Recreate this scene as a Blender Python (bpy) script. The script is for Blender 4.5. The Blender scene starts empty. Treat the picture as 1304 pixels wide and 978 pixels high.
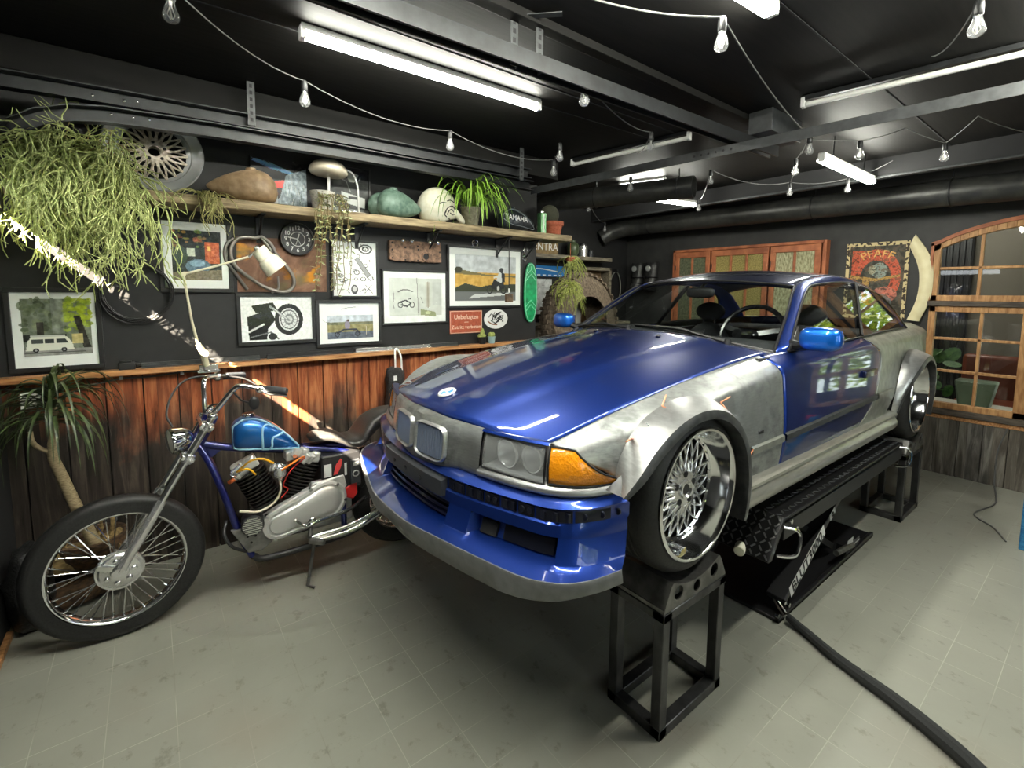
import bpy, bmesh, math, random
import numpy as np
from mathutils import Vector, Matrix, noise as mnoise
SC = bpy.context.scene
COL = SC.collection
PI = math.pi
def V(*a): return Vector(a if len(a) > 1 else a[0])
def lerp(a, b, t): return a + (b - a) * t
def lin(c):
    return tuple((x / 12.92 if x <= .04045 else ((x + .055) / 1.055) ** 2.4) for x in c)
def S(r, g, b): return lin((r / 255., g / 255., b / 255.))
def interp(tab, x):
    """smooth (monotone cubic) interpolation in a table of rows (x, y0, y1...)"""
    n = len(tab)
    if x <= tab[0][0]:
        i = 0
    elif x >= tab[-1][0]:
        i = n - 2
    else:
        i = 0
        while i < n - 2 and x > tab[i + 1][0]: i += 1
    out = []
    h = tab[i + 1][0] - tab[i][0]
    t = min(1., max(0., (x - tab[i][0]) / h))
    for k in range(1, len(tab[0])):
        d = (tab[i + 1][k] - tab[i][k]) / h
        def slope(j):
            if j <= 0: return (tab[1][k] - tab[0][k]) / (tab[1][0] - tab[0][0])
            if j >= n - 1: return (tab[-1][k] - tab[-2][k]) / (tab[-1][0] - tab[-2][0])
            a = (tab[j][k] - tab[j - 1][k]) / (tab[j][0] - tab[j - 1][0])
            b = (tab[j + 1][k] - tab[j][k]) / (tab[j + 1][0] - tab[j][0])
            return 0. if a * b <= 0 else 2 * a * b / (a + b)
        m0, m1 = slope(i), slope(i + 1)
        out.append((2*t**3 - 3*t*t + 1) * tab[i][k] + (t**3 - 2*t*t + t) * h * m0 + (-2*t**3 + 3*t*t) * tab[i+1][k] + (t**3 - t*t) * h * m1)
    return out[0] if len(out) == 1 else out
def catmull(pts, n=6, closed=False):
    P = [Vector(p) for p in pts]; m = len(P); out = []
    rng = m if closed else m - 1
    for i in range(rng):
        p1, p2 = P[i], P[(i + 1) % m]
        p0 = P[(i - 1) % m] if (closed or i > 0) else p1 * 2 - p2
        p3 = P[(i + 2) % m] if (closed or i < m - 2) else p2 * 2 - p1
        for k in range(n):
            t = k / n
            out.append(.5 * ((2 * p1) + (p2 - p0) * t + (2*p0 - 5*p1 + 4*p2 - p3) * t*t + (3*p1 - p0 - 3*p2 + p3) * t**3))
    if not closed: out.append(P[-1])
    return out
def frame_for(d):
    d = Vector(d).normalized()
    a = Vector((0, 0, 1)) if abs(d.z) < .9 else Vector((1, 0, 0))
    x = a.cross(d).normalized()
    return x, d.cross(x).normalized(), d

OFF = {}     # world offset of each object's own frame (parents carry a location only)
class MB:
    def __init__(s): s.v, s.f, s.m, s.mi, s.cols = [], [], [], 0, None
    def add(s, vs, fs, mi=None):
        b = len(s.v); s.v += [tuple(p) for p in vs]
        for f in fs: s.f.append([b + i for i in f]); s.m.append(s.mi if mi is None else mi)
        return s
    def box(s, x0, x1, y0, y1, z0, z1):
        vs = [(x, y, z) for x in (x0, x1) for y in (y0, y1) for z in (z0, z1)]
        return s.add(vs, [(0,1,3,2),(4,6,7,5),(0,4,5,1),(2,3,7,6),(0,2,6,4),(1,5,7,3)])
    def obox(s, c, ax, ay, az):
        c, ax, ay, az = map(Vector, (c, ax, ay, az))
        vs = [c + ax*i + ay*j + az*k for i in (-1,1) for j in (-1,1) for k in (-1,1)]
        return s.add(vs, [(0,1,3,2),(4,6,7,5),(0,4,5,1),(2,3,7,6),(0,2,6,4),(1,5,7,3)])
    def bar(s, p, q, w, h, up=(0, 0, 1)):
        p, q = Vector(p), Vector(q); d = (q - p); L = d.length; d.normalize()
        x = Vector(up).cross(d)
        if x.length < 1e-4: x = Vector((1, 0, 0)).cross(d)
        x.normalize(); y = d.cross(x)
        return s.obox((p + q) / 2, d * L / 2, x * w / 2, y * h / 2)
    def cyl(s, p, q, r, r2=None, n=14, caps=True):
        return s.tube([p, q], [r, r if r2 is None else r2], n, caps=caps)
    def tube(s, pts, r, n=8, closed=False, caps=True):
        P = [Vector(p) for p in pts]; m = len(P)
        R = list(r) if isinstance(r, (list, tuple)) else [r] * m
        x = None; rows = []
        for i in range(m):
            a = P[(i - 1) % m] if (closed or i > 0) else P[i]
            b = P[(i + 1) % m] if (closed or i < m - 1) else P[i]
            d = b - a
            if d.length < 1e-9: d = Vector((0, 0, 1))
            d.normalize()
            if x is None: x = frame_for(d)[0]
            else:
                x = x - d * x.dot(d)
                x = frame_for(d)[0] if x.length < 1e-6 else x.normalized()
            y = d.cross(x)
            rows.append([P[i] + (x * math.cos(2*PI*k/n) + y * math.sin(2*PI*k/n)) * R[i] for k in range(n)])
        s.grid(rows, closev=True, closeu=closed)
        if caps and not closed:
            b = len(s.v) - m * n
            s.f.append([b + k for k in range(n)][::-1]); s.m.append(s.mi)
            b = len(s.v) - n
            s.f.append([b + k for k in range(n)]); s.m.append(s.mi)
        return s
    def grid(s, rows, closeu=False, closev=False, flip=False):
        m, n = len(rows), len(rows[0]); b = len(s.v)
        for r in rows: s.v += [tuple(p) for p in r]
        for i in range(m if closeu else m - 1):
            for j in range(n if closev else n - 1):
                q = [b + i*n + j, b + i*n + (j+1) % n, b + ((i+1) % m)*n + (j+1) % n, b + ((i+1) % m)*n + j]
                s.f.append(q[::-1] if flip else q); s.m.append(s.mi)
        return s
    def lathe(s, prof, o, axis, n=32, closed=False, x=None):
        """prof: (radius, height along axis)"""
        fx, fy, fd = frame_for(axis)
        o = Vector(o)
        rows = [[o + fd * h + (fx * math.cos(2*PI*k/n) + fy * math.sin(2*PI*k/n)) * max(r, 1e-5) for k in range(n)] for r, h in prof]
        return s.grid(rows, closev=True, closeu=closed)
    def prism(s, poly, o, ux, uy, dep):
        o, ux, uy, dep = map(Vector, (o, ux, uy, dep))
        n = len(poly); b = len(s.v)
        for k in (0, 1):
            s.v += [tuple(o + ux * a + uy * c + dep * k) for a, c in poly]
        s.f.append([b + i for i in range(n)][::-1]); s.m.append(s.mi)
        s.f.append([b + n + i for i in range(n)]); s.m.append(s.mi)
        for i in range(n):
            j = (i + 1) % n
            s.f.append([b + i, b + j, b + n + j, b + n + i]); s.m.append(s.mi)
        return s
    def ell(s, c, rx, ry, rz, nu=20, nv=12, M=None, fn=None):
        c = Vector(c); rows = []
        for i in range(nv + 1):
            t = PI * i / nv; row = []
            for k in range(nu):
                a = 2 * PI * k / nu
                p = Vector((rx * math.sin(t) * math.cos(a), ry * math.sin(t) * math.sin(a), -rz * math.cos(t)))
                if fn: p = fn(p)
                if M: p = M @ p
                row.append(c + p)
            rows.append(row)
        return s.grid(rows, closev=True)
    def torus(s, c, axis, R, r, n=32, k=8, a0=0, a1=2*PI, xdir=None):
        x, y, d = frame_for(axis)
        if xdir is not None:
            x = Vector(xdir).normalized(); y = d.cross(x)
        full = abs(a1 - a0 - 2 * PI) < 1e-6
        m = n if full else n + 1
        pts = [Vector(c) + (x * math.cos(a0 + (a1-a0)*i/n) + y * math.sin(a0 + (a1-a0)*i/n)) * R for i in range(m)]
        return s.tube(pts, r, k, closed=full)
    def text(s, txt, o, ux, uy, size, depth=.001, align='CENTER', bend=None, space=1., weight=0.):
        cu = bpy.data.curves.new('t', 'FONT'); cu.body = txt; cu.size = 1; cu.align_x = align; cu.align_y = 'CENTER'
        cu.space_character = space; cu.offset = weight; cu.resolution_u = 3
        ob = bpy.data.objects.new('t', cu); COL.objects.link(ob)
        dg = bpy.context.evaluated_depsgraph_get(); dg.update()
        me = bpy.data.meshes.new_from_object(ob.evaluated_get(dg))
        o, ux, uy = Vector(o), Vector(ux).normalized(), Vector(uy).normalized(); nz = ux.cross(uy)
        vs = []
        for v in me.vertices:
            a, c = v.co.x * size, v.co.y * size
            if bend:
                R = bend; th = a / R; a, c = (R + c) * math.sin(th), (R + c) * math.cos(th) - R
            vs.append(o + ux * a + uy * c + nz * depth)
        s.add(vs, [tuple(p.vertices) for p in me.polygons])
        bpy.data.objects.remove(ob); bpy.data.curves.remove(cu); bpy.data.meshes.remove(me)
        return s
    def build(s, name, mats, parent=None, sharp=35, smooth=True, bevel=0, merge=0, bseg=2, solid=0, sub=0, solid_off=-1):
        off = OFF.get(parent.as_pointer(), Vector((0, 0, 0))) if parent else Vector((0, 0, 0))
        me = bpy.data.meshes.new(name)
        me.from_pydata([tuple(Vector(p) - off) for p in s.v], [], s.f)
        if not isinstance(mats, (list, tuple)): mats = [mats]
        for m in mats: me.materials.append(m)
        me.polygons.foreach_set('material_index', s.m)
        if s.cols is not None:
            at = me.color_attributes.new('col', 'FLOAT_COLOR', 'CORNER')
            arr = np.zeros((len(me.loops), 4), dtype=np.float32); arr[:, 3] = 1
            k = 0
            for p in me.polygons:
                c = s.cols[p.index] if p.index < len(s.cols) else (1, 1, 1)
                arr[k:k + p.loop_total, :3] = c; k += p.loop_total
            at.data.foreach_set('color', arr.ravel())
        me.validate()
        bm = bmesh.new(); bm.from_mesh(me)
        if merge: bmesh.ops.remove_doubles(bm, verts=bm.verts, dist=merge)
        bmesh.ops.recalc_face_normals(bm, faces=bm.faces)
        bm.to_mesh(me); bm.free()
        if smooth:
            me.polygons.foreach_set('use_smooth', [True] * len(me.polygons))
            me.set_sharp_from_angle(angle=math.radians(sharp))
        ob = bpy.data.objects.new(name, me); COL.objects.link(ob)
        if parent: ob.parent = parent
        OFF[ob.as_pointer()] = off
        if bevel:
            b = ob.modifiers.new('b', 'BEVEL'); b.width = bevel; b.segments = bseg; b.limit_method = 'ANGLE'; b.angle_limit = math.radians(40)
        if solid:
            b = ob.modifiers.new('s', 'SOLIDIFY'); b.thickness = solid; b.offset = solid_off
        if sub:
            b = ob.modifiers.new('u', 'SUBSURF'); b.levels = sub; b.render_levels = sub
        return ob

def tag(o, label=None, cat=None, group=None, kind=None):
    if label: o['label'] = label
    if cat: o['category'] = cat
    if group: o['group'] = group
    if kind: o['kind'] = kind
    return o
def thing(name, label, cat, loc, group=None):
    o = bpy.data.objects.new(name, None); COL.objects.link(o); o.location = loc
    o.empty_display_size = .05
    OFF[o.as_pointer()] = Vector(loc)
    return tag(o, label, cat, group)
def struct(mb, name, mat, **k):
    o = mb.build(name, mat, **k); o['kind'] = 'structure'; return o
def copy_tree(root, loc, label=None, group=None):
    r = root.copy(); COL.objects.link(r); r.location = loc
    if label: r['label'] = label
    if group: r['group'] = group
    for ch in root.children:
        c = ch.copy(); COL.objects.link(c); c.parent = r
        for g in ch.children:
            d = g.copy(); COL.objects.link(d); d.parent = c
    return r

# ---------------------------------------------------------------- materials
def nodes(name):
    m = bpy.data.materials.new(name); m.use_nodes = True
    nt = m.node_tree; b = nt.nodes['Principled BSDF']
    return m, nt, b
def setp(b, **k):
    names = dict(color='Base Color', rough='Roughness', metal='Metallic', coat='Coat Weight', coatr='Coat Roughness', ior='IOR',
                 trans='Transmission Weight', emis='Emission Color', emstr='Emission Strength', spec='Specular IOR Level', sheen='Sheen Weight', alpha='Alpha', sss='Subsurface Weight')
    for a, v in k.items():
        if v is None: continue
        if a in ('color', 'emis') and len(v) == 3: v = (*v, 1)
        b.inputs[names[a]].default_value = v
def M(name, color, rough=.5, metal=0., **k):
    m, nt, b = nodes(name); setp(b, color=color, rough=rough, metal=metal, **k); return m
def tex(nt, typ, coord='Object', scale=(1, 1, 1), rot=(0, 0, 0), **k):
    tc = nt.nodes.new('ShaderNodeTexCoord'); mp = nt.nodes.new('ShaderNodeMapping')
    mp.inputs['Scale'].default_value = scale; mp.inputs['Rotation'].default_value = rot
    nt.links.new(tc.outputs[coord], mp.inputs[0])
    t = nt.nodes.new(typ); nt.links.new(mp.outputs[0], t.inputs['Vector'])
    for a, v in k.items(): t.inputs[a].default_value = v
    return t
def ramp(nt, sock, stops):
    r = nt.nodes.new('ShaderNodeValToRGB'); nt.links.new(sock, r.inputs[0])
    e = r.color_ramp.elements
    while len(e) < len(stops): e.new(.5)
    for i, (p, c) in enumerate(stops):
        e[i].position = p; e[i].color = (*c, 1) if len(c) == 3 else c
    return r.outputs[0]
def mixc(nt, f, a, b, typ='MIX'):
    n = nt.nodes.new('ShaderNodeMix'); n.data_type = 'RGBA'; n.blend_type = typ
    for i, v in ((0, f), (6, a), (7, b)):
        if hasattr(v, 'links') or hasattr(v, 'is_output'): nt.links.new(v, n.inputs[i])
        else: n.inputs[i].default_value = v if i == 0 else (*v, 1)
    return n.outputs[2]
def bump(nt, b, sock, strength=.3, dist=.01):
    n = nt.nodes.new('ShaderNodeBump'); n.inputs['Strength'].default_value = strength; n.inputs['Distance'].default_value = dist
    nt.links.new(sock, n.inputs['Height']); nt.links.new(n.outputs[0], b.inputs['Normal'])
def MN(name, c1, c2, rough=.5, metal=0., scale=(5, 5, 5), detail=6., lo=.35, hi=.65, r2=None, bmp=0, bdist=.01, ntype='ShaderNodeTexNoise', rot=(0, 0, 0), **k):
    """two-colour noise material"""
    m, nt, b = nodes(name); setp(b, rough=rough, metal=metal, **k)
    t = tex(nt, ntype, scale=scale, rot=rot)
    if 'Detail' in t.inputs: t.inputs['Detail'].default_value = detail
    o = t.outputs[0]
    nt.links.new(ramp(nt, o, [(lo, c1), (hi, c2)]), b.inputs['Base Color'])
    if r2 is not None:
        nt.links.new(ramp(nt, o, [(lo, (rough,) * 3), (hi, (r2,) * 3)]), b.inputs['Roughness'])
    if bmp: bump(nt, b, o, bmp, bdist)
    return m
def glass(name, tint=(1, 1, 1), refl=1., rough=.02):
    m, nt, b = nodes(name); nt.nodes.remove(b)
    out = nt.nodes['Material Output']
    tr = nt.nodes.new('ShaderNodeBsdfTransparent'); tr.inputs[0].default_value = (*tint, 1)
    gl = nt.nodes.new('ShaderNodeBsdfGlossy'); gl.inputs['Roughness'].default_value = rough
    lw = nt.nodes.new('ShaderNodeLayerWeight'); lw.inputs[0].default_value = .5
    pw = nt.nodes.new('ShaderNodeMath'); pw.operation = 'POWER'; pw.inputs[1].default_value = 4.5; nt.links.new(lw.outputs['Facing'], pw.inputs[0])
    mm = nt.nodes.new('ShaderNodeMath'); mm.operation = 'MULTIPLY_ADD'; mm.use_clamp = True
    mm.inputs[1].default_value = .92 * min(1, refl); mm.inputs[2].default_value = .055 * refl
    nt.links.new(pw.outputs[0], mm.inputs[0])
    mx = nt.nodes.new('ShaderNodeMixShader')
    nt.links.new(mm.outputs[0], mx.inputs[0]); nt.links.new(tr.outputs[0], mx.inputs[1]); nt.links.new(gl.outputs[0], mx.inputs[2])
    nt.links.new(mx.outputs[0], out.inputs[0])
    return m
def emit(name, c, s):
    m, nt, b = nodes(name); setp(b, color=(.8, .8, .8), emis=c, emstr=s); return m
def vcol(name, rough=.4, spec=.3):
    m, nt, b = nodes(name); setp(b, rough=rough, spec=spec)
    a = nt.nodes.new('ShaderNodeVertexColor'); a.layer_name = 'col'
    nt.links.new(a.outputs[0], b.inputs['Base Color'])
    return m

# ---------------------------------------------------------------- canvas for framed prints and signs
class Canvas:
    def __init__(s, w, h, bg): s.w, s.h = w, h; s.a = np.zeros((h, w, 3)); s.a[:] = np.array(bg) / 255.; s.X, s.Y = np.meshgrid((np.arange(w) + .5) / w, (np.arange(h) + .5) / h)
    def put(s, mask, c, al=1.): s.a[mask] = s.a[mask] * (1 - al) + np.array(c) / 255. * al
    def rect(s, x0, y0, x1, y1, c, al=1.): s.put((s.X >= x0) & (s.X < x1) & (s.Y >= y0) & (s.Y < y1), c, al)
    def ell(s, x, y, rx, ry, c, al=1., ring=0):
        d = ((s.X - x) / rx) ** 2 + ((s.Y - y) / ry) ** 2
        m = d < 1
        if ring: m &= d > (1 - ring) ** 2
        s.put(m, c, al)
    def poly(s, pts, c, al=1.):
        m = np.zeros(s.X.shape, bool); n = len(pts)
        for i in range(n):
            x1, y1 = pts[i]; x2, y2 = pts[(i + 1) % n]
            if y1 == y2: continue
            cond = ((y1 > s.Y) != (y2 > s.Y)) & (s.X < (x2 - x1) * (s.Y - y1) / (y2 - y1) + x1)
            m ^= cond
        s.put(m, c, al)
    def line(s, pts, wd, c, al=1.):
        asp = s.h / s.w
        for (x1, y1), (x2, y2) in zip(pts[:-1], pts[1:]):
            dx, dy = x2 - x1, (y2 - y1) * asp; L = dx*dx + dy*dy + 1e-12
            t = np.clip(((s.X - x1) * dx + (s.Y - y1) * asp * dy) / L, 0, 1)
            d = np.hypot(s.X - x1 - t * dx, (s.Y - y1) * asp - t * dy)
            s.put(d < wd / 2, c, al)
    def noise(s, sc, amp, seed=0, mask=None, tint=(1, 1, 1)):
        f = np.zeros(s.X.shape)
        for j in range(s.h):
            for i in range(s.w):
                f[j, i] = mnoise.fractal(Vector((i * sc, j * sc, seed * 7.3)), 1., 2., 4)
        f = f * amp / 255.
        if mask is None: mask = np.ones(f.shape, bool)
        for k in range(3): s.a[..., k][mask] += f[mask] * tint[k]
        return f * 255.
    def mesh(s, mb, o, ux, uy, mi=None):
        """o = top-left corner, ux = full width vector, uy = full height vector (down)"""
        o, ux, uy = Vector(o), Vector(ux), Vector(uy)
        rows = [[o + ux * (i / s.w) + uy * (j / s.h) for i in range(s.w + 1)] for j in range(s.h + 1)]
        if mb.cols is None: mb.cols = [(1, 1, 1)] * len(mb.f)
        if mi is not None: mb.mi = mi
        mb.grid(rows)
        a = np.clip(s.a, 0, 1); a = np.where(a <= .04045, a / 12.92, ((a + .055) / 1.055) ** 2.4)
        mb.cols += [tuple(c) for c in a.reshape(-1, 3)]
        mb.mi = 0
MAT = {}
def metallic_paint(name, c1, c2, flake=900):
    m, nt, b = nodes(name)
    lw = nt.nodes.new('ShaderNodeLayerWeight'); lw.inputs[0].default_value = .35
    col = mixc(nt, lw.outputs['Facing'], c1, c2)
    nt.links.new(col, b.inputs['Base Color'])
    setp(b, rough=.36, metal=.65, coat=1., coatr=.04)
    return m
def bare_metal(name, base=(.50, .52, .50), rough=.34, grime=.5, scale=4., streak=(1, 1, 1), seed=0.):
    m, nt, b = nodes(name); setp(b, metal=.85)
    t = tex(nt, 'ShaderNodeTexNoise', scale=tuple(scale * s for s in streak), Scale=1.6, Detail=9., Roughness=.62, Distortion=.4)
    t2 = tex(nt, 'ShaderNodeTexNoise', scale=(14, 14, 90), Scale=2., Detail=5.)
    c = ramp(nt, t.outputs[0], [(.32, tuple(x * (1 - grime) for x in base)), (.5, tuple(x * .86 for x in base)), (.68, base)])
    c = mixc(nt, .35, c, ramp(nt, t2.outputs[0], [(.3, (.25, .25, .24)), (.7, (.9, .9, .88))]), 'MULTIPLY')
    nt.links.new(c, b.inputs['Base Color'])
    nt.links.new(ramp(nt, t.outputs[0], [(.35, (rough + .2,) * 3), (.65, (rough,) * 3)]), b.inputs['Roughness'])
    bump(nt, b, t2.outputs[0], .06, .004)
    return m
def planks(name, cols, width, axis=0, rough=.75, knots=True, grey=.0, low=None):
    """vertical boards: colour per board from its position along `axis`, grain, worn patches, `low` brings in the second colours towards the foot and left end"""
    m, nt, b = nodes(name); setp(b, rough=rough, spec=.25)
    tc = nt.nodes.new('ShaderNodeTexCoord')
    sx = nt.nodes.new('ShaderNodeSeparateXYZ'); nt.links.new(tc.outputs['Object'], sx.inputs[0])
    mt = nt.nodes.new('ShaderNodeMath'); mt.operation = 'DIVIDE'; nt.links.new(sx.outputs[axis], mt.inputs[0]); mt.inputs[1].default_value = width
    fl = nt.nodes.new('ShaderNodeMath'); fl.operation = 'FLOOR'; nt.links.new(mt.outputs[0], fl.inputs[0])
    wn = nt.nodes.new('ShaderNodeTexWhiteNoise'); wn.noise_dimensions = '1D'; nt.links.new(fl.outputs[0], wn.inputs['W'])
    ofs = nt.nodes.new('ShaderNodeVectorMath'); ofs.operation = 'MULTIPLY_ADD'
    ofs.inputs[1].default_value = (17, 17, 1.5) ; nt.links.new(tc.outputs['Object'], ofs.inputs[0])
    cmb = nt.nodes.new('ShaderNodeCombineXYZ'); nt.links.new(wn.outputs['Value'], cmb.inputs[2])
    mul = nt.nodes.new('ShaderNodeVectorMath'); mul.operation = 'SCALE'; mul.inputs[3].default_value = 40; nt.links.new(cmb.outputs[0], mul.inputs[0]); nt.links.new(mul.outputs[0], ofs.inputs[2])
    gr = nt.nodes.new('ShaderNodeTexNoise'); gr.inputs['Scale'].default_value = 1.3; gr.inputs['Detail'].default_value = 8; gr.inputs['Roughness'].default_value = .62; gr.inputs['Distortion'].default_value = .7
    nt.links.new(ofs.outputs[0], gr.inputs['Vector'])
    big = tex(nt, 'ShaderNodeTexNoise', scale=(2.2, 2.2, 1.3), Scale=1.5, Detail=6., Roughness=.6)
    c = ramp(nt, gr.outputs[0], [(.30, cols[0]), (.48, cols[1]), (.66, cols[2])])
    c2 = ramp(nt, gr.outputs[0], [(.30, cols[3]), (.5, cols[4]), (.7, cols[5])])
    st = nt.nodes.new('ShaderNodeMath'); st.operation = 'MULTIPLY_ADD'; st.inputs[1].default_value = .55
    nt.links.new(wn.outputs['Value'], st.inputs[0])
    if low:
        # darker grey towards the foot and left end of the boards, with an irregular edge
        zr = nt.nodes.new('ShaderNodeMapRange'); zr.inputs[1].default_value = low[0]; zr.inputs[2].default_value = low[1]; zr.inputs[3].default_value = .62; zr.inputs[4].default_value = -.30
        nt.links.new(sx.outputs[2], zr.inputs[0])
        xr = nt.nodes.new('ShaderNodeMapRange'); xr.inputs[1].default_value = low[2]; xr.inputs[2].default_value = low[3]; xr.inputs[3].default_value = .28; xr.inputs[4].default_value = -.1
        nt.links.new(sx.outputs[0], xr.inputs[0])
        ad = nt.nodes.new('ShaderNodeMath'); nt.links.new(zr.outputs[0], ad.inputs[0]); nt.links.new(xr.outputs[0], ad.inputs[1])
        ad2 = nt.nodes.new('ShaderNodeMath'); nt.links.new(ad.outputs[0], ad2.inputs[0]); nt.links.new(big.outputs[0], ad2.inputs[1])
        ad3 = nt.nodes.new('ShaderNodeMath'); ad3.operation = 'MULTIPLY_ADD'; nt.links.new(wn.outputs['Value'], ad3.inputs[0]); ad3.inputs[1].default_value = .34; nt.links.new(ad2.outputs[0], ad3.inputs[2])
        f = ramp(nt, ad3.outputs[0], [(.58, (0, 0, 0)), (.86, (1, 1, 1))])
    else:
        nt.links.new(big.outputs[0], st.inputs[2]); f = ramp(nt, st.outputs[0], [(.45, (0, 0, 0)), (.85, (1, 1, 1))])
    nt.links.new(mixc(nt, f, c, c2), b.inputs['Base Color'])
    bump(nt, b, gr.outputs[0], .35, .006)
    return m
def mk():
    m = MAT
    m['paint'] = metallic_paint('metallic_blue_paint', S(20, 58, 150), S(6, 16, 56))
    m['mirror_paint'] = metallic_paint('bright_blue_paint', S(14, 110, 220), S(8, 60, 160))
    m['darkpaint'] = metallic_paint('dark_blue_paint', S(30, 38, 74), S(18, 24, 52))
    m['bare'] = bare_metal('sanded_bare_steel', (.52, .54, .53), .34, .58, 5.)
    m['bare2'] = bare_metal('brushed_bare_steel', (.70, .71, .71), .27, .25, 3., (1, 1, .3))
    m['primer'] = MN('grey_green_primer_steel', S(138, 140, 131), S(164, 166, 156), .38, .6, (4, 4, 4), r2=.34)
    m['skirt'] = MN('brushed_aluminium_skirt', S(166, 164, 154), S(188, 186, 176), .36, .6, (1.5, 9, 9), r2=.3)
    m['splitter'] = MN('dull_grey_metal', S(112, 113, 114), S(126, 127, 128), .45, .3, (5, 5, 5), r2=.40)
    m['haze'] = None
    m['chrome'] = M('chrome', (.90, .91, .92), .10, 1.)
    m['chromeB'] = M('polished_metal', (.74, .74, .73), .22, .8)
    m['alu'] = M('cast_aluminium', (.60, .60, .58), .40, .55)
    m['rubber'] = MN('tyre_rubber', (.008, .008, .008), (.016, .0155, .015), .6, 0, (25, 25, 25), r2=.5)
    m['black'] = M('black_plastic', (.012, .012, .013), .45)
    m['blackgloss'] = M('gloss_black', (.008, .008, .009), .16)
    m['blackmat'] = M('matt_black', (.01, .01, .011), .8)
    m['bumperblack'] = M('worn_black_plastic', S(52, 54, 58), .42)
    m['chip'] = M('navy_plastic_pocket', S(20, 23, 38), .32, .2)
    m['interior'] = M('dark_interior', (.03, .031, .034), .65)
    m['seat'] = MN('charcoal_seat_cloth', (.035, .036, .04), (.06, .061, .066), .85, 0, (60, 60, 60))
    m['glass'] = glass('clear_glass', (.90, .93, .92), .9)
    m['carglass'] = glass('car_glass', (.86, .90, .89), 1.)
    m['winglass'] = glass('window_glass', (.95, .97, .96), 1.4)
    m['picglass'] = glass('picture_glass', (.97, .98, .97), .35)
    m['lens'] = glass('lamp_glass', (.93, .95, .95), 1.2)
    m['amber'] = MN('amber_lens', S(226, 96, 2), S(255, 158, 20), .16, 0., (1, 1, 1), lo=.0, hi=.55, bmp=.5, bdist=.004, ntype='ShaderNodeTexVoronoi', coat=1., coatr=.05)
    for n_ in m['amber'].node_tree.nodes:
        if n_.type == 'TEX_VORONOI': n_.inputs['Scale'].default_value = 70
    m['lamp_inner'] = M('grey_lamp_inner', S(150, 154, 156), .35, .2)
    m['reflector'] = M('lamp_reflector', (.82, .84, .85), .25, .7)
    m['grille'] = M('grey_grille_slats', S(130, 142, 164), .35, .4)
    m['rimgrey'] = MN('dark_grey_flange', S(70, 71, 72), S(94, 95, 95), .42, .5, (5, 5, 5))
    m['copper'] = M('orange_marker', S(226, 150, 112), .5, .2)
    m['white'] = M('white', (.78, .78, .76), .5)
    m['cream'] = MN('cream_enamel', S(226, 222, 196), S(240, 238, 218), .3, 0, (6, 6, 6))
    m['steel_dark'] = MN('welded_mild_steel', (.06, .06, .062), (.10, .10, .10), .42, .8, (4, 4, 2), r2=.34)
    m['steel_mid'] = MN('raw_sheet_steel', (.14, .138, .13), (.24, .236, .225), .42, .8, (4, 4, 4), r2=.34, lo=.38, hi=.62)
    m['liftblack'] = M('black_powder_coat', (.010, .010, .011), .38)
    m['grey_bar'] = MN('grey_painted_steel', S(50, 52, 53), S(66, 68, 69), .5, .2, (5, 5, 5))
    m['rail'] = MN('black_steel_rail', S(22, 23, 24), S(36, 38, 40), .42, .3, (4, 4, 4))
    m['wallblack'] = MN('black_wall_paint', S(18, 18, 19), S(25, 25, 26), .6, 0, (2.5, 2.5, 2.5), bmp=.06, bdist=.004)
    m['wallgrey'] = MN('charcoal_wall_paint', S(42, 42, 42), S(50, 50, 49), .62, 0, (2, 2, 2), bmp=.06, bdist=.004)
    m['ceil'] = MN('black_ceiling_boards', S(17, 17, 16), S(24, 23, 22), .62, 0, (.8, 9, 3), bmp=.14, bdist=.006)
    setp(m['ceil'].node_tree.nodes['Principled BSDF'], spec=.12)
    m['ledge'] = MN('oiled_pine_ledge', S(150, 98, 56), S(200, 150, 100), .5, 0, (1.5, 14, 14))
    m['shelf'] = MN('weathered_plank', S(122, 106, 80), S(186, 166, 130), .7, 0, (1.6, 16, 12), bmp=.3, bdist=.004)
    m['shelfgrey'] = MN('grey_weathered_plank', S(86, 80, 68), S(140, 132, 114), .75, 0, (1.6, 16, 12), bmp=.3, bdist=.004)
    m['wood_red'] = planks('old_red_boards', [S(62, 32, 20), S(140, 74, 44), S(190, 122, 80), S(26, 23, 21), S(54, 47, 42), S(92, 82, 73)], .16, 0, .62, low=(.30, 1.10, -.6, 1.2))
    m['wood_grey'] = planks('old_grey_boards', [S(40, 38, 36), S(78, 75, 71), S(128, 124, 118), S(58, 53, 48), S(98, 92, 84), S(142, 137, 129)], .15, 1, .8)
    m['pine'] = MN('pine_window_frame', S(150, 104, 62), S(196, 150, 100), .55, 0, (9, 9, 1.5))
    m['pineh'] = MN('pine_rail', S(150, 108, 64), S(204, 162, 112), .55, 0, (9, 1.5, 9))
    m['redpine'] = MN('red_brown_pine', S(134, 74, 46), S(178, 108, 70), .6, 0, (9, 2, 2))
    m['trimgrey'] = MN('dark_weathered_trim', S(58, 50, 44), S(92, 82, 72), .7, 0, (9, 2, 9))
    m['terracotta'] = MN('terracotta', S(168, 84, 56), S(198, 112, 80), .75, 0, (10, 10, 10))
    m['bulb'] = None
    m['filament'] = M('filament_support', (.75, .73, .68), .3, .6)
    m['wire'] = M('string_light_wire', (.10, .10, .10), .5)
    m['wirew'] = M('pale_wire', (.10, .10, .095), .5)
    m['tubelit'] = emit('lit_fluorescent_tube', (1., 1., .88), 44.)
    m['tubeoff'] = M('unlit_tube_glass', (.80, .80, .76), .3)
    m['fixture'] = M('white_fixture', (.62, .62, .60), .4)
    m['duct'] = MN('dark_grey_duct', S(48, 49, 48), S(64, 64, 61), .40, .3, (3, 3, 3), lo=.40, hi=.66)
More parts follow.
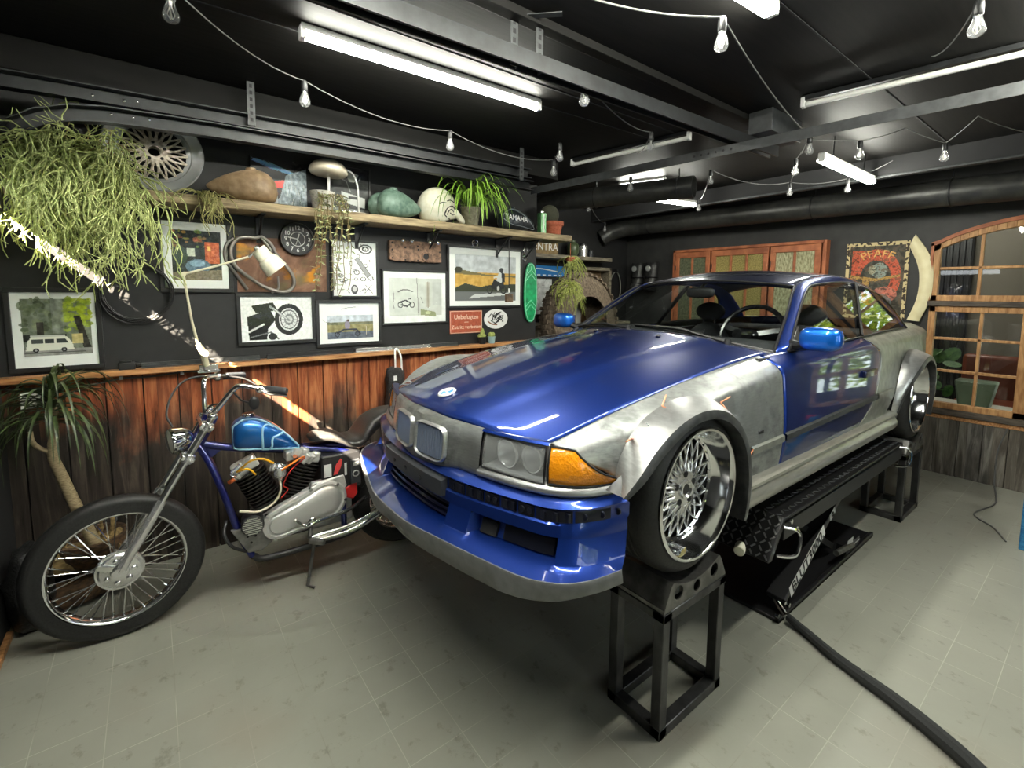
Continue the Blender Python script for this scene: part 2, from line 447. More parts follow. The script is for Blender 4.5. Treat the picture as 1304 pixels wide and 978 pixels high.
    hz, nt, b = nodes('hazy_lamp_lens'); setp(b, color=(.75, .77, .77), rough=.12, coat=1.)
    tr = nt.nodes.new('ShaderNodeBsdfTransparent'); mx = nt.nodes.new('ShaderNodeMixShader'); mx.inputs[0].default_value = .24
    nt.links.new(tr.outputs[0], mx.inputs[1]); nt.links.new(b.outputs[0], mx.inputs[2]); nt.links.new(mx.outputs[0], nt.nodes['Material Output'].inputs[0]); m['haze'] = hz
    hz, nt, b = nodes('bulb_glass'); setp(b, color=(.70, .71, .72), rough=.08, coat=1.)
    tr = nt.nodes.new('ShaderNodeBsdfTransparent'); mx = nt.nodes.new('ShaderNodeMixShader'); mx.inputs[0].default_value = .22
    nt.links.new(tr.outputs[0], mx.inputs[1]); nt.links.new(b.outputs[0], mx.inputs[2]); nt.links.new(mx.outputs[0], nt.nodes['Material Output'].inputs[0]); m['bulb'] = hz
    # floor: one lattice of rectangular tiles with pale joints
    f, nt, b = nodes('grey_floor_tiles'); setp(b, spec=.35)
    br = tex(nt, 'ShaderNodeTexBrick', scale=(1, 1, 1))
    br.offset = 0; br.squash = 1
    br.inputs['Scale'].default_value = 1.
    br.inputs['Brick Width'].default_value = .2025; br.inputs['Row Height'].default_value = .1605
    br.inputs['Mortar Size'].default_value = .0016; br.inputs['Mortar Smooth'].default_value = .3
    br.inputs['Color1'].default_value = (*S(128, 128, 116), 1); br.inputs['Color2'].default_value = (*S(136, 136, 124), 1); br.inputs['Mortar'].default_value = (*S(160, 158, 144), 1)
    mp = br.inputs['Vector'].links[0].from_node; mp.inputs['Location'].default_value = (.208, -.203, 0)
    n1 = tex(nt, 'ShaderNodeTexNoise', scale=(1.3, 1.3, 1.3), Scale=1.4, Detail=7., Roughness=.6)
    n2 = tex(nt, 'ShaderNodeTexNoise', scale=(9, 7, 9), Scale=1.5, Detail=6., Roughness=.7)
    n3 = tex(nt, 'ShaderNodeTexNoise', scale=(1, 1, 1), Scale=1.9, Detail=2.)
    jm = ramp(nt, n3.outputs[0], [(.40, (.25, .25, .25)), (.62, (1, 1, 1))])
    base = mixc(nt, br.outputs['Fac'], S(148, 148, 137), mixc(nt, jm, S(126, 125, 115), S(178, 176, 163)))
    c = mixc(nt, .55, base, ramp(nt, n1.outputs[0], [(.3, (.72, .72, .72)), (.62, (1, 1, 1))]), 'MULTIPLY')
    c = mixc(nt, .5, c, ramp(nt, n2.outputs[0], [(.34, (.5, .49, .47)), (.42, (1, 1, 1))]), 'MULTIPLY')
    n4 = tex(nt, 'ShaderNodeTexNoise', scale=(.8, .8, .8), Scale=1., Detail=3.)
    c = mixc(nt, ramp(nt, n4.outputs[0], [(.56, (0, 0, 0)), (.74, (.5, .5, .5))]), c, S(142, 124, 108))
    nt.links.new(c, b.inputs['Base Color'])
    nt.links.new(ramp(nt, n1.outputs[0], [(.3, (.34,) * 3), (.7, (.52,) * 3)]), b.inputs['Roughness'])
    bump(nt, b, br.outputs['Fac'], .25, .002)
    m['floor'] = f
mk()
# ------------------------------------------------------------ the room (x = away along the picture wall, y = towards the picture wall, z up)
XL, XB, YW, YR, YS, ZC = -.60, 5.485, 3.29, 4.45, -2.3, 2.66   # near-left wall, back wall, picture wall, recess wall, wall behind the viewer, ceiling
XK = 2.785                                                     # where the picture wall ends and the recess begins
b = MB(); b.box(XL - .3, XB + 3.2, YS - .2, YR + .2, -.12, 0); struct(b, 'floor', MAT['floor'], smooth=False)
b = MB(); b.box(XL - .2, XB + .12, YS - .2, YR + .2, ZC, ZC + .1); struct(b, 'ceiling', MAT['ceil'], smooth=False)
# picture wall: black upper part, boards below
b = MB(); b.box(XL - .2, XK, YW, YW + .12, 1.10, ZC); b.box(XL - .2, XK, YW + .02, YW + .12, 0, 1.12)
b.box(XK - .1, XK, YW + .1, YR + .1, 0, ZC)
struct(b, 'wall_left', MAT['wallblack'], smooth=False)
b = MB()
x = XL - .1
random.seed(3)
while x < XK - .01:
    w = .16
    b.box(x + .003, min(x + w, XK) - .003, YW - .002 - random.random() * .004, YW + .02, 0, 1.125); x += w
struct(b, 'trim_1', MAT['wood_red'], bevel=.002)
b = MB(); b.box(XL - .1, XK + .02, YW - .075, YW + .0, 1.112, 1.142); struct(b, 'trim_2', MAT['ledge'], bevel=.003)
# recess behind
b = MB(); b.box(XK - .1, XB + .1, YR, YR + .12, 0, ZC); struct(b, 'wall_recess', MAT['wallblack'], smooth=False)
# near-left wall with the gap above the garage door that lets the sun in
SLZ = 1.978; SLK = 0.; SLH = .075; SLY0, SLY1 = 1.40, 3.16
b = MB()
b.box(XL - .02, XL, YS - .1, SLY0, 0, ZC); b.box(XL - .02, XL, SLY1, YW + .1, 0, ZC)
def slz(y): return SLZ + SLK * (y - YW)
b.prism([(SLY0, 0), (SLY1, 0), (SLY1, slz(SLY1) - SLH / 2), (SLY0, slz(SLY0) - SLH / 2)], (XL - .02, 0, 0), (0, 1, 0), (0, 0, 1), (.02, 0, 0))
b.prism([(SLY0, slz(SLY0) + SLH / 2), (SLY1, slz(SLY1) + SLH / 2), (SLY1, ZC), (SLY0, ZC)], (XL - .02, 0, 0), (0, 1, 0), (0, 0, 1), (.02, 0, 0))
struct(b, 'wall_front', MAT['blackmat'], smooth=False)
# wall behind the viewer with two wide garage windows letting daylight in
b = MB()
wins = [(.1, 1.7), (2.3, 3.9)]
xs = [XL - .1]
for a, c in wins: b.box(xs[-1], a, YS - .1, YS, 0, ZC); b.box(a, c, YS - .1, YS, 0, .95); b.box(a, c, YS - .1, YS, 2.25, ZC); xs.append(c)
b.box(xs[-1], XB + .1, YS - .1, YS, 0, ZC); struct(b, 'wall_right', MAT['wallgrey'], smooth=False)
for i, (a, c) in enumerate(wins):
    b = MB()
    for x in (a, (2*a + c) / 3, (a + 2*c) / 3, c): b.box(x - .03, x + .03, YS - .08, YS - .02, .95, 2.25)
    for z in (.95, 1.6, 2.25): b.box(a, c, YS - .08, YS - .02, z - .03, z + .03)
    w = struct(b, 'window_%d' % (i + 3), MAT['pineh'], bevel=.004)
    b = MB(); b.box(a, c, YS - .052, YS - .048, .95, 2.25); b.build('pane', MAT['winglass'], w, smooth=False)
# back wall with the arched window at the right and a second window further right
WY0, WY1 = .43, 1.075            # window_1 span in y
b = MB()
b.box(XB, XB + .1, WY1, YR + .1, 0, ZC)
b.box(XB, XB + .1, .36, WY1, 0, .50); b.box(XB, XB + .1, .36, WY0, 0, ZC)
arc = [(WY1, 1.99), (.95, 2.055), (.8, 2.11), (.6, 2.155), (WY0, 2.175)]
b.prism([(WY1, ZC)] + arc + [(WY0, ZC)], (XB, 0, 0), (0, 1, 0), (0, 0, 1), (.1, 0, 0))
b.box(XB, XB + .1, -.28, .36, 0, .50); b.box(XB, XB + .1, -.28, .36, 2.18, ZC); b.box(XB, XB + .1, YS - .1, -.28, 0, ZC)
struct(b, 'wall_back', MAT['wallgrey'], smooth=False)
b = MB()
y = .36
while y < 3.2:
    b.box(XB - .022 - random.random() * .004, XB, y + .002, y + .148, 0, .50); y += .15
struct(b, 'trim_3', MAT['wood_grey'], bevel=.002)
b = MB(); b.box(XB - .03, XB, .36, 1.10, .495, .53); struct(b, 'trim_4', MAT['ledge'], bevel=.003)
b = MB(); b.box(XB - .045, XB, .36, 1.09, .53, .585); b.box(XB - .045, XB, .36, 1.09, 1.475, 1.520); struct(b, 'trim_5', MAT['trimgrey'], bevel=.006)
# lower sash: 2 x 3 panes ; upper sash: 2 x 2 panes under the arch
def sash(name, top, z0, bars_z, my):
    b = MB(); x0, x1 = XB - .03, XB + .03
    b.box(x0, x1, WY0, WY1, z0, z0 + .05)
    b.prism([(WY1, z0), (WY1, top(WY1)), (WY1 - .045, top(WY1 - .045)), (WY1 - .045, z0)], (x0, 0, 0), (0, 1, 0), (0, 0, 1), (x1 - x0, 0, 0))
    b.prism([(WY0, z0), (WY0, top(WY0)), (WY0 + .075, top(WY0 + .075)), (WY0 + .075, z0)], (x0, 0, 0), (0, 1, 0), (0, 0, 1), (x1 - x0, 0, 0))
    n = 12
    for i in range(n):
        ya, yb = lerp(WY0, WY1, i / n), lerp(WY0, WY1, (i + 1) / n)
        b.prism([(ya, top(ya) - .05), (yb, top(yb) - .05), (yb, top(yb)), (ya, top(ya))], (x0, 0, 0), (0, 1, 0), (0, 0, 1), (x1 - x0, 0, 0))
    b.box(x0 + .012, x1 - .012, my - .011, my + .011, z0 + .02, top(my) - .02)
    for z in bars_z: b.box(x0 + .012, x1 - .012, WY0 + .03, WY1 - .02, z - .011, z + .011)
    w = struct(b, name, MAT['pine'], bevel=.003)
    b = MB(); n = 8
    b.grid([[(XB, lerp(WY0, WY1, i / n), z0 + .01) for i in range(n + 1)], [(XB, lerp(WY0, WY1, i / n), top(lerp(WY0, WY1, i / n)) - .01) for i in range(n + 1)]])
    b.build('pane', MAT['winglass'], w, smooth=False)
    return w
sash('window_1', lambda y: 1.475, .585, (.915, 1.195), .738)
def arch(y): return interp([(-WY1, 1.995), (-.95, 2.06), (-.8, 2.115), (-.6, 2.16), (-WY0, 2.18)], -y)
w = sash('window_2', arch, 1.52, (1.80,), .775)
b = MB(); n = 14
for i in range(n):
    ya, yb = lerp(WY0, WY1 + .02, i / n), lerp(WY0, WY1 + .02, (i + 1) / n)
    b.prism([(ya, arch(ya)), (yb, arch(yb)), (yb, arch(yb) + .032), (ya, arch(ya) + .032)], (XB - .04, 0, 0), (0, 1, 0), (0, 0, 1), (.07, 0, 0))
b.box(XB - .04, XB + .03, WY1, WY1 + .02, 1.52, 2.02)
b.build('casing', MAT['redpine'], w)
# the window carries on to the right, outside the frame
b = MB()
for y in (-.28, .04, .36): b.box(XB - .03, XB + .03, y - .03, y + .03, .50, 2.18)
for z in (.52, .915, 1.195, 1.50, 1.80, 2.16): b.box(XB - .03, XB + .03, -.28, .36, z - .025, z + .025)
w = struct(b, 'window_5', MAT['pine'], bevel=.003)
b = MB(); b.grid([[(XB, -.28, .5), (XB, .36, .5)], [(XB, -.28, 2.18), (XB, .36, 2.18)]]); b.build('pane', MAT['winglass'], w, smooth=False)
# the room beyond window_1
X2 = XB + 2.2
b = MB(); b.box(X2, X2 + .1, .3, 3.2, 0, ZC); b.box(X2, X2 + .1, -1.6, .3, 0, .35); b.box(X2, X2 + .1, -1.6, .3, 2.45, ZC)
b.box(XB + .1, X2 + .1, -1.65, -1.6, 0, ZC); b.box(XB + .1, X2 + .1, 3.2, 3.25, 0, ZC); b.box(XB + .12, X2 + .1, -1.65, 3.25, ZC, ZC + .1)
struct(b, 'wall_beyond', M('taupe_plaster', S(122, 116, 104), .8), smooth=False)
b = MB()
for y in (-1.6, -.97, -.33, .3): b.box(X2 + .02, X2 + .08, y - .04, y + .04, .35, 2.45)
for z in (.35, 1.4, 2.45): b.box(X2 + .02, X2 + .08, -1.6, .3, z - .04, z + .04)
w = struct(b, 'window_6', MAT['bumperblack'], bevel=.003)
b = MB(); b.box(X2 + .048, X2 + .052, -1.6, .3, .35, 2.45); b.build('pane', MAT['glass'], w, smooth=False)
# ------------------------------------------------------------ the car: u = back from the front axle, v = towards the viewer's side, w = up from the axle
CX, CY, CZ = 1.534, 1.72, .85
def cp(u, v, w): return Vector((CX + u, CY - v, CZ + w))
car = thing('car', 'blue two-door coupe with bare-metal front wings and orange indicators, raised on four steel stands', 'car', (CX + 1.35, CY, CZ - .30))
WB = 2.712
# lengthwise control lines of the body side (u, v, w), from the top inner edge down to the sill
L_TOP = [(-.56, .585, .212), (-.47, .605, .236), (-.30, .632, .284), (-.10, .652, .328), (.233, .672, .384), (.742, .692, .436), (.89, .728, .443), (1.13, .735, .441), (1.94, .735, .46), (2.4, .733, .474), (2.83, .722, .48), (3.1, .665, .497), (3.4, .64, .492), (3.62, .60, .468)]
L_SH = [(-.56, .63, .19), (-.47, .655, .212), (-.30, .70, .258), (0., .745, .312), (.4, .770, .352), (.75, .782, .383), (1.2, .790, .396), (2., .795, .415), (2.8, .79, .432), (3.2, .765, .445), (3.45, .725, .44), (3.62, .66, .425)]
L_CR = [(-.56, .655, .165), (-.47, .68, .175), (-.30, .735, .205), (0., .778, .262), (.4, .795, .285), (.75, .803, .293), (1.2, .808, .310), (2., .812, .335), (2.8, .802, .36), (3.2, .778, .375), (3.45, .735, .37), (3.62, .67, .36)]
L_MID = [(-.56, .68, .07), (-.47, .705, .07), (-.30, .75, .07), (0., .79, .075), (.4, .808, .07), (.75, .816, .066), (1.2, .82, .075), (2., .82, .098), (2.8, .81, .12), (3.2, .785, .13), (3.45, .74, .13), (3.62, .68, .13)]
L_SILL = [(-.56, .66, -.12), (-.30, .73, -.12), (.4, .79, -.12), (.75, .795, -.115), (1.2, .80, -.112), (2., .80, -.108), (2.8, .79, -.11), (3.2, .765, -.14), (3.45, .72, -.16), (3.62, .67, -.16)]
LINES = [L_TOP, L_SH, L_CR, L_MID, L_SILL]
def side_rows(u):
    pts = [Vector((0,) + tuple(interp(L, u))) for L in LINES]
    return catmull(pts, 6)                       # 25 points down the side
def side_v(u, w):
    r = side_rows(u)
    for a, b in zip(r[:-1], r[1:]):
        if a.z >= w >= b.z:
            t = (a.z - w) / max(1e-6, a.z - b.z); return lerp(a.y, b.y, t)
    return r[0].y if w > r[0].z else r[-1].y
def side_panel(uf, ur, ncol, bottom=None, sgn=1, rows=26, top=None):
    """panel between two edges uf(t), ur(t) (t = 0 at the top .. 1 at the sill), cut off below bottom(u)"""
    g = []
    for i in range(ncol + 1):
        s = i / ncol; col = []
        um = lerp(uf(.5), ur(.5), s)
        tb = 1.
        if bottom:
            for k in range(101):
                t = k / 100; u = lerp(uf(t), ur(t), s)
                r = side_rows(u); x = t * (len(r) - 1); j = min(int(x), len(r) - 2)
                if r[j].lerp(r[j + 1], x - j).z < bottom(u): tb = max(.02, (k - .5) / 100); break
        for k in range(rows + 1):
            t = tb * k / rows; u = lerp(uf(t), ur(t), s)
            r = side_rows(u); x = t * (len(r) - 1); j = min(int(x), len(r) - 2)
            p = r[j].lerp(r[j + 1], x - j)
            col.append(cp(u, sgn * p.y, p.z))
        g.append(col)
    return MB().grid(g)
def arch(u0, R, w0=0.):
    def f(u):
        d = R * R - (u - u0) ** 2
        return w0 + math.sqrt(d) if d > 0 else -9
    return f
F_ARCH, R_ARCH = arch(.03, .325, -.02), arch(WB + .02, .330, -.007)
def f_front(t): return interp([(0, -.515), (.25, -.492), (.5, -.458), (.66, -.365), (.75, -.33), (1, -.30)], t)
def d_rear(t): return interp([(0, 1.915), (.25, 1.955), (.5, 2.03), (.75, 1.95), (1, 1.645)], t)
SIDES = ((1, ''), (-1, ''))
for sg in (1, -1):
    fb = side_panel(f_front, lambda t: .705, 60, lambda u: max(F_ARCH(u), .078 if u < -.2 else -9), sg)
    near = sg > 0
    o = fb.build('fender', MAT['bare'], car, sharp=50, solid=.004)
    o['label'] = 'sanded bare steel front wing'
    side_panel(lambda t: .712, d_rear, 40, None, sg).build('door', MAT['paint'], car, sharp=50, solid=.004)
    def q_rear(t): return 3.62
    qb = side_panel(lambda t: d_rear(t) + .008, q_rear, 60, lambda u: R_ARCH(u), sg)
    o = qb.build('rear_quarter_panel', MAT['primer'], car, sharp=50, solid=.004)
    o['label'] = 'bare grey-green rear quarter panel'
# ---- flares
def flare(inner, ridge, outer, sgn, name='wheel_arch_flare', u0=0.):
    n = 40
    I, Rg, Oo = [catmull([Vector(p) for p in q], 12) for q in (inner, ridge, outer)]
    def at(L, s):
        x = s * (len(L) - 1); j = min(int(x), len(L) - 2); return L[j].lerp(L[j + 1], x - j)
    rows, rows2 = [], []
    for i in range(n + 1):
        s = i / n; a, r, o = at(I, s), at(Rg, s), at(Oo, s)
        ctl = a.lerp(r, .5) + Vector((0, .012, 0)) + (r - Vector((u0, r.y, 0))).normalized() * .010
        row = []
        for k in range(7):
            t = k / 6; row.append(a * (1-t)**2 + ctl * 2*t*(1-t) + r * t*t)
        row2 = [r, r.lerp(o, .5) + Vector((0, .003, 0)), o, o + Vector((0, -.012, 0)), o + Vector((0, -.09, 0))]
        rows.append([cp(p.x, sgn * p.y, p.z) for p in row]); rows2.append([cp(p.x, sgn * p.y, p.z) for p in row2])
    f_ = MB().grid(rows).build(name, MAT['bare2'], car, sharp=32)
    MB().grid(rows2).build('flare_rim', MAT['rimgrey'], f_, sharp=32)
def sv(u, w, d=.004): return (u, side_v(u, w) + d, w)
fin = [(-.352, .738, .108), (-.335, .735, .165), (-.284, .733, .232), (-.225, .725, .267), (-.166, .719, .290), (-.092, .716, .311), (-.02, .716, .326), (.046, .727, .332), (.105, .746, .333), (.142, .767, .324), (.177, .786, .304), (.223, .795, .272), (.272, .801, .232), (.355, .810, .14), (.403, .811, .034), (.425, .802, -.062), (.425, .794, -.165)]
fri = [(-.44, .845, .105), (-.385, .862, .165), (-.31, .866, .232), (-.205, .868, .288), (-.085, .87, .318), (.045, .87, .31), (.155, .87, .266), (.245, .868, .19), (.30, .866, .10), (.325, .864, 0.), (.328, .862, -.09), (.318, .858, -.175)]
fou = [(-.425, .852, .100), (-.365, .868, .145), (-.285, .872, .206), (-.185, .874, .258), (-.08, .875, .287), (.04, .875, .279), (.138, .875, .238), (.22, .874, .168), (.268, .872, .085), (.29, .870, 0.), (.292, .868, -.09), (.282, .864, -.175)]
for sg in (1, -1): flare(fin, fri, fou, sg)
rin = [(2.345, .803, -.165), (2.366, .804, -.094), (2.355, .812, -.012), (2.38, .821, .104), (2.451, .819, .234), (2.552, .813, .304), (2.702, .808, .343), (2.868, .806, .318), (3.0, .795, .25), (3.08, .79, .12), (3.11, .785, -.03), (3.11, .78, -.16)]
rri = [(2.372, .812, -.165), (2.378, .834, -.06), (2.398, .860, .06), (2.456, .886, .165), (2.545, .905, .248), (2.66, .912, .297), (2.79, .912, .293), (2.90, .91, .245), (2.985, .905, .16), (3.03, .90, .05), (3.045, .89, -.07), (3.04, .885, -.16)]
rou = [(2.402, .816, -.165), (2.410, .838, -.06), (2.43, .865, .05), (2.485, .891, .145), (2.565, .911, .22), (2.67, .918, .266), (2.78, .918, .262), (2.88, .916, .218), (2.955, .91, .14), (2.995, .905, .04), (3.01, .895, -.07), (3.005, .89, -.16)]
for sg in (1, -1): flare(rin, rri, rou, sg, u0=WB)
# orange alignment marks drawn on the near front flare
b = MB()
for (u, v, w), (du, dv, dw), (eu, ev, ew) in (((-.284, .745, .236), (-.03, .03, .012), (-.05, .02, .004)), ((-.092, .728, .316), (.05, -.02, .03), (-.012, .07, -.012)), ((.177, .800, .306), (.07, .0, .012), (.0, .04, -.04))):
    a = Vector((u, v, w)); 
    for d_ in ((du, dv, dw), (eu, ev, ew)): b.bar(cp(*a), cp(*(a + Vector(d_))), .0055, .003)
for u, w in ((.40, .065), (.415, -.075)):
    v0 = side_v(u, w) + .012
    b.bar(cp(u - .035, v0 + .008, w), cp(u + .05, v0 - .008, w + .010), .0055, .003); b.bar(cp(u - .02, v0 + .004, w - .012), cp(u + .03, v0 - .008, w), .0045, .003)
tag(b.build('alignment_mark', MAT['copper'], car), kind=None)
# ---- nose plan
UM = [(0, -.668), (.15, -.664), (.3, -.640), (.5, -.592), (.62, -.545), (.68, -.50), (.72, -.43), (.748, -.31)]
def um(v): return interp(UM, abs(v))
VN = [-.748, -.742, -.735, -.728, -.715, -.70, -.68, -.66, -.62, -.56, -.5, -.42, -.36, -.3, -.24, -.2, -.14, -.07, 0, .07, .14, .2, .24, .3, .36, .42, .5, .56, .62, .66, .68, .70, .715, .728, .735, .742, .748]
def nose_n(v):
    e = .01; d = Vector((1, (um(v + e) - um(v - e)) / (2 * e) if abs(v) < .73 else (5. if v > 0 else -5.)))
    n = Vector((d.y, -d.x)); n = Vector((n.x, n.y)); n.normalize()     # (v, u) components
    return Vector((n.y, n.x, 0))                                      # (u, v, w): points forward / outward
def nose(v, out, w):
    n = nose_n(v); return cp(um(v) + n.x * out, v + n.y * out, w)
def band(prof, va, vb, n=None, vs=None):
    """sweep a profile [(out, w)] along the nose plan between va and vb"""
    if vs is None:
        vs = [v for v in VN if va < v < vb]; vs = [va] + vs + [vb]
    return MB().grid([[nose(v, o, w) for o, w in prof] for v in vs])
# ---- bonnet
W_C = [(-.68, .245), (-.655, .253), (-.56, .288), (-.4, .326), (0., .402), (.4, .462), (.8, .508)]
def hood_edge(u): return interp(L_TOP, u)
def hood_pt(q, p):
    u0 = um(q * .60) + .012 + .0 * abs(q); u1 = .715 + .075 * q * q
    u = lerp(u0, u1, p); vh, wh = hood_edge(max(u, -.56))
    if u < -.56: vh, wh = vh - .02 * (-.56 - u) / .1, wh - .03 * (-.56 - u) / .1
    vh -= .005; wc = interp(W_C, u); v = q * vh
    w = wc - (wc - wh) * abs(q) ** 2.3
    rl = lerp(.30, .44, p) ; x = (abs(v) - rl) / .03
    ridge = .010 * (1 / (1 + math.exp(max(-30, min(30, x * 2)))))
    fr = min(1, p / .02); lip = -.012 * (1 - fr) ** 2
    return cp(u, v, w + ridge * min(1, (1 - abs(q)) * 6) * min(1, .25 + p * 4) + lip)
rows = [[hood_pt(-1 + 2 * j / 60, p) for j in range(61)] for p in [0, .006, .014, .03] + [.05 + .95 * i / 44 for i in range(45)]]
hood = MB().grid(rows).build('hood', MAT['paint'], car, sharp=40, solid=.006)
# emblem on the bonnet
e0 = Vector(hood_pt(0, .070)); t1 = (Vector(hood_pt(0, .11)) - Vector(hood_pt(0, .06))).normalized(); t2 = Vector((0, -1, 0)); nn = t1.cross(t2).normalized()
if nn.z < 0: nn = -nn
b = MB(); b.cyl(e0 - nn * .003, e0 + nn * .004, .041, n=32)
b.mi = 1; b.torus(e0 + nn * .0042, nn, .034, .006, 32, 6); b.mi = 2
def pie(a0, r, h):
    b.prism([(0, 0)] + [(r * math.cos(a0 + PI/2 * k/8), r * math.sin(a0 + PI/2 * k/8)) for k in range(9)], e0 + nn * .004, t1, t2, nn * h)
b.mi = 2; pie(0, .027, .002); pie(PI, .027, .002); b.mi = 3; pie(PI/2, .027, .002); pie(3*PI/2, .027, .002)
b.build('emblem', [MAT['chrome'], MAT['white'], M('emblem_blue', S(60, 140, 215), .3), MAT['white']], car)
# two small washer jets
for v in (-.22, .22):
    p = Vector(cp(.54, v, 0)); q = 0
    b = MB(); hp = Vector(hood_pt(v / .68, .90)); b.ell(hp + Vector((0, 0, .006)), .014, .010, .008, 10, 6); b.build('washer_jet', MAT['black'], car)
# ---- bare-metal front panel around grilles and lamps
zt = lambda v: lerp(.243, .226, min(1, abs(v) / .66) ** 1.5)
vs = [-.365, -.33, -.3, -.26, -.22, -.16, -.1, -.05, 0, .05, .1, .16, .22, .26, .3, .33, .365]
g = []
for v in vs:
    k = max(0, 1 - abs(v) / .26); bulge = .026 * (k ** .6 if k > 0 else 0)
    wv = .016 * max(0, 1 - abs(v) / .24)
    zb = .072 - .03 * max(0, 1 - (abs(v) / .26) ** 2)
    g.append([nose(v, -.016, zt(v)), nose(v, .000 + bulge * .7, zt(v) - .014), nose(v, .010 + bulge, .17), nose(v, .018 + bulge, .11), nose(v, .024 + bulge, zb + .012), nose(v, .018 + bulge, zb), nose(v, -.03, zb - .01)])
MB().grid(g).build('front_panel', MAT['bare'], car, sharp=50)
# bright strip under the lamps, running round to the arch, and the thin strip above them
for sg in (1, -1):
    a, c = (.36, .748) if sg > 0 else (-.748, -.36)
    band([(-.03, .108), (.006, .106), (.024, .096), (.028, .082), (.020, .072), (-.03, .066)], a, c).build('lamp_trim', MAT['bare2'], car, sharp=60)
    a, c = (.36, .625) if sg > 0 else (-.625, -.36)
    band([(-.04, .232), (-.010, .236), (-.004, .228), (-.02, .222)], a, c).build('lamp_top_strip', MAT['paint'], car)
    # headlamp
    a, c = (.372, .614) if sg > 0 else (-.614, -.372)
    vv = [lerp(a, c, i / 8) for i in range(9)]
    back = MB().grid([[nose(v, -.012, .220 - .004 * i / 8 if 1 else 0), nose(v, -.09, .216), nose(v, -.09, .114), nose(v, .000, .108)] for i, v in enumerate(vv)])
    for v in (a, c): back.add([nose(v, -.012, .22), nose(v, -.09, .216), nose(v, -.09, .114), nose(v, .0, .108)], [(0, 1, 2, 3)])
    H = back.build('headlight', MAT['lamp_inner'], car, sharp=30)
    for k, vc in enumerate((a + (c - a) * .36, a + (c - a) * .80)):
        n = nose_n(vc); nd = Vector((n.x * .9, -n.y * .5 * 1, 0)); nd = Vector((-1, -sg * .12, 0)).normalized()
        o = Vector(nose(vc, -.085, .162)); r = .048 if k == 0 else .044
        b = MB(); b.lathe([(r * .45, .0), (r * .8, .018), (r, .045), (r * 1.08, .050), (r * 1.08, .058), (r, .060)], o, nd, 28)
        b.build('reflector', MAT['reflector'], H)
        b = MB(); b.lathe([(r * .97 * math.cos(t * PI / 12), .048 + r * .42 * math.sin(t * PI / 12)) for t in range(7)], o, nd, 24)
        b.build('projector_lens', MAT['lens'], H)
    b = MB().grid([[nose(v, -.012, .221), nose(v, .002, .19), nose(v, .010, .15), nose(v, .012, .108)] for v in vv])
    b.build('lens', MAT['haze'], H, sharp=60)
    b = MB(); pts = [nose(v, -.010, .222) for v in vv] + [nose(c, .003, .19), nose(c, .011, .15)] + [nose(v, .013, .107) for v in vv[::-1]] + [nose(a, .011, .15), nose(a, .003, .19)]
    b.tube(pts, .0035, 6, closed=True); b.build('seal', MAT['black'], H)
    # indicator
    T = [(.617, .600), (.66, .655), (.697, .70), (.722, .735)]
    top = [(.628, .226), (.652, .226), (.674, .223), (.690, .218)]; bot = [(.626, .110), (.668, .108), (.71, .106), (.746, .104)]
    rws = []
    for i in range(9):
        s = i / 8; x = s * 3; j = min(int(x), 2); f = x - j
        tv, tw = lerp(top[j][0], top[j+1][0], f), lerp(top[j][1], top[j+1][1], f); bv, bw = lerp(bot[j][0], bot[j+1][0], f), lerp(bot[j][1], bot[j+1][1], f)
        row = []
        for k in range(7):
            t = k / 6; vq = lerp(tv, bv, t); wq = lerp(tw, bw, t)
            row.append(nose(sg * vq, lerp(-.006, .014, t) + .012 * math.sin(PI * t) * 1., wq))
        rws.append(row)
    A = MB().grid(rws)
    A.build('turn_signal', MAT['amber'], car, sharp=60, solid=.012)
    edge = [r[0] for r in rws] + [p for p in rws[-1][1:]] + [r[-1] for r in rws[::-1][1:]] + [p for p in rws[0][::-1][1:-1]]
    MB().tube(edge, .0035, 6, closed=True).build('turn_signal_seal', MAT['black'], car)
    # grille kidney
    kv = [sg * lerp(.018, .205, i / 10) for i in range(11)]
    def kout(v): return .014 + .026 * max(0, 1 - abs(v) / .26) ** .6
    def kpt(s, t, o): # s across 0..1, t up 0..1
        v = sg * lerp(.016, .205, s)
        return nose(v, kout(v) + o + .012 * (1 - t), lerp(.078, .212, t))
    def rr(n=40, e=5.):
        out = []
        for i in range(n):
            a = 2 * PI * i / n; cc, ss = math.cos(a), math.sin(a)
            out.append((.5 + .5 * math.copysign(abs(cc) ** (2 / e), cc), .5 + .5 * math.copysign(abs(ss) ** (2 / e), ss)))
        return out
    K = MB()
    ring = rr()
    K.grid([[kpt(.5 + (s - .5) * f, .5 + (t - .5) * f, o) for s, t in ring] for f, o in ((1.04, -.006), (1.02, .008), (.97, .012), (.93, .008), (.91, -.004), (.89, -.05))], closev=True)
    kd = K.build('grille_surround', MAT['bare2'], car, sharp=60)
    b = MB(); b.add([kpt(.5 + (s - .5) * .9, .5 + (t - .5) * .9, -.045) for s, t in ring], [list(range(len(ring)))]); b.build('grille_back', MAT['blackmat'], kd)
    for i in range(11):
        s = .10 + .80 * i / 10; b = MB()
        b.bar(kpt(s, .08, -.002), kpt(s, .92, -.002), .011, .016, up=(0, 1, 0)); b.build('grille_slat', MAT['grille'], kd)
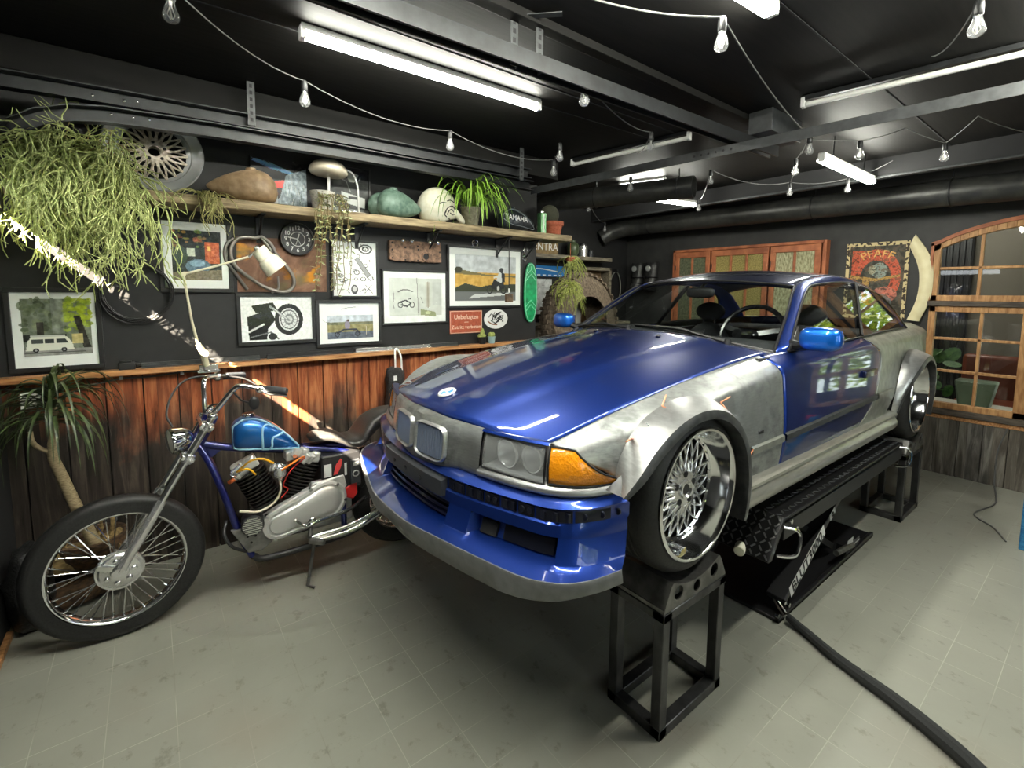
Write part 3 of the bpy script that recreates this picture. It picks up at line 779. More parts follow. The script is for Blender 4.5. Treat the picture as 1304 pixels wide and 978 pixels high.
# ---- bumper
SPL = [(0, -.838), (.15, -.832), (.3, -.800), (.5, -.752), (.67, -.705), (.755, -.652), (.80, -.595), (.826, -.52), (.838, -.43)]
def spl(v): return interp(SPL, abs(v))
def plan(tab, s):
    """point at fraction s of the arc of a half plan curve"""
    pts = [Vector((a, c)) for a, c in tab]
    P2 = catmull([Vector((a.x, a.y, 0)) for a in pts], 10)
    L = [0]
    for a, c in zip(P2[:-1], P2[1:]): L.append(L[-1] + (c - a).length)
    x = s * L[-1]; j = 0
    while j < len(L) - 2 and L[j + 1] < x: j += 1
    t = (x - L[j]) / max(1e-9, L[j + 1] - L[j]); p = P2[j].lerp(P2[j + 1], t)
    return p.x, p.y          # v, u
BT = [(0, -.700), (.15, -.700), (.28, -.690), (.40, -.655), (.55, -.605), (.66, -.562), (.72, -.505), (.752, -.42), (.775, -.345)]     # top shelf edge
BM = [(0, -.725), (.15, -.722), (.28, -.708), (.40, -.680), (.55, -.632), (.67, -.585), (.735, -.52), (.770, -.43), (.788, -.345)]     # strip face
BL = [(0, -.742), (.15, -.738), (.3, -.722), (.5, -.690), (.68, -.628), (.755, -.545), (.785, -.44), (.80, -.345)]       # lower face
ns = 34
def bp(tab, s, sg): v, u = plan(tab, s); return (u, v * sg)
def recess(s, w):
    """the three openings in the lower face sit back behind the skin"""
    a = min(1, max(0, (.285 - s) / .012)); c = min(1, max(0, (s - .40) / .012)) * min(1, max(0, (.745 - s) / .012))
    return .045 * max(a, c)
def bumper_row(s, sg):
    r = []
    for tab, w, du in ((BT, .074, .06), (BT, .071, .02), (BT, .061, 0), (BM, .051, 0), (BM, .046, .008), (BM, .004, .008), (BM, -.002, 0)):
        u, v = bp(tab, s, sg); r.append(cp(u + du, v, w))
    u, v = bp(SPL, s, sg); ub, vb = bp(BM, s, sg)
    for f, w, rc in ((.02, -.040, 0), (.03, -.046, 1), (.30, -.110, 1), (.34, -.116, 0), (.60, -.124, 0), (.96, -.129, 0)):
        q = recess(s, w) if rc else 0
        r.append(cp(lerp(ub, u, f) + q, lerp(vb, v, f) * (1 - .4 * q), w))
    return r
ns = 80
full = [(1 - i / ns, -1) for i in range(ns)] + [(i / ns, 1) for i in range(ns + 1)]
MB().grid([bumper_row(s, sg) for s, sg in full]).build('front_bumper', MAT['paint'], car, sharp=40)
# splitter / lip below it
def lip_row(s, sg):
    u, v = bp(SPL, s, sg); ub, vb = bp(BM, s, sg); wb = interp([(0, -.190), (.3, -.212), (.55, -.216), (.75, -.194), (.88, -.178), (1, -.178)], s)
    return [cp(lerp(ub, u, .8), lerp(vb, v, .8), -.131), cp(u + .002, v, -.127), cp(u, v * 1.003, -.135), cp(u + .010, v, wb + .006), cp(u + .016, v * .995, wb), cp(u + .10, v * .9, wb - .002)]
MB().grid([lip_row(s, sg) for s, sg in full]).build('front_splitter', MAT['splitter'], car, sharp=40)['label'] = 'dull grey metal chin splitter'
# black licence-plate holder and the strip pockets
def strip(s0, s1, sg0, sg1, wa, wb, out, mat, name, n=14, parent=car):
    xs = [lerp(s0 * sg0, s1 * sg1, i / n) for i in range(n + 1)]
    g = []
    for x in xs:
        sg = 1 if x >= 0 else -1; u, v = bp(BM, abs(x), sg)
        g.append([cp(u + .012, v, wa), cp(u - out, v * (1 + out * .3), wa - .004), cp(u - out, v * (1 + out * .3), wb + .004), cp(u + .012, v, wb)])
    m = MB().grid(g)
    for r in (g[0], g[-1]): m.add(r, [(0, 1, 2, 3)])
    return m.build(name, mat, parent, sharp=30)
ph = strip(.26, .26, -1, 1, .040, -.026, .020, MAT['bumperblack'], 'plate_holder')
b = MB()
for y in (-.13, -.02, .11): b.ell(cp(-.746, y, .006), .004, .009, .009, 8, 6)
b.build('screw_hole', MAT['blackmat'], ph)
for sg in (1, -1):
    for s0, s1 in ((.275, .36), (.37, .45), (.46, .52), (.53, .59), (.60, .66), (.67, .79), (.80, .985)):
        p = strip(s0, s1, sg, sg, .047, .003, -.004, MAT['chip'], 'bumper_pocket', 6)
        m_ = 2 if s1 - s0 < .1 else 3
        for k in range(m_):
            u, v = bp(BM, lerp(s0, s1, (k + .5) / m_), sg); b = MB()
            if int(s0 * 100) % 2 == 0: b.cyl(cp(u + .008, v, .025), cp(u + .001, v * 1.001, .025), .011, n=12)
            else: c = cp(u + .008, v, .025); b.box(c.x - .006, c.x + .004, c.y - .013, c.y + .013, c.z - .014, c.z + .014)
            b.build('pocket_rib', MAT['chip'], p, bevel=.001)
# central lower intake: dark slot with slats
def face(tab, s0, s1, sg0, sg1, wa, wb, out, mat, name, n=12):
    g = []
    for i in range(n + 1):
        x = lerp(s0 * sg0, s1 * sg1, i / n); sg = 1 if x >= 0 else -1; u, v = bp(tab, abs(x), sg)
        g.append([cp(u - out + .02, v, wa), cp(u - out, v, wa), cp(u - out, v, wb), cp(u - out + .02, v, wb)])
    m = MB().grid(g)
    for r in (g[0], g[-1]): m.add(r, [(0, 1, 2, 3)])
    return m.build(name, mat, car, sharp=30)
def face2(s0, s1, sg0, sg1, fa, fb, depth, mat, name, n=12):
    """patch set back inside an opening of the lower face; fa, fb = 0 at its top .. 1 at its foot"""
    g = []
    for i in range(n + 1):
        x = lerp(s0 * sg0, s1 * sg1, i / n); sg = 1 if x >= 0 else -1; u, v = bp(SPL, abs(x), sg); ub, vb = bp(BM, abs(x), sg)
        def pt(t, d): f = lerp(.03, .30, t); return cp(lerp(ub, u, f) + d, lerp(vb, v, f) * (1 - .4 * max(0, d)), lerp(-.046, -.110, t))
        g.append([pt(fa, depth + .015), pt(fa, depth), pt(fb, depth), pt(fb, depth + .015)])
    m = MB().grid(g)
    for r in (g[0], g[-1]): m.add(r, [(0, 1, 2, 3)])
    return m.build(name, mat, car, sharp=30)
face2(.275, .275, -1, 1, .0, 1., .040, MAT['chip'], 'lower_intake')
for f in (.14, .44, .74): face2(.272, .272, -1, 1, f, f + .12, .026, MAT['darkpaint'], 'intake_slat')
for sg in (1, -1):
    face2(.43, .50, sg, sg, .30, .95, .034, MAT['blackmat'], 'brake_duct', 4)
    face2(.53, .725, sg, sg, .22, .92, .036, MAT['chip'], 'fog_lamp_blank', 6)
# ---- greenhouse
GH = [((.86, .688, .438), (.905, .735, .443)), ((1.15, .615, .61), (1.15, .668, .60)), ((1.42, .54, .765), (1.395, .612, .745)), ((1.60, .535, .812), (1.55, .602, .776)),
      ((1.9, .54, .838), (1.9, .597, .795)), ((2.2, .54, .835), (2.2, .597, .788)), ((2.5, .54, .803), (2.46, .602, .752)), ((2.72, .55, .745), (2.66, .628, .70)),
      ((2.92, .575, .645), (2.78, .668, .615)), ((3.10, .605, .545), (2.85, .715, .515)), ((3.17, .625, .505), (2.875, .735, .478))]
E1 = catmull([g[0] for g in GH], 6); D1 = catmull([g[1] for g in GH], 6)
for sg in (1, -1):
    g = []
    for e, d in zip(E1, D1):
        mid = e.lerp(d, .5) + Vector((0, .012, .010))
        row = []
        for k in range(6):
            t = k / 5; row.append(e * (1-t)**2 + mid * 2*t*(1-t) + d * t*t)
        g.append([cp(p.x, sg * p.y, p.z) for p in row])
    MB().grid(g).build('roof_pillar', MAT['paint'], car, sharp=50, solid=.02)
    # C-pillar foot, between the quarter-glass edge, rear glass and the belt
    g = []
    for i in range(9):
        s = i / 8; a = E1[-1].lerp(Vector((3.17, .625, .505)), s); 
        top = D1[-1].lerp(E1[-1], s); u = lerp(2.88, 3.2, s); r = side_rows(u)[0]
        g.append([cp(top.x, sg * top.y, top.z), cp(lerp(top.x, u, .5), sg * lerp(top.y, r.y, .5) * 1.004, lerp(top.z, r.z, .5)), cp(u, sg * r.y, r.z)])
    MB().grid(g).build('pillar_foot', MAT['paint'], car, sharp=60)
    # side glass
    def dlo_top(u):
        P = [(p.x, p.z) for p in D1]
        for a, c in zip(P[:-1], P[1:]):
            if a[0] <= u <= c[0]: return lerp(a[1], c[1], (u - a[0]) / max(1e-6, c[0] - a[0]))
        return P[-1][1]
    def gv(u, w):
        wb = interp(L_TOP, u)[1]; return .733 - (w - wb) / .345 * .135
    def gl(ua, ub, name, mat, off=0., cut=None):
        g = []
        for i in range(25):
            u = lerp(ua, ub, i / 24); wb = interp(L_TOP, u)[1]; wt = max(wb + .002, dlo_top(u))
            g.append([cp(u, sg * (gv(u, lerp(wb, wt, k / 5)) + off), lerp(wb, wt, k / 5)) for k in range(6)])
        return MB().grid(g).build(name, mat, car, sharp=60)
    gl(.93, 2.06, 'side_window', MAT['carglass'])
    gl(2.065, 2.87, 'quarter_window', MAT['carglass'])
    b = MB(); pa, pb = Vector((1.925, gv(1.93, .46) + .004, .462)), Vector((2.165, gv(2.16, .79) + .004, .79))
    b.bar(cp(pa.x, sg * pa.y, pa.z), cp(pb.x, sg * pb.y, pb.z), .045, .012, up=(0, 1, .4)); b.build('door_pillar', MAT['black'], car)
    # weather strips: belt and glass frame
    b = MB(); b.tube([cp(u, sg * (interp(L_TOP, u)[0] + .004), interp(L_TOP, u)[1] + .004) for u in [.90 + .05 * i for i in range(40)]], .006, 6)
    b.tube([cp(p.x, sg * (p.y + .002), p.z) for p in D1], .006, 6); b.build('window_seal', MAT['black'], car)
    # moulding along doors and quarter, sill joint line, side repeater
    for ua, ub, mat in ((.72, 1.96, MAT['grey_bar']), (1.985, 2.30, MAT['primer']), (.42, .70, MAT['primer'])):
        g = []
        for i in range(15):
            u = lerp(ua, ub, i / 14); wm = interp([(.4, .066), (.72, .074), (2., .098), (2.4, .104)], u)
            g.append([cp(u, sg * (side_v(u, wm + .018) + .001), wm + .018), cp(u, sg * (side_v(u, wm + .012) + .012), wm + .012), cp(u, sg * (side_v(u, wm - .012) + .012), wm - .014), cp(u, sg * (side_v(u, wm - .02) + .001), wm - .020)])
        MB().grid(g).build('side_moulding', mat, car, sharp=30)
    b = MB(); w_ = .135; u_ = .50; b.obox(cp(u_, sg * (side_v(u_, w_) + .001), w_), (.022, 0, 0), (0, .003, 0), (0, 0, .008)); b.build('side_repeater', MAT['black'], car, bevel=.003)
    # door handle
    g = MB(); u_, w_ = 1.80, .262; vv_ = side_v(u_, w_)
    g.obox(cp(u_, sg * (vv_ + .008), w_), (.10, 0, 0), (0, .012, 0), (0, 0, .020)); g.build('door_handle', MAT['darkpaint'], car, bevel=.006)
    # side skirt
    g = []
    prof = [(.79, -.052), (.828, -.060), (.838, -.070), (.836, -.084), (.826, -.090), (.832, -.100), (.842, -.120), (.842, -.146), (.832, -.166), (.815, -.176), (.70, -.176)]
    for i in range(21):
        u = lerp(.325, 2.38, i / 20); g.append([cp(u, sg * v, w) for v, w in prof])
    m = MB().grid(g)
    for r in (g[0], g[-1]): m.add(r, [list(range(len(r)))])
    m.build('side_skirt', MAT['skirt'], car, sharp=40)
    # mirror
    mo = MB(); c = Vector((.93, .862, .512))
    def mf(p):
        p = Vector(p); e = 3.2
        return Vector((math.copysign(abs(p.x / .050) ** (2/e), p.x) * .050, math.copysign(abs(p.y / .088) ** (2/e), p.y) * .088, math.copysign(abs(p.z / .056) ** (2/e), p.z) * .056))
    mo.ell(cp(c.x, sg * c.y, c.z), .050, .088, .056, 28, 18, None, mf); mm = mo.build('wing_mirror', MAT['mirror_paint'], car, sharp=60)
    b = MB(); b.obox(cp(c.x + .052, sg * c.y, c.z), (.004, 0, 0), (0, .07, 0), (0, 0, .04)); b.build('mirror_glass', MAT['chrome'], mm, bevel=.002)
    b = MB(); b.tube([cp(.98, sg * .715, .468), cp(.96, sg * .76, .470), cp(.94, sg * .80, .485)], [.028, .022, .024], 10); b.build('mirror_arm', MAT['black'], mm)
    b = MB(); b.add([cp(.92, sg * .737, .446), cp(1.06, sg * .737, .446), cp(1.10, sg * .695, .56)], [(0, 1, 2)]); b.build('mirror_sail', MAT['black'], car, solid=.01)
# windscreen, roof, rear glass
def cross(e, cu, cw, n=24):
    out = []
    for j in range(n + 1):
        q = -1 + 2 * j / n; out.append(cp(cu + (e.x - cu) * q * q, q * e.y, cw + (e.z - cw) * abs(q) ** 2.2))
    return out
g = []
for i in range(13):
    t = i / 12; e = E1[i] ; g.append(cross(e, lerp(.735, 1.335, t), lerp(.500, .802, t)))
MB().grid(g).build('windscreen', MAT['carglass'], car, sharp=60)
b = MB()
b.tube(cross(E1[0], .735, .502) , .007, 6); b.tube(cross(E1[12], 1.335, .803), .006, 6)
for sg in (1, -1): b.tube([cp(e.x, sg * e.y, e.z + .003) for e in E1[:13]], .007, 6)
b.build('windscreen_seal', MAT['black'], car)
RC = [(0, 1.335, .802), (.12, 1.50, .842), (.35, 1.85, .885), (.6, 2.25, .888), (.85, 2.58, .855), (1, 2.74, .812)]
g = []
for i in range(12, 43):
    t = (i - 12) / 30; e = E1[i]; cu, cw = interp(RC, t); g.append(cross(e, cu, cw))
MB().grid(g).build('roof', MAT['darkpaint'], car, sharp=60, solid=.02)
g = []
for i in range(42, len(E1)):
    t = (i - 42) / (len(E1) - 43); e = E1[i]; g.append(cross(e, lerp(2.74, 3.22, t), lerp(.812, .515, t)))
MB().grid(g).build('rear_window', MAT['carglass'], car, sharp=60)
# boot lid, tail panel, rear bumper
g = []
for i in range(13):
    t = i / 12; u = lerp(3.18, 3.63, t); e = interp(L_TOP, min(u, 3.62))
    g.append(cross(Vector((u, e[0], e[1])), u + .03, lerp(.515, .485, t)))
MB().grid(g).build('boot_lid', MAT['darkpaint'], car, sharp=50, solid=.006)
g = []
for w in (.48, .40, .30, .16, .10, .06, -.02, -.16):
    o = 3.66 if w > .12 else 3.72
    g.append([cp(o - .25 * abs(q) ** 5 + (.03 if w > .4 else 0) * 0, q * (.66 if w > .12 else .70), w) for q in [-1 + k / 8 for k in range(17)]])
MB().grid(g).build('tail_panel', MAT['darkpaint'], car, sharp=40)
# cowl, wipers
MB().grid([cross(Vector((lerp(.80, .868, t), .695, .432 + .006 * t)), lerp(.70, .742, t), .500 - .006 * (1 - t)) for t in (0, .3, .7, 1)]).build('cowl', MAT['black'], car)
for (a, c) in (((.775, .50, .475), (.80, -.10, .516)), ((.765, -.12, .508), (.84, -.62, .475))):
    b = MB(); pa, pc = cp(*a), cp(*c); mid = (Vector(pa) + Vector(pc)) / 2 + Vector((0, 0, .03))
    b.tube(catmull([pa, Vector(pa).lerp(mid, .6), mid, Vector(pc) + Vector((0, 0, .012))], 6), .007, 6)
    b.tube([Vector(pa) + Vector((.012, 0, .008)), mid + Vector((.01, 0, -.018)), Vector(pc) + Vector((.008, 0, .004))], .006, 6)
    b.cyl(Vector(pa) + Vector((-.01, 0, -.03)), Vector(pa) + Vector((0, 0, .015)), .016)
    b.build('wiper', MAT['black'], car)
# ---- cabin
b = MB()
b.box(CX + .62, CX + 3.4, CY - .70, CY + .70, CZ - .12, CZ - .10)
b.box(CX + .60, CX + .64, CY - .72, CY + .72, CZ - .12, CZ + .40)
b.box(CX + 2.45, CX + 3.3, CY - .70, CY + .70, CZ - .1, CZ + .43)
for sg in (1, -1): b.box(CX + .65, CX + 3.3, CY - sg * .70 - .02, CY - sg * .70 + .02, CZ - .12, CZ + .425)
b.build('cabin_trim', MAT['interior'], car)
g = []
for i in range(7):
    v = [-.66, -.44, -.22, 0, .22, .44, .66][i]; hp = .045 if v < -.1 and v > -.6 else .0
    hp = .035 if abs(v + .36) < .25 else 0
    g.append([cp(.80 + .1 * (v / .66) ** 2, v, .445 - .02 * abs(v)), cp(.95, v, .462 + hp * .5), cp(1.10, v, .470 + hp), cp(1.17, v, .44 + hp), cp(1.19, v, .33), cp(1.05, v, .2)])
MB().grid(g).build('dashboard', MAT['interior'], car, sharp=60)
for v in (-.36, .36):
    b = MB()
    def sf(p): return p
    b.ell(cp(1.72, v, .02), .26, .24, .10, 18, 10); b.ell(cp(2.02, v, .20), .10, .23, .30, 18, 12, Matrix.Rotation(.28, 3, 'Y'))
    s_ = b.build('front_seat', MAT['seat'], car)
    b = MB(); b.ell(cp(2.10, v, .575), .05, .125, .075, 18, 10); b.cyl(cp(2.08, v - .05, .44), cp(2.10, v - .05, .56), .008); b.cyl(cp(2.08, v + .05, .44), cp(2.10, v + .05, .56), .008); b.build('headrest', MAT['seat'], s_)
b = MB(); b.ell(cp(2.72, 0, .24), .12, .62, .24, 20, 10, Matrix.Rotation(.35, 3, 'Y')); b.ell(cp(2.45, 0, .02), .24, .62, .12, 20, 10); b.build('rear_bench', MAT['seat'], car)
# the car is left-hand drive: its wheel sits on the viewer's side
b = MB(); sc = cp(1.30, .36, .475); ax = Vector((-.93, 0, .42)).normalized()
b.torus(sc, ax, .185, .014, 36, 8); x_, y_, d_ = frame_for(ax)
for a in (.25, PI - .25, -PI / 2): b.bar(sc, sc + (x_ * math.cos(a) + y_ * math.sin(a)) * .185, .03, .012, up=ax)
b.ell(sc, .05, .05, .03, 14, 8); b.tube([sc, sc + ax * .18 - Vector((0, 0, .06))], .03, 10)
b.build('steering_wheel', MAT['blackgloss'], car)
b = MB(); b.tube([cp(1.40, 0, .79), cp(1.36, 0, .765), cp(1.33, 0, .735)], .01, 8); b.ell(cp(1.335, 0, .725), .018, .10, .034, 24, 12, None, lambda p: Vector((p.x, math.copysign(abs(p.y / .10) ** .5, p.y) * .10, math.copysign(abs(p.z / .034) ** .6, p.z) * .034)))
b.build('rear_view_mirror', MAT['black'], car)
# underside so that no light passes through the body
b = MB(); b.box(CX - .42, CX + 3.4, CY - .55, CY + .55, CZ - .18, CZ - .14); b.box(CX - .45, CX + .6, CY - .52, CY + .52, CZ - .14, CZ + .15)
b.build('underbody', MAT['blackmat'], car)
for u0 in (0, WB):
    for sg in (1, -1):
        b = MB(); n = 16; v1 = .66 if u0 == 0 else .72
        b.grid([[cp(u0 + .314 * math.cos(a), sg * v, .314 * math.sin(a)) for v in (.52, v1)] for a in [(-.15 + 1.3 * i / n) * PI for i in range(n + 1)]])
        b.build('wheel_liner', MAT['blackmat'], car)
# ------------------------------------------------------------ car wheels: stretched tyre, deep polished lip, mesh spokes
def car_wheel(u0, vl, sg, R=.243, TR=.302, name='wheel'):
    o = Vector(cp(u0, sg * vl, 0)); ax = Vector((0, -sg, 0))            # axis points outwards
    t = MB(); W = .225
    prof = [(R - .004, -.006), (R + .006, -.004), (R + .022, -.010), (R + .040, -.022), (TR - .010, -.036), (TR - .002, -.050), (TR, -.075)]
    for k in range(5):
        h = -.085 - k * .028; prof += [(TR, h), (TR - .006, h - .003), (TR - .006, h - .007), (TR, h - .010)]
    prof += [(TR, -.212), (TR - .012, -.232), (R + .02, -.248), (R - .01, -.25)]
    t.lathe(prof, o, ax, 72)
    T = t.build('wheel', MAT['rubber'], car, sharp=30); T['label'] = 'wheel with stretched tyre and polished deep-dish mesh rim'
    r = MB()
    r.lathe([(R - .012, -.012), (R - .002, -.004), (R, .0), (R - .004, .004), (R - .012, .003), (R - .016, -.004), (R - .018, -.02), (R - .026, -.045), (R - .034, -.072), (R - .040, -.080), (R - .055, -.083), (R - .058, -.10), (R - .05, -.22)], o, ax, 72)
    r.build('rim_lip', MAT['chrome'], T, sharp=40)
    fx, fy, fd = frame_for(ax)
    def pt(rad, a, h): return o + fd * h + (fx * math.cos(a) + fy * math.sin(a)) * rad
    n = 20; b = MB()
    # crossed spokes: two fans of ribs that run in opposite directions and weave a mesh
    for k in range(n):
        a = 2 * PI * k / n
        for dd in (1, -1):
            pts = [pt(.064, a + dd * .02, -.068), pt(.092, a + dd * .06, -.073), pt(.130, a + dd * .175, -.078), pt(R - .068, a + dd * .30, -.084), pt(R - .054, a + dd * .335, -.088)]
            b.tube(catmull(pts, 3), [.0082] * 3 + [.0064] * 4 + [.0058] * 6, 6)
    b.build('spokes', MAT['chromeB'], T, sharp=60)
    b = MB(); b.lathe([(.0, -.060), (.024, -.060), (.030, -.052), (.034, -.052), (.036, -.062), (.07, -.064), (.078, -.072), (.078, -.10), (.0, -.10)], o, ax, 32); H = b.build('hub', MAT['chromeB'], T, sharp=30)
    for k in range(5):
        a = 2 * PI * k / 5 + .3; c = pt(.056, a, -.067); b = MB(); b.cyl(c, c + fd * .006, .0125, n=12); b.build('lug_hole', MAT['blackmat'], T)
    b = MB(); c = pt(0, 0, -.062); b.cyl(c, c + fd * .004, .02, n=20); b.build('centre_bore', MAT['black'], T)
    for k in range(30):
        a = 2 * PI * (k + .5) / 30; c = pt(R - .047, a, -.083); b = MB(); b.cyl(c, c + fd * .007, .0042, n=6); b.build('rim_bolt', MAT['chrome'], T)
    b = MB(); b.lathe([(.0, -.165), (R - .09, -.165), (R - .09, -.18), (0, -.18)], o, ax, 40); b.build('brake_disc', MAT['steel_dark'], T, sharp=30)
    b = MB(); b.lathe([(R - .057, -.115), (R - .06, -.15), (R - .06, -.245), (0, -.245)], o, ax, 40); b.build('rim_barrel', MAT['steel_dark'], T, sharp=30)
    if u0 == 0 and sg > 0:   # small foil sticker low on the near lip
        b = MB(); a = math.atan2(-1, .0); 
        c = o + Vector((-.045, 0, -.213)) + fd * -.03; b.obox(c, (.014, 0, .004), (0, .001, 0), (-.002, 0, .008)); b.build('sticker', M('foil_sticker', S(214, 196, 130), .3, .4), T)
for sg in (1, -1):
    car_wheel(0, .838, sg); car_wheel(WB, .878, sg)

# ------------------------------------------------------------ stands, scissor lift, hose
FL = 0.0
def stand(x0, x1, y0, y1, label, zt=.452):
    """welded square-tube frame with a folded sheet cradle on top"""
    t = thing('wheel_stand', label, 'wheel stand', ((x0 + x1) / 2, (y0 + y1) / 2, 0), 'wheel stands under the car')
    w = .04; h = w / 2
    for x in (x0 + h, x1 - h):
        for y in (y0 + h, y1 - h):
            b = MB(); b.box(x - h, x + h, y - h, y + h, 0.0, zt); b.build('leg', MAT['steel_dark'], t, bevel=.003)
    for nm, za, zb in (('base_frame', 0, w), ('top_frame', zt - .01, zt + .022)):
        b = MB(); e = .004 if nm == 'top_frame' else .0015
        for y in (y0, y1 - w): b.box(x0 - e, x1 + e, y - e, y + w + e, za, zb)
        for x in (x0, x1 - w): b.box(x - e, x + w + e, y0 - e, y1 + e, za, zb)
        b.build(nm, MAT['steel_dark'], t, bevel=.003)
    # cradle: two side plates with a dip for the tyre and three holes, end plates and sloping bed
    cr = MB(); xm = (x0 + x1) / 2; L = (x1 - x0) / 2; R = .315; zc = CZ
    def plate(y):
        n = 24; top = []
        for i in range(n + 1):
            x = lerp(-L + .0, L - .0, i / n)
            z = min(zt + .155, zc - math.sqrt(max(.01, R * R - x * x)) if abs(x) < R * .93 else 9)
            ramp_ = zt + .03 + (L - abs(x)) / .06 * .12
            top.append((x, max(zt + .03, min(z, ramp_, zt + .145))))
        # plate with round holes, as an annulus-filled grid per hole
        holes = [(-L * .58, zt + .072, .026), (0, zt + .055, .022), (L * .58, zt + .072, .026)]
        edges = [-L, -L * .30, L * .30, L]
        def tz(x):
            for a, c in zip(top[:-1], top[1:]):
                if a[0] <= x <= c[0] + 1e-9: return lerp(a[1], c[1], (x - a[0]) / max(1e-9, c[0] - a[0]))
            return top[-1][1]
        for (hx, hz, hr), ea, eb in zip(holes, edges[:-1], edges[1:]):
            outer = []
            for i in range(9): outer.append((lerp(ea, eb, i / 8), zt + .02))
            for i in range(1, 4): outer.append((eb, lerp(zt + .02, tz(eb), i / 4)))
            for i in range(13): x = lerp(eb, ea, i / 12); outer.append((x, tz(x)))
            for i in range(1, 4): outer.append((ea, lerp(tz(ea), zt + .02, i / 4)))
            inner = []
            for ox, oz in outer:
                a = math.atan2(oz - hz, ox - hx); inner.append((hx + hr * math.cos(a), hz + hr * math.sin(a)))
            s1 = -.004; rows = []
            for q, dy in ((outer, 0), (inner, 0), (inner, .006), (outer, .006)): rows.append([(xm + p[0], y + dy, p[1]) for p in q])
            cr.grid(rows, closev=True, closeu=True)
        return top
    top = plate(y0); plate(y1 - .006)
    cr.grid([[(xm + x, y, z - .004) for x, z in top] for y in (y0 + .003, y1 - .003)])
    for x in (x0, x1 - .006):
        cr.box(x, x + .006, y0 + .004, y1 - .004, zt + .02, zt + .036)
    cr.build('cradle', MAT['steel_mid'], t, sharp=30)
    return t
stand(1.335, 1.735, .880, 1.115, 'dark welded steel stand with holed cradle under the near front wheel')
stand(CX + WB - .21, CX + WB + .21, .842, 1.08, 'dark welded steel stand under the near rear wheel, by the boarded wall')
stand(1.335, 1.735, 2.325, 2.560, 'dark welded steel stand under the far front wheel, behind the chin splitter')
stand(CX + WB - .21, CX + WB + .21, 2.36, 2.60, 'dark welded steel stand under the far rear wheel, hidden behind the scissor lift')
lift = thing('scissor_lift', 'black low scissor car lift with white lettering and chrome handles, raised under the car sill', 'car lift', (2.98, 1.2, 0))
b = MB(); b.box(2.30, 3.66, .895, 1.60, 0, .018)
for y in (.895, 1.58): b.box(2.30, 3.66, y, y + .02, .0, .03)
b.build('base_plate', MAT['liftblack'], lift, bevel=.004)
# top ramp of chequer plate, tilted end flap towards the viewer
b = MB(); PXa, PXb, PZ = 2.20, 4.00, .572
b.box(PXa, PXb, .858, 1.40, PZ - .027, PZ); b.box(PXa, PXb, .858, .880, PZ - .105, PZ - .01); b.box(PXa, PXb, 1.38, 1.40, PZ - .08, PZ - .01)
top = b.build('platform', MAT['liftblack'], lift, bevel=.003)
def tread(nx, ny, o, fu, fv, nrm, mat, name):
    b = MB(); U, W = fu.normalized(), fv.normalized()
    for i in range(nx):
        for j in range(ny):
            c = o + fu * ((i + .5) / nx) + fv * ((j + .5) / ny) + nrm * .0015; a = .7 if (i + j) % 2 else -.7
            b.obox(c, (U * math.cos(a) + W * math.sin(a)) * .012, (W * math.cos(a) - U * math.sin(a)) * .0032, nrm * .002)
    tag(b.build(name, mat, lift), kind='stuff')
tread(52, 9, Vector((PXa, .862, PZ)), Vector((PXb - PXa, 0, 0)), Vector((0, .53, 0)), Vector((0, 0, 1)), M('worn_tread', (.16, .16, .165), .3, .6), 'chequer_tread')
fo, fu, fv = Vector((PXa, .858, PZ)), Vector((-.135, 0, -.165)), Vector((0, .48, 0)); fn = Vector((-.165, 0, .135)).normalized()
b = MB(); b.prism([(0, 0), (1, 0), (1, 1), (0, 1)], fo, fu, fv, fn * .012); b.prism([(0, 0), (1, 0), (1.0, .3), (0, .3)], fo + Vector((0, .004, 0)), fu, Vector((.12, 0, -.02)), Vector((0, .006, 0))); b.build('end_flap', MAT['liftblack'], lift, bevel=.003)
tread(7, 15, fo + fn * .012, fu, fv, fn, M('worn_tread_light', (.30, .30, .31), .28, .7), 'flap_tread')
# scissor arms with lettering
def arm(xa, za, xb, zb, y, name='scissor_arm'):
    b = MB(); b.bar((xa, y, za), (xb, y, zb), .036, .085, up=(0, 1, 0)); return b.build(name, MAT['liftblack'], lift, bevel=.004)
a1 = arm(2.36, .085, 3.16, .505, .94); arm(3.16, .07, 2.40, .505, 1.0); arm(2.36, .085, 3.16, .505, 1.36); arm(3.16, .07, 2.40, .505, 1.30)
d = Vector((.80, 0, .42)).normalized(); n2 = Vector((-d.z, 0, d.x))
pl = Vector((2.46, .902, .098)) + n2 * .0
b = MB(); L0, L1 = .06, .50; o = Vector((2.36, .8975, .085))
b.prism([(L0, -.034), (L1, -.034), (L1, .034), (L0, .034)], o, d, n2, (0, -.0012, 0))
b.mi = 1; b.text('BLUT3000.', o + d * (L0 + L1) / 2 + Vector((0, -.0016, 0)), d, n2, .088, .0012, space=.98, weight=.022)
b.build('lettering_plate', [M('white_decal', S(226, 226, 222), .5), MAT['blackmat']], a1, smooth=False)
b = MB(); o2 = Vector((2.36, .8975, .085)) + d * .58
b.prism([(0, -.02), (.075, -.02), (.075, .022), (0, .022)], o2, d, n2, (0, -.0012, 0)); b.mi = 1; b.torus(o2 + d * .037 + Vector((0, -.002, 0)), (0, 1, 0), .012, .003, 14, 5); b.build('decal', [M('grey_decal', S(170, 172, 172), .5), MAT['blackmat']], a1, smooth=False)
b = MB(); b.bar((3.20, .93, .05), (3.42, .93, .05), .05, .06); b.mi = 1; b.box(3.20, 3.29, .8995, .9008, .075, .118); b.box(3.20, 3.42, .8995, .903, .06, .062); b.build('cylinder_bracket', [MAT['liftblack'], M('grey_decal2', S(180, 180, 178), .5)], lift)
b = MB(); b.cyl((3.02, .90, .105), (3.28, .90, .07), .016); b.build('hydraulic_rod', MAT['steel_mid'], lift)
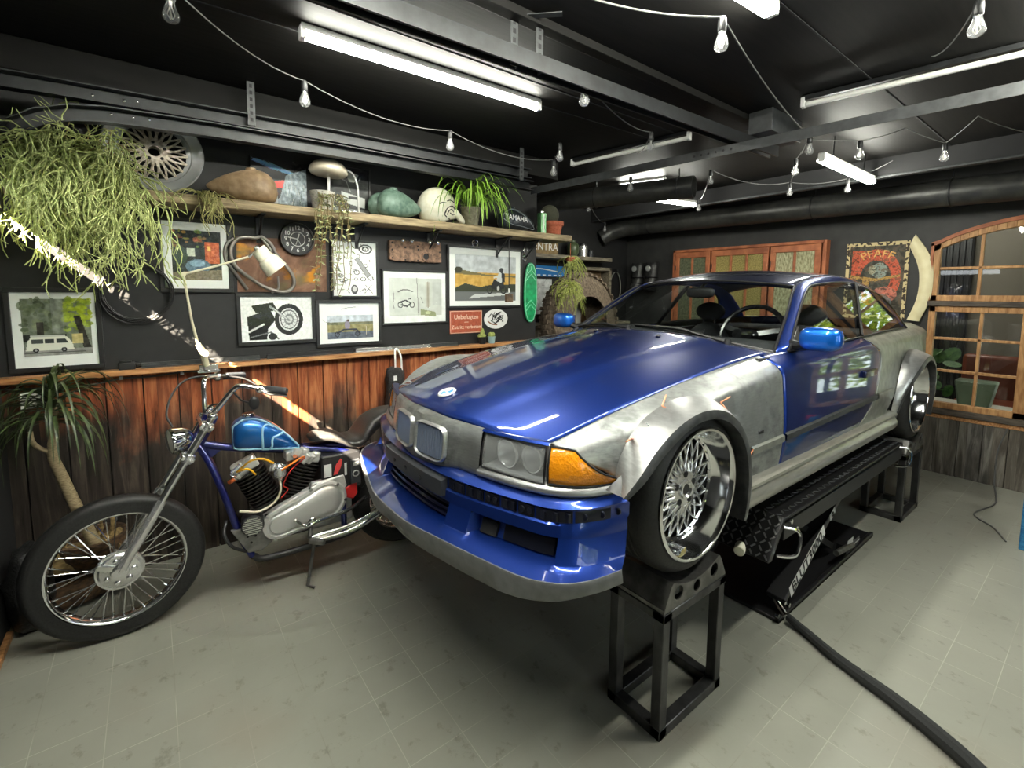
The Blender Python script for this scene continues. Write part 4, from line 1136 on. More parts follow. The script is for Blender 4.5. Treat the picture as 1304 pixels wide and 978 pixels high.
def handle(x, z, name='handle'):
    b = MB(); b.tube(catmull([(x, .862, z + .055), (x + .03, .825, z + .050), (x + .045, .808, z + .02), (x + .02, .806, z - .045), (x - .01, .82, z - .062), (x - .055, .862, z - .062)], 5), .008, 8); return b.build(name, MAT['chrome'], lift)
handle(2.20, .475); handle(3.93, .50)
b = MB(); b.cyl((2.085, .99, .425), (2.035, .975, .42), .024, n=16); b.build('roller', MAT['cream'], lift, bevel=.004)
for x, y, z in ((2.34, .90, .095), (2.39, .90, .062), (2.30, .91, .04), (2.24, .857, .55), (2.30, .857, .50)):
    b = MB(); b.cyl((x, y, z), (x, y - .014, z), .011, n=6); b.build('bolt', MAT['chrome'], lift)
b = MB(); b.tube([(2.40, .96, .06), (2.37, .925, .045), (2.345, .885, .032)], .014, 8); b.build('hose_fitting', MAT['chrome'], lift)
hp = [(2.345, .872, .030), (2.305, .768, .024), (2.25, .649, .024), (2.217, .547, .024), (2.19, .449, .024), (2.157, .359, .024), (2.12, .276, .024), (2.079, .2, .024), (2.029, .13, .024), (1.95, 0., .024), (1.85, -.14, .024)]
b = MB(); P_ = catmull(hp, 6); b.tube(P_, [lerp(.018, .030, min(1, i / 30)) for i in range(len(P_))], 10); tag(b.build('hydraulic_hose', MN('black_woven_sleeve', (.010, .011, .011), (.022, .023, .023), .8, 0, (60, 60, 60), bmp=.3, bdist=.002)), 'black sleeved hose running from the scissor lift across the tiles', 'hose')
# ------------------------------------------------------------ chopper motorcycle, facing left along the picture wall
BY = 2.70
bike = thing('motorcycle', 'blue custom chopper motorcycle with long chrome forks parked along the red boards', 'motorcycle', (.5, BY, 0))
m_blue = MAT['mirror_paint']; m_fr = metallic_paint('frame_blue', S(22, 30, 104), S(12, 15, 60)); CH = MAT['chrome']
def bwheel(c, R, tw, rimr, name, steer=0.):
    c = Vector(c); ax = Vector((math.sin(steer), -math.cos(steer), 0))
    fx, fy, fd = frame_for(ax)
    def pt(r, a, h): return c + fd * h + (fx * math.cos(a) + fy * math.sin(a)) * r
    b = MB(); prof = []
    for k in range(15):
        a = PI * k / 14; prof.append((rimr + .004 + (R - rimr - .004) * math.sin(a) ** .75, tw * .5 * math.cos(a) * (1 if abs(math.cos(a)) < .9 else .82)))
    b.lathe(prof, c, ax, 64)
    T = b.build(name, MAT['rubber'], bike, sharp=50)
    b = MB(); b.lathe([(rimr + .010, tw * .30), (rimr + .004, tw * .36), (rimr - .004, tw * .33), (rimr - .010, tw * .2), (rimr - .016, 0), (rimr - .010, -tw * .2), (rimr - .004, -tw * .33), (rimr + .004, -tw * .36), (rimr + .010, -tw * .30)], c, ax, 64, closed=True)
    b.build('rim', CH, T, sharp=60)
    b = MB(); nsp = 20
    for k in range(nsp):
        for sd in (1, -1):
            a = 2 * PI * (k + .5 * (sd < 0)) / nsp; dr = .42 if k % 2 else -.42
            b.tube([pt(.052, a + dr, sd * .032), pt(rimr - .012, a, sd * .006)], .0022, 5)
            b.cyl(pt(rimr - .03, a - (0), sd * .008), pt(rimr - .012, a, sd * .006), .004, n=6)
    b.build('spokes', CH, T)
    b = MB(); b.lathe([(0, .052), (.018, .052), (.02, .045), (.046, .042), (.058, .036), (.058, .028), (.03, .026), (.026, -.026), (.058, -.028), (.058, -.036), (0, -.045)], c, ax, 32); b.build('hub', MAT['chromeB'], T, sharp=30)
    return T, pt, fd
FWc = (-.175, 2.68, .327)
T, pt, fd = bwheel(FWc, .327, .088, .247, 'front_wheel', .04)
b = MB(); c = Vector(FWc)
b.lathe([(0, .068), (.03, .068), (.034, .060), (.070, .056), (.078, .050), (.086, .050), (.090, .040), (.086, .032), (.05, .03)], c, fd, 40); B_ = b.build('brake_drum', MAT['chromeB'], T, sharp=25)
b = MB()
for k in range(7): b.ell(pt(.05, k * .9, .060), .012, .008, .012, 8, 6)
b.bar(pt(.02, 2.2, .066), pt(.085, 2.6, .064), .02, .01, up=(0, 1, 0)); b.build('drum_boss', CH, T)
RWc = (1.205, BY, .327)
T2, pt2, fd2 = bwheel(RWc, .327, .13, .232, 'rear_wheel')
b = MB(); b.lathe([(0, .06), (.05, .06), (.115, .052), (.12, .045), (.115, .04), (.06, .04)], RWc, fd2, 36); b.build('rear_drum', MAT['chromeB'], T2, sharp=25)
# forks
ax0 = Vector(FWc); nk = Vector((.195, BY, .955))
for sy in (-.092, .092):
    lo = Vector((ax0.x, BY + sy, ax0.z)); hi = Vector((.200, BY + sy, .965)); d = (hi - lo).normalized()
    b = MB(); b.tube([lo - d * .02, lo + d * .01, lo + d * .30, lo + d * .33], [.016, .0215, .0215, .019], 16); f = b.build('fork_slider', MAT['chromeB'], bike, sharp=40)
    b = MB(); b.tube([lo + d * .32, hi], .0165, 16); b.ell(hi + d * .008, .024, .024, .018, 14, 8); b.build('fork_tube', CH, bike, sharp=60)
    b = MB(); b.cyl(lo + Vector((0, -.02 if sy < 0 else .02, 0)), lo + Vector((0, .02 if sy < 0 else -.02, 0)), .026, n=20); b.build('axle_clamp', MAT['chromeB'], f)
for s in (.735, .955):
    c = ax0.lerp(nk, s); c.y = BY; b = MB(); d = (nk - Vector((ax0.x, BY, ax0.z))).normalized()
    b.bar((c.x, BY - .115, c.z), (c.x, BY + .115, c.z), .055, .022, up=d)
    for sy in (-.092, .092): b.cyl(Vector((c.x, BY + sy, c.z)) - d * .02, Vector((c.x, BY + sy, c.z)) + d * .022, .027, n=18)
    b.cyl((c.x + .012, BY - .10, c.z), (c.x + .012, BY - .135, c.z - .004), .008, n=8); b.build('triple_clamp', MAT['chromeB'], bike, bevel=.003)
# headlamp
hc = Vector((.055, BY - .015, .862)); hd = Vector((-.97, -.22, -.06)).normalized()
b = MB(); b.lathe([(0, -.075), (.025, -.072), (.045, -.055), (.056, -.03), (.060, 0), (.062, .006), (.064, .012), (.063, .020), (.057, .022)], hc, hd, 32); hl = b.build('headlamp', CH, bike, sharp=40)
b = MB(); b.lathe([(.058, .020), (.045, .028), (.025, .033), (0, .035)], hc, hd, 28); b.build('headlamp_glass', MAT['haze'], hl)
b = MB(); b.lathe([(.057, .016), (.045, .0), (.025, -.02), (.0, -.028)], hc, hd, 24); b.build('headlamp_reflector', M('warm_reflector', S(206, 204, 184), .3, .6), hl)
b = MB(); b.tube([hc + Vector((.02, 0, -.06)), (.10, BY, .79), (.13, BY, .80)], .012, 8); b.build('headlamp_bracket', MAT['chromeB'], hl)
# handlebar
b = MB()
b.tube(catmull([(.195, BY - .045, .955), (.245, BY - .06, 1.02), (.300, BY - .085, 1.092), (.335, BY - .115, 1.108), (.42, BY - .18, 1.092)], 6), .0125, 12)
b.tube(catmull([(.185, BY + .045, .955), (.185, BY + .06, 1.04), (.190, BY + .085, 1.115), (.215, BY + .125, 1.128), (.30, BY + .21, 1.112)], 6), .0125, 12)
b.tube([(.205, BY - .075, .958), (.205, BY + .075, .958)], .014, 12)
hb = b.build('handlebar', CH, bike, sharp=60)
b = MB(); b.tube([(.418, BY - .178, 1.092), (.425, BY - .183, 1.091), (.500, BY - .225, 1.080), (.505, BY - .229, 1.079)], [.015, .0175, .0175, .014], 14); b.build('grip', MAT['bumperblack'], bike)
b = MB(); b.tube([(.30, BY + .21, 1.112), (.39, BY + .285, 1.096)], [.0175, .0175], 14); b.build('grip', MAT['bumperblack'], bike)
for s, (x, y, z) in ((1, (.40, BY - .168, 1.094)), (-1, (.255, BY + .165, 1.12))):
    b = MB(); b.ell((x, y, z), .024, .018, .022, 12, 8); b.tube([(x, y, z - .012), (x + .03, y - s * .05, z - .022), (x + .10, y - s * .09, z - .03)], [.007, .006, .005], 8); b.build('brake_lever', CH, bike)
b = MB(); b.tube([(.295, BY - .09, 1.075), (.325, BY - .11, 1.035), (.355, BY - .13, 1.025)], .005, 8); b.ell((.375, BY - .14, 1.022), .024, .013, .034, 16, 10); b.build('mirror', MAT['black'], bike)
b = MB()
b.tube(catmull([(.26, BY + .17, 1.125), (.13, BY + .12, 1.13), (.06, BY + .08, 1.07), (.03, BY + .04, .98), (.05, BY + .02, .92)], 7), .005, 8)
b.tube(catmull([(.30, BY + .19, 1.115), (.36, BY + .02, 1.12), (.40, BY - .15, 1.10)], 6), .004, 8)
b.tube(catmull([(.255, BY - .06, 1.02), (.20, BY, 1.0), (.15, BY + .02, .90), (.16, BY + .01, .80)], 6), .004, 8); b.build('cable', MAT['black'], bike)
# tank
TT = [(x, a - .024, b_ - .022, h) for x, a, b_, h in [(.285, .800, .905, .020), (.292, .795, .922, .048), (.31, .792, .940, .068), (.345, .785, .955, .078), (.39, .778, .950, .080), (.44, .768, .925, .076), (.49, .758, .886, .066), (.54, .748, .836, .050), (.58, .740, .785, .032), (.605, .735, .755, .014)]]
rows = []
tx = [.285, .288, .292, .30] + [.31 + .295 * i / 18 for i in range(19)]
def tank_pt(x, a):
    zb, zt_, hw = interp(TT, x); zc = lerp(zb, zt_, .45); e = 2.6; cc, ss = math.cos(a), math.sin(a)
    y = math.copysign(abs(cc) ** (2/e), cc) * hw; z = math.copysign(abs(ss) ** (2/e), ss)
    return Vector((x, BY + y, zc + z * ((zt_ - zc) if z > 0 else (zc - zb))))
for x in tx: rows.append([tank_pt(x, 2 * PI * k / 24) for k in range(24)])
b = MB(); b.grid(rows, closev=True); b.f.append(list(range(24))); b.m.append(0); b.f.append([len(b.v) - 24 + k for k in range(24)]); b.m.append(0)
m_tank = metallic_paint('candy_blue_tank', S(20, 96, 170), S(8, 44, 100))
tk = b.build('fuel_tank', m_tank, bike, sharp=60)
def tside(x, z):
    zb, zt_, hw = interp(TT, x); zc = lerp(zb, zt_, .45); q = (z - zc) / ((zt_ - zc) if z > zc else (zc - zb)); q = max(-.97, min(.97, q))
    return Vector((x, BY - hw * (1 - abs(q) ** 2.6) ** (1 / 2.6) - .001, zc + q * ((zt_ - zc) if q > 0 else (zc - zb))))
b = MB()
out = [tside(x, interp(TT, x)[1] - .010) for x in [.292 + .30 * i / 20 for i in range(21)]] + [tside(x, interp(TT, x)[0] + .010) for x in [.595 - .30 * i / 20 for i in range(21)]]
b.tube(out, .006, 6, closed=True)
b.tube([tside(q.x, q.y) for q in catmull([Vector((x_, z_, 0)) for x_, z_ in [(.418, .753), (.415, .776), (.413, .826), (.415, .861), (.425, .881), (.445, .884), (.47, .866)]], 4)], .0055, 6)
b.tube([tside(q.x, q.y) for q in catmull([Vector((x_, z_, 0)) for x_, z_ in [(.418, .753), (.43, .750), (.445, .750), (.458, .768), (.458, .798), (.465, .816), (.485, .820), (.51, .826), (.515, .836)]], 4)], .0055, 6)
b.build('pinstripe', M('pale_blue_stripe', S(150, 200, 226), .4), tk)
b = MB(); b.cyl((.365, BY, .923), (.365, BY, .944), .028, n=18); b.build('fuel_cap', CH, tk, bevel=.003)
# frame
b = MB()
def ft(pts, r=.0165): b.tube(catmull(pts, 5), r, 12)
ft([(.15, BY, .825), (.30, BY, .775), (.60, BY, .705), (.75, BY, .70), (.90, BY, .665)], .020)
b.tube([(.205, BY, .955), (.125, BY, .80)], .034, 16)
for s in (-1, 1):
    ft([(.145, BY + s * .02, .82), (.19, BY + s * .06, .72), (.24, BY + s * .09, .55), (.29, BY + s * .105, .36), (.34, BY + s * .11, .235)])
    ft([(.62, BY + s * .02, .715), (.78, BY + s * .06, .68), (.95, BY + s * .10, .60), (1.205, BY + s * .11, .34)])
    ft([(.78, BY + s * .04, .69), (.80, BY + s * .08, .50), (.80, BY + s * .11, .22)])
b.prism([(.13, .835), (.27, .80), (.17, .73)], (0, BY - .012, 0), (1, 0, 0), (0, 0, 1), (0, .024, 0))
b.build('frame', m_fr, bike, sharp=60)
b = MB()
for s in (-1, 1): ft([(.34, BY + s * .11, .235), (.42, BY + s * .11, .20), (.80, BY + s * .11, .20), (.95, BY + s * .11, .25), (1.205, BY + s * .11, .327)])
b.build('lower_frame', MAT['black'], bike, sharp=60)
for s in (-1, 1):
    b = MB(); b.cyl((1.205, BY + s * .09, .327), (1.205, BY + s * .14, .327), .022, n=12); b.build('axle_nut', CH, bike)
# engine
EY = BY - .02
b = MB(); b.box(.36, .62, EY - .07, EY + .08, .27, .44); b.ell((.50, EY, .37), .15, .095, .115, 24, 14); b.box(.62, .86, EY - .06, EY + .06, .26, .42); b.build('crankcase', MAT['alu'], bike, bevel=.02)
def cylinder(base, top, name):
    base, top = Vector(base), Vector(top); d = (top - base).normalized(); n = 13; f = MB()
    x = Vector((0, 1, 0)).cross(d).normalized(); y = Vector((0, 1, 0))
    L = (top - base).length
    f.tube([base, top], .052, 20)
    for k in range(n):
        c = base + d * L * (k + .5) / n; r = .074 if k > 1 else .066
        poly = [(math.copysign(abs(math.cos(a)) ** .6, math.cos(a)) * r, math.copysign(abs(math.sin(a)) ** .6, math.sin(a)) * r) for a in [2 * PI * i / 28 for i in range(28)]]
        f.prism(poly, c - d * .0028, x, y, d * .0056)
    o = f.build(name, M('black_fins', (.022, .021, .020), .38, .4) if 'bf' not in MAT else MAT['bf'], bike, sharp=30); 
    h = MB(); h.obox(top + d * .022, x * .058, y * .052, d * .022); h.cyl(top + d * .03 - x * .035 - y * .03, top + d * .062 - x * .035 - y * .03, .026, n=16); h.cyl(top + d * .03 + x * .035 - y * .03, top + d * .058 + x * .03 - y * .03, .024, n=16)
    h.build('rocker_cover', MAT['alu'], bike, bevel=.008)
    p = MB(); p.cyl(top - x * .06 - y * .05, top - x * .09 - y * .095 + d * .02, .010, n=10); p.build('spark_plug', M('plug_cap', S(170, 84, 40), .4), bike)
MAT['bf'] = M('black_cylinder_fins', (.030, .028, .026), .36, .5)
cylinder((.445, EY - .01, .445), (.345, EY - .01, .665), 'cylinder')
cylinder((.525, EY - .01, .445), (.625, EY - .01, .655), 'cylinder')
b = MB(); b.cyl((.285, EY - .06, .655), (.325, EY - .06, .69), .034, n=18); b.cyl((.276, EY - .06, .648), (.285, EY - .06, .655), .028, n=18); b.build('rocker_box_end', MAT['chromeB'], bike, bevel=.004)
b = MB(); b.cyl((.478, EY - .10, .625), (.478, EY - .10, .675), .032, n=20); b.cyl((.478, EY - .10, .675), (.478, EY - .10, .69), .022, .012, 16); b.cyl((.478, EY - .10, .60), (.478, EY - .10, .625), .012, .03, 14); b.bar((.44, EY - .11, .68), (.455, EY - .09, .67), .02, .04); b.build('carburettor', MAT['chromeB'], bike, bevel=.003)
b = MB(); b.box(.52, .60, EY - .06, EY + .02, .675, .725); b.cyl((.55, EY - .07, .70), (.57, EY - .07, .74), .014); b.cyl((.59, EY - .07, .66), (.63, EY - .08, .70), .02); b.cyl((.62, EY - .07, .65), (.65, EY - .08, .69), .016); b.build('intake', MAT['alu'], bike, bevel=.006)
def cab(pts, r, m, nm): 
    b = MB(); b.tube(catmull(pts, 7), r, 8); b.build(nm, m, bike)
YL = M('yellow_lead', S(228, 170, 30), .35); OR = M('orange_lead', S(214, 112, 30), .4); RD = M('red_lead', S(190, 44, 36), .4); WT = M('pale_hose', S(196, 190, 170), .4)
cab([(.30, EY - .09, .69), (.345, EY - .12, .735), (.40, EY - .12, .735), (.45, EY - .11, .70)], .005, YL, 'ignition_lead')
cab([(.29, EY - .09, .685), (.335, EY - .13, .70), (.365, EY - .13, .665)], .005, YL, 'ignition_lead')
cab([(.48, EY - .13, .66), (.53, EY - .12, .68), (.58, EY - .11, .70), (.61, EY - .08, .69)], .005, OR, 'ignition_lead')
cab([(.60, EY - .1, .69), (.53, EY - .12, .65), (.49, EY - .12, .58), (.51, EY - .12, .55), (.475, EY - .12, .51)], .003, RD, 'wire')
cab([(.478, EY - .10, .60), (.475, EY - .12, .55), (.44, EY - .13, .50), (.37, EY - .13, .475), (.29, EY - .12, .495)], .006, WT, 'vent_hose')
# primary cover with raised ridges
def stad(c1, r1, c2, r2, n=14):
    c1, c2 = Vector(c1), Vector(c2); d = math.atan2(c2.y - c1.y, c2.x - c1.x); L = (c2 - c1).length; q = math.acos((r1 - r2) / L)
    out = [(c1.x + r1 * math.cos(a), c1.y + r1 * math.sin(a)) for a in [d + q + (2 * PI - 2 * q) * i / n for i in range(n + 1)]]
    out += [(c2.x + r2 * math.cos(a), c2.y + r2 * math.sin(a)) for a in [d - q + 2 * q * i / n for i in range(n + 1)]]
    return out
PY_ = BY - .10
c1, c2 = (.465, .375), (.70, .435)
b = MB(); rws = []
for r1, r2, y in ((.084, .112, PY_), (.084, .112, PY_ - .030), (.078, .106, PY_ - .040), (.062, .094, PY_ - .044), (.056, .088, PY_ - .040), (.050, .080, PY_ - .040), (.044, .060, PY_ - .052), (.02, .03, PY_ - .054)):
    rws.append([(x, y, z) for x, z in stad(c1, r1, c2, r2)])
b.grid(rws, closev=True); b.f.append([len(b.v) - len(rws[0]) + k for k in range(len(rws[0]))]); b.m.append(0)
pc = b.build('primary_cover', MAT['alu'], bike, sharp=28)
b = MB(); b.prism([(-.10, .04), (-.07, .115), (.10, .125), (.115, .06), (.05, -.01), (-.06, -.02)], (.70, PY_ - .03, .43), (1, 0, 0), (0, 0, 1), (0, .04, 0)); b.build('primary_cover_top', MAT['alu'], pc, bevel=.006)
for x, z in ((.41, .435), (.44, .30), (.55, .455), (.60, .335), (.72, .335), (.80, .42), (.76, .515), (.62, .52)):
    b = MB(); b.cyl((x, PY_ - .03, z), (x, PY_ - .047, z), .009, n=8); b.build('cover_bolt', CH, pc)
b = MB(); b.tube(catmull([(.53, PY_ - .06, .385), (.58, PY_ - .075, .345), (.63, PY_ - .08, .355), (.80, PY_ - .07, .365), (.92, PY_ - .03, .40)], 6), .010, 10); b.ell((.615, PY_ - .075, .36), .022, .012, .022, 12, 8); b.build('shift_lever', CH, bike)
b = MB(); b.tube(catmull([(.60, BY - .15, .24), (.78, BY - .16, .235), (.90, BY - .16, .26), (1.02, BY - .15, .30), (1.10, BY - .15, .33)], 6), .014, 12); b.tube(catmull([(.62, BY - .14, .255), (.80, BY - .15, .265), (.95, BY - .15, .30), (1.05, BY - .15, .36)], 6), .012, 12); b.build('exhaust_pipe', CH, bike)
b = MB(); b.tube([(.62, BY - .12, .31), (.60, BY - .17, .27)], .012, 10); b.cyl((.60, BY - .17, .255), (.66, BY - .22, .25), .016, n=12); b.tube([(.64, BY - .12, .25), (.58, BY - .18, .02), (.61, BY - .20, .006)], .009, 8); b.build('kickstand_and_peg', MAT['steel_mid'], bike)
# round finned cap and skid plate at the front
b = MB(); o = Vector((.355, BY - .06, .405)); d = Vector((-.15, -1, 0)).normalized(); b.lathe([(0, .088), (.046, .088), (.052, .080), (.052, 0), (0, 0)], o, d, 28); fc = b.build('oil_filter', MAT['black'], bike, sharp=30)
b = MB()
x_, y_, d_ = frame_for(d)
for k in range(-4, 5):
    h = math.sqrt(max(0, .044 ** 2 - (k * .0095) ** 2)); b.bar(o + d * .089 + x_ * h + y_ * k * .0095, o + d * .089 - x_ * h + y_ * k * .0095, .0045, .006, up=d)
b.build('filter_fins', MAT['chromeB'], fc)
b = MB(); b.prism([(.25, .40), (.40, .385), (.43, .29), (.385, .26), (.32, .265)], (0, BY - .13, 0), (1, 0, 0), (0, 0, 1), (0, .02, 0)); sp = b.build('front_plate', MAT['steel_mid'], bike, bevel=.003)
for x, z in ((.32, .35), (.355, .345), (.335, .315)):
    b = MB(); b.cyl((x, BY - .131, z), (x, BY - .129, z), .006, n=8); b.build('hole', MAT['blackmat'], sp)
b = MB(); b.tube(catmull([(.24, BY - .06, .43), (.225, BY - .1, .38), (.25, BY - .12, .32), (.30, BY - .12, .28), (.345, BY - .1, .245)], 5), .008, 8); b.build('lower_hose', MAT['black'], bike)
# battery box with stickers, meter and red pouch
b = MB(); b.box(.685, .90, BY - .12, BY + .06, .47, .675); bx = b.build('battery_box', MAT['black'], bike, bevel=.01)
def st(x0, x1, z0, z1, m, nm, poly=None):
    b = MB(); b.prism(poly or [(x0, z0), (x1, z0), (x1, z1), (x0, z1)], (0, BY - .1225, 0), (1, 0, 0), (0, 0, 1), (0, -.002, 0)); b.build(nm, m, bx)
WS = M('white_sticker', S(206, 208, 206), .5); PS = M('red_sticker', S(208, 66, 66), .5)
st(.695, .735, .56, .63, WS, 'sticker')
st(0, 0, 0, 0, PS, 'sticker', [(.745, .565), (.76, .62), (.785, .65), (.795, .64), (.785, .60), (.765, .565)])
st(0, 0, 0, 0, PS, 'sticker', [(.76 + .022 * math.cos(a), .525 + .022 * math.sin(a)) for a in [2 * PI * i / 20 for i in range(20)]])
st(.805, .818, .55, .62, WS, 'sticker')
b = MB(); b.box(.835, .885, BY - .145, BY - .12, .50, .63); b.mi = 1; b.torus((.860, BY - .146, .555), (0, 1, 0), .016, .0035, 20, 6); b.box(.845, .875, BY - .147, BY - .145, .60, .62); b.build('meter', [MAT['bumperblack'], M('meter_grey', S(180, 182, 180), .4)], bx)
b = MB(); b.prism([(.80, .47), (.86, .50), (.862, .54), (.875, .545), (.875, .43), (.85, .40), (.81, .42)], (0, BY - .125, 0), (1, 0, 0), (0, 0, 1), (0, .03, 0)); b.build('pouch', M('red_pouch', S(196, 30, 30), .5), bike, bevel=.006)
b = MB(); b.cyl((.90, BY - .06, .45), (.965, BY - .07, .53), .032, n=16); b.build('canister', MAT['black'], bike, bevel=.004)
b = MB(); b.ell((.96, BY - .02, .56), .08, .07, .10, 20, 12); b.build('oil_tank', MAT['chromeB'], bike)
# saddle and rear fender
SE = [(.655, .748, .772, .05), (.68, .742, .785, .075), (.74, .735, .790, .09), (.80, .715, .768, .105), (.86, .685, .735, .12), (.90, .68, .735, .125), (.935, .69, .78, .125), (.97, .72, .825, .115), (1.02, .755, .852, .10), (1.10, .78, .87, .09), (1.20, .79, .87, .08), (1.27, .785, .85, .07), (1.30, .785, .82, .05)]
rows = []
for i in range(40):
    x = lerp(.655, 1.30, i / 39); zb, zt_, hw = interp(SE, x); zc = (zb + zt_) / 2; row = []
    for k in range(20):
        a = 2 * PI * k / 20; row.append((x, BY + hw * math.copysign(abs(math.cos(a)) ** .6, math.cos(a)), zc + (zt_ - zb) / 2 * math.copysign(abs(math.sin(a)) ** .7, math.sin(a))))
    rows.append(row)
b = MB(); b.grid(rows, closev=True); b.f.append(list(range(20))); b.m.append(0); b.f.append([len(b.v) - 20 + k for k in range(20)]); b.m.append(0)
b.build('saddle', MN('black_leather', (.02, .019, .018), (.045, .042, .04), .42, 0, (30, 30, 30), bmp=.25, bdist=.002), bike, sharp=70)
b = MB(); g = []
for i in range(25):
    a = lerp(2.75, .35, i / 24); r = .355
    g.append([(RWc[0] + (r - .03 * abs(s) ** 2) * math.cos(a), BY + s * .085, RWc[2] + (r - .03 * abs(s) ** 2) * math.sin(a)) for s in (-1, -.8, -.4, 0, .4, .8, 1)])
b.grid(g); b.build('rear_fender', MAT['black'], bike, sharp=60, solid=.003)
# ------------------------------------------------------------ things on the picture wall
PRINT = vcol('printed_paper', .35, .4)
FRAME = M('black_picture_frame', (.012, .012, .012), .4)
def framed(x0, x1, z0, z1, cv, label, bw=.022, name='framed_picture', yb=YW, th=.022, frame=True, group='framed pictures on the black wall', gl=True):
    t = thing(name, label, 'picture', ((x0 + x1) / 2, yb, z0), group)
    if frame:
        b = MB(); y0, y1 = yb - th, yb
        b.box(x0 - bw, x1 + bw, y0, y1, z1, z1 + bw); b.box(x0 - bw, x1 + bw, y0, y1, z0 - bw, z0)
        b.box(x0 - bw, x0, y0, y1, z0, z1); b.box(x1, x1 + bw, y0, y1, z0, z1); b.box(x0, x1, yb - .006, y1, z0, z1)
        b.build('frame', FRAME, t, bevel=.002)
    b = MB(); cv.mesh(b, (x0, yb - .011, z1), (x1 - x0, 0, 0), (0, 0, z0 - z1)); b.build('print', PRINT, t, smooth=False)
    if gl and frame:
        b = MB(); b.grid([[(x0, yb - .015, z0), (x1, yb - .015, z0)], [(x0, yb - .015, z1), (x1, yb - .015, z1)]]); b.build('glass', MAT['picglass'], t, smooth=False)
    return t
def rn(a, b): return random.uniform(a, b)
random.seed(11)
MATW = (244, 246, 244)
def inner(c, x0, y0, x1, y1, bg):
    c.rect(x0, y0, x1, y1, bg)
    return lambda x, y: (x0 + (x1 - x0) * x, y0 + (y1 - y0) * y), (c.X >= x0) & (c.X < x1) & (c.Y >= y0) & (c.Y < y1)
# 1 white camper van under trees
c = Canvas(110, 126, MATW); q, m = inner(c, .105, .09, .93, .85, (120, 128, 112))
for i in range(90):
    x, y = rn(0, 1), rn(0, .55); p = q(x, y); k = rn(.3, 1); c.ell(*p, rn(.02, .06), rn(.02, .05), (40 + 90 * k, 50 + 90 * k, 36 + 70 * k) if x < .62 else (90 + 90 * k, 110 + 90 * k, 20 + 40 * k), .7)
for i in range(40): p = q(rn(.62, 1), rn(0, .4)); c.ell(*p, .03, .025, (176, 190, 40), .6)
c.rect(*q(.42, .0), *q(.6, .6), (150, 154, 152), .5); c.rect(*q(.2, .4), *q(.3, .65), (60, 56, 48)); c.rect(*q(0, .62), *q(.62, .75), (36, 40, 34))
c.poly([q(.74, .3), q(.84, .3), q(1.0, .96), q(.88, .96)], (44, 40, 34)); c.rect(*q(0, .88), *q(1, 1), (150, 150, 146)); c.rect(*q(.7, .62), *q(.86, .8), (196, 180, 120))
c.noise(.12, 34, 1, m); van = (232, 232, 220)
c.poly([q(.03, .9), q(.06, .74), q(.12, .66), q(.62, .66), q(.7, .78), q(.72, .9)], van); c.rect(*q(.1, .63), *q(.6, .67), (205, 206, 200)); c.rect(*q(.12, .71), *q(.28, .78), (70, 74, 72)); c.rect(*q(.3, .71), *q(.44, .78), (52, 56, 56)); c.poly([q(.47, .78), q(.47, .71), q(.6, .71), q(.65, .78)], (60, 66, 66))
for x in (.17, .57): c.ell(*q(x, .9), .035, .03, (30, 30, 30)); c.ell(*q(x, .9), .016, .014, (160, 160, 160))
c.rect(*q(0, .94), *q(.9, .96), (92, 92, 90))
framed(-.542, -.233, 1.18, 1.553, c, 'framed photo of a white camper van parked under green trees')
# 2 garage by night
c = Canvas(96, 116, MATW); q, m = inner(c, .12, .12, .9, .87, (26, 34, 40)); c.noise(.1, 26, 2, m)
for i in range(26): c.ell(*q(rn(0, .7), rn(0, .35)), rn(.01, .05), rn(.008, .03), (rn(120, 230), rn(90, 170), 70), .7)
c.rect(*q(.66, .22), *q(.95, .66), (186, 84, 44)); c.noise(.2, 40, 3, (c.X > q(.66, 0)[0]) & (c.X < q(.95, 0)[0]) & (c.Y > q(0, .22)[1]) & (c.Y < q(0, .66)[1]))
c.rect(*q(.3, .36), *q(.46, .52), (190, 196, 180)); c.rect(*q(.72, .3), *q(.78, .4), (240, 190, 100)); c.ell(*q(.52, .72), .2, .11, (84, 108, 128)); c.ell(*q(.5, .66), .12, .05, (130, 160, 184)); c.poly([q(0, .85), q(1, .78), q(1, 1), q(0, 1)], (120, 108, 90)); c.noise(.25, 30, 4, m); c.ell(*q(.18, .5), .1, .14, (40, 64, 50), .8)
framed(.067, .376, 1.578, 1.952, c, 'framed colour photo of an orange-lit garage hung right of the trailing plant')
# 3 black and white close-up of a motorcycle front
c = Canvas(120, 84, (246, 247, 247)); 
c.ell(.66, .52, .205, .36, (40, 40, 42)); c.ell(.66, .52, .145, .26, (225, 226, 226)); c.ell(.66, .52, .125, .225, (60, 62, 64), 1, .1)
for k in range(14): a = k * PI / 7; c.line([(.66, .52), (.66 + .13 * math.cos(a), .52 + .24 * math.sin(a))], .006, (150, 150, 150))
c.ell(.66, .52, .07, .13, (140, 142, 144)); c.ell(.66, .52, .045, .08, (214, 214, 214))
c.poly([(.08, .45), (.2, .38), (.40, .30), (.47, .52), (.36, .72), (.34, .96), (.1, .97)], (22, 22, 24)); c.poly([(.14, .2), (.3, .16), (.44, .12), (.5, .3), (.36, .34), (.2, .36)], (34, 34, 36)); c.line([(.40, .22), (.66, .54)], .035, (150, 152, 154)); c.line([(.44, .26), (.62, .5)], .012, (226, 226, 226)); c.line([(.1, .78), (.3, .62)], .03, (220, 220, 220)); c.line([(.12, .9), (.4, .8), (.5, .96)], .02, (120, 120, 122)); c.ell(.42, .9, .06, .08, (50, 50, 52)); c.noise(.3, 16, 5)
framed(.429, .840, 1.252, 1.53, c, 'framed black and white photo of a motorcycle front wheel and fork')
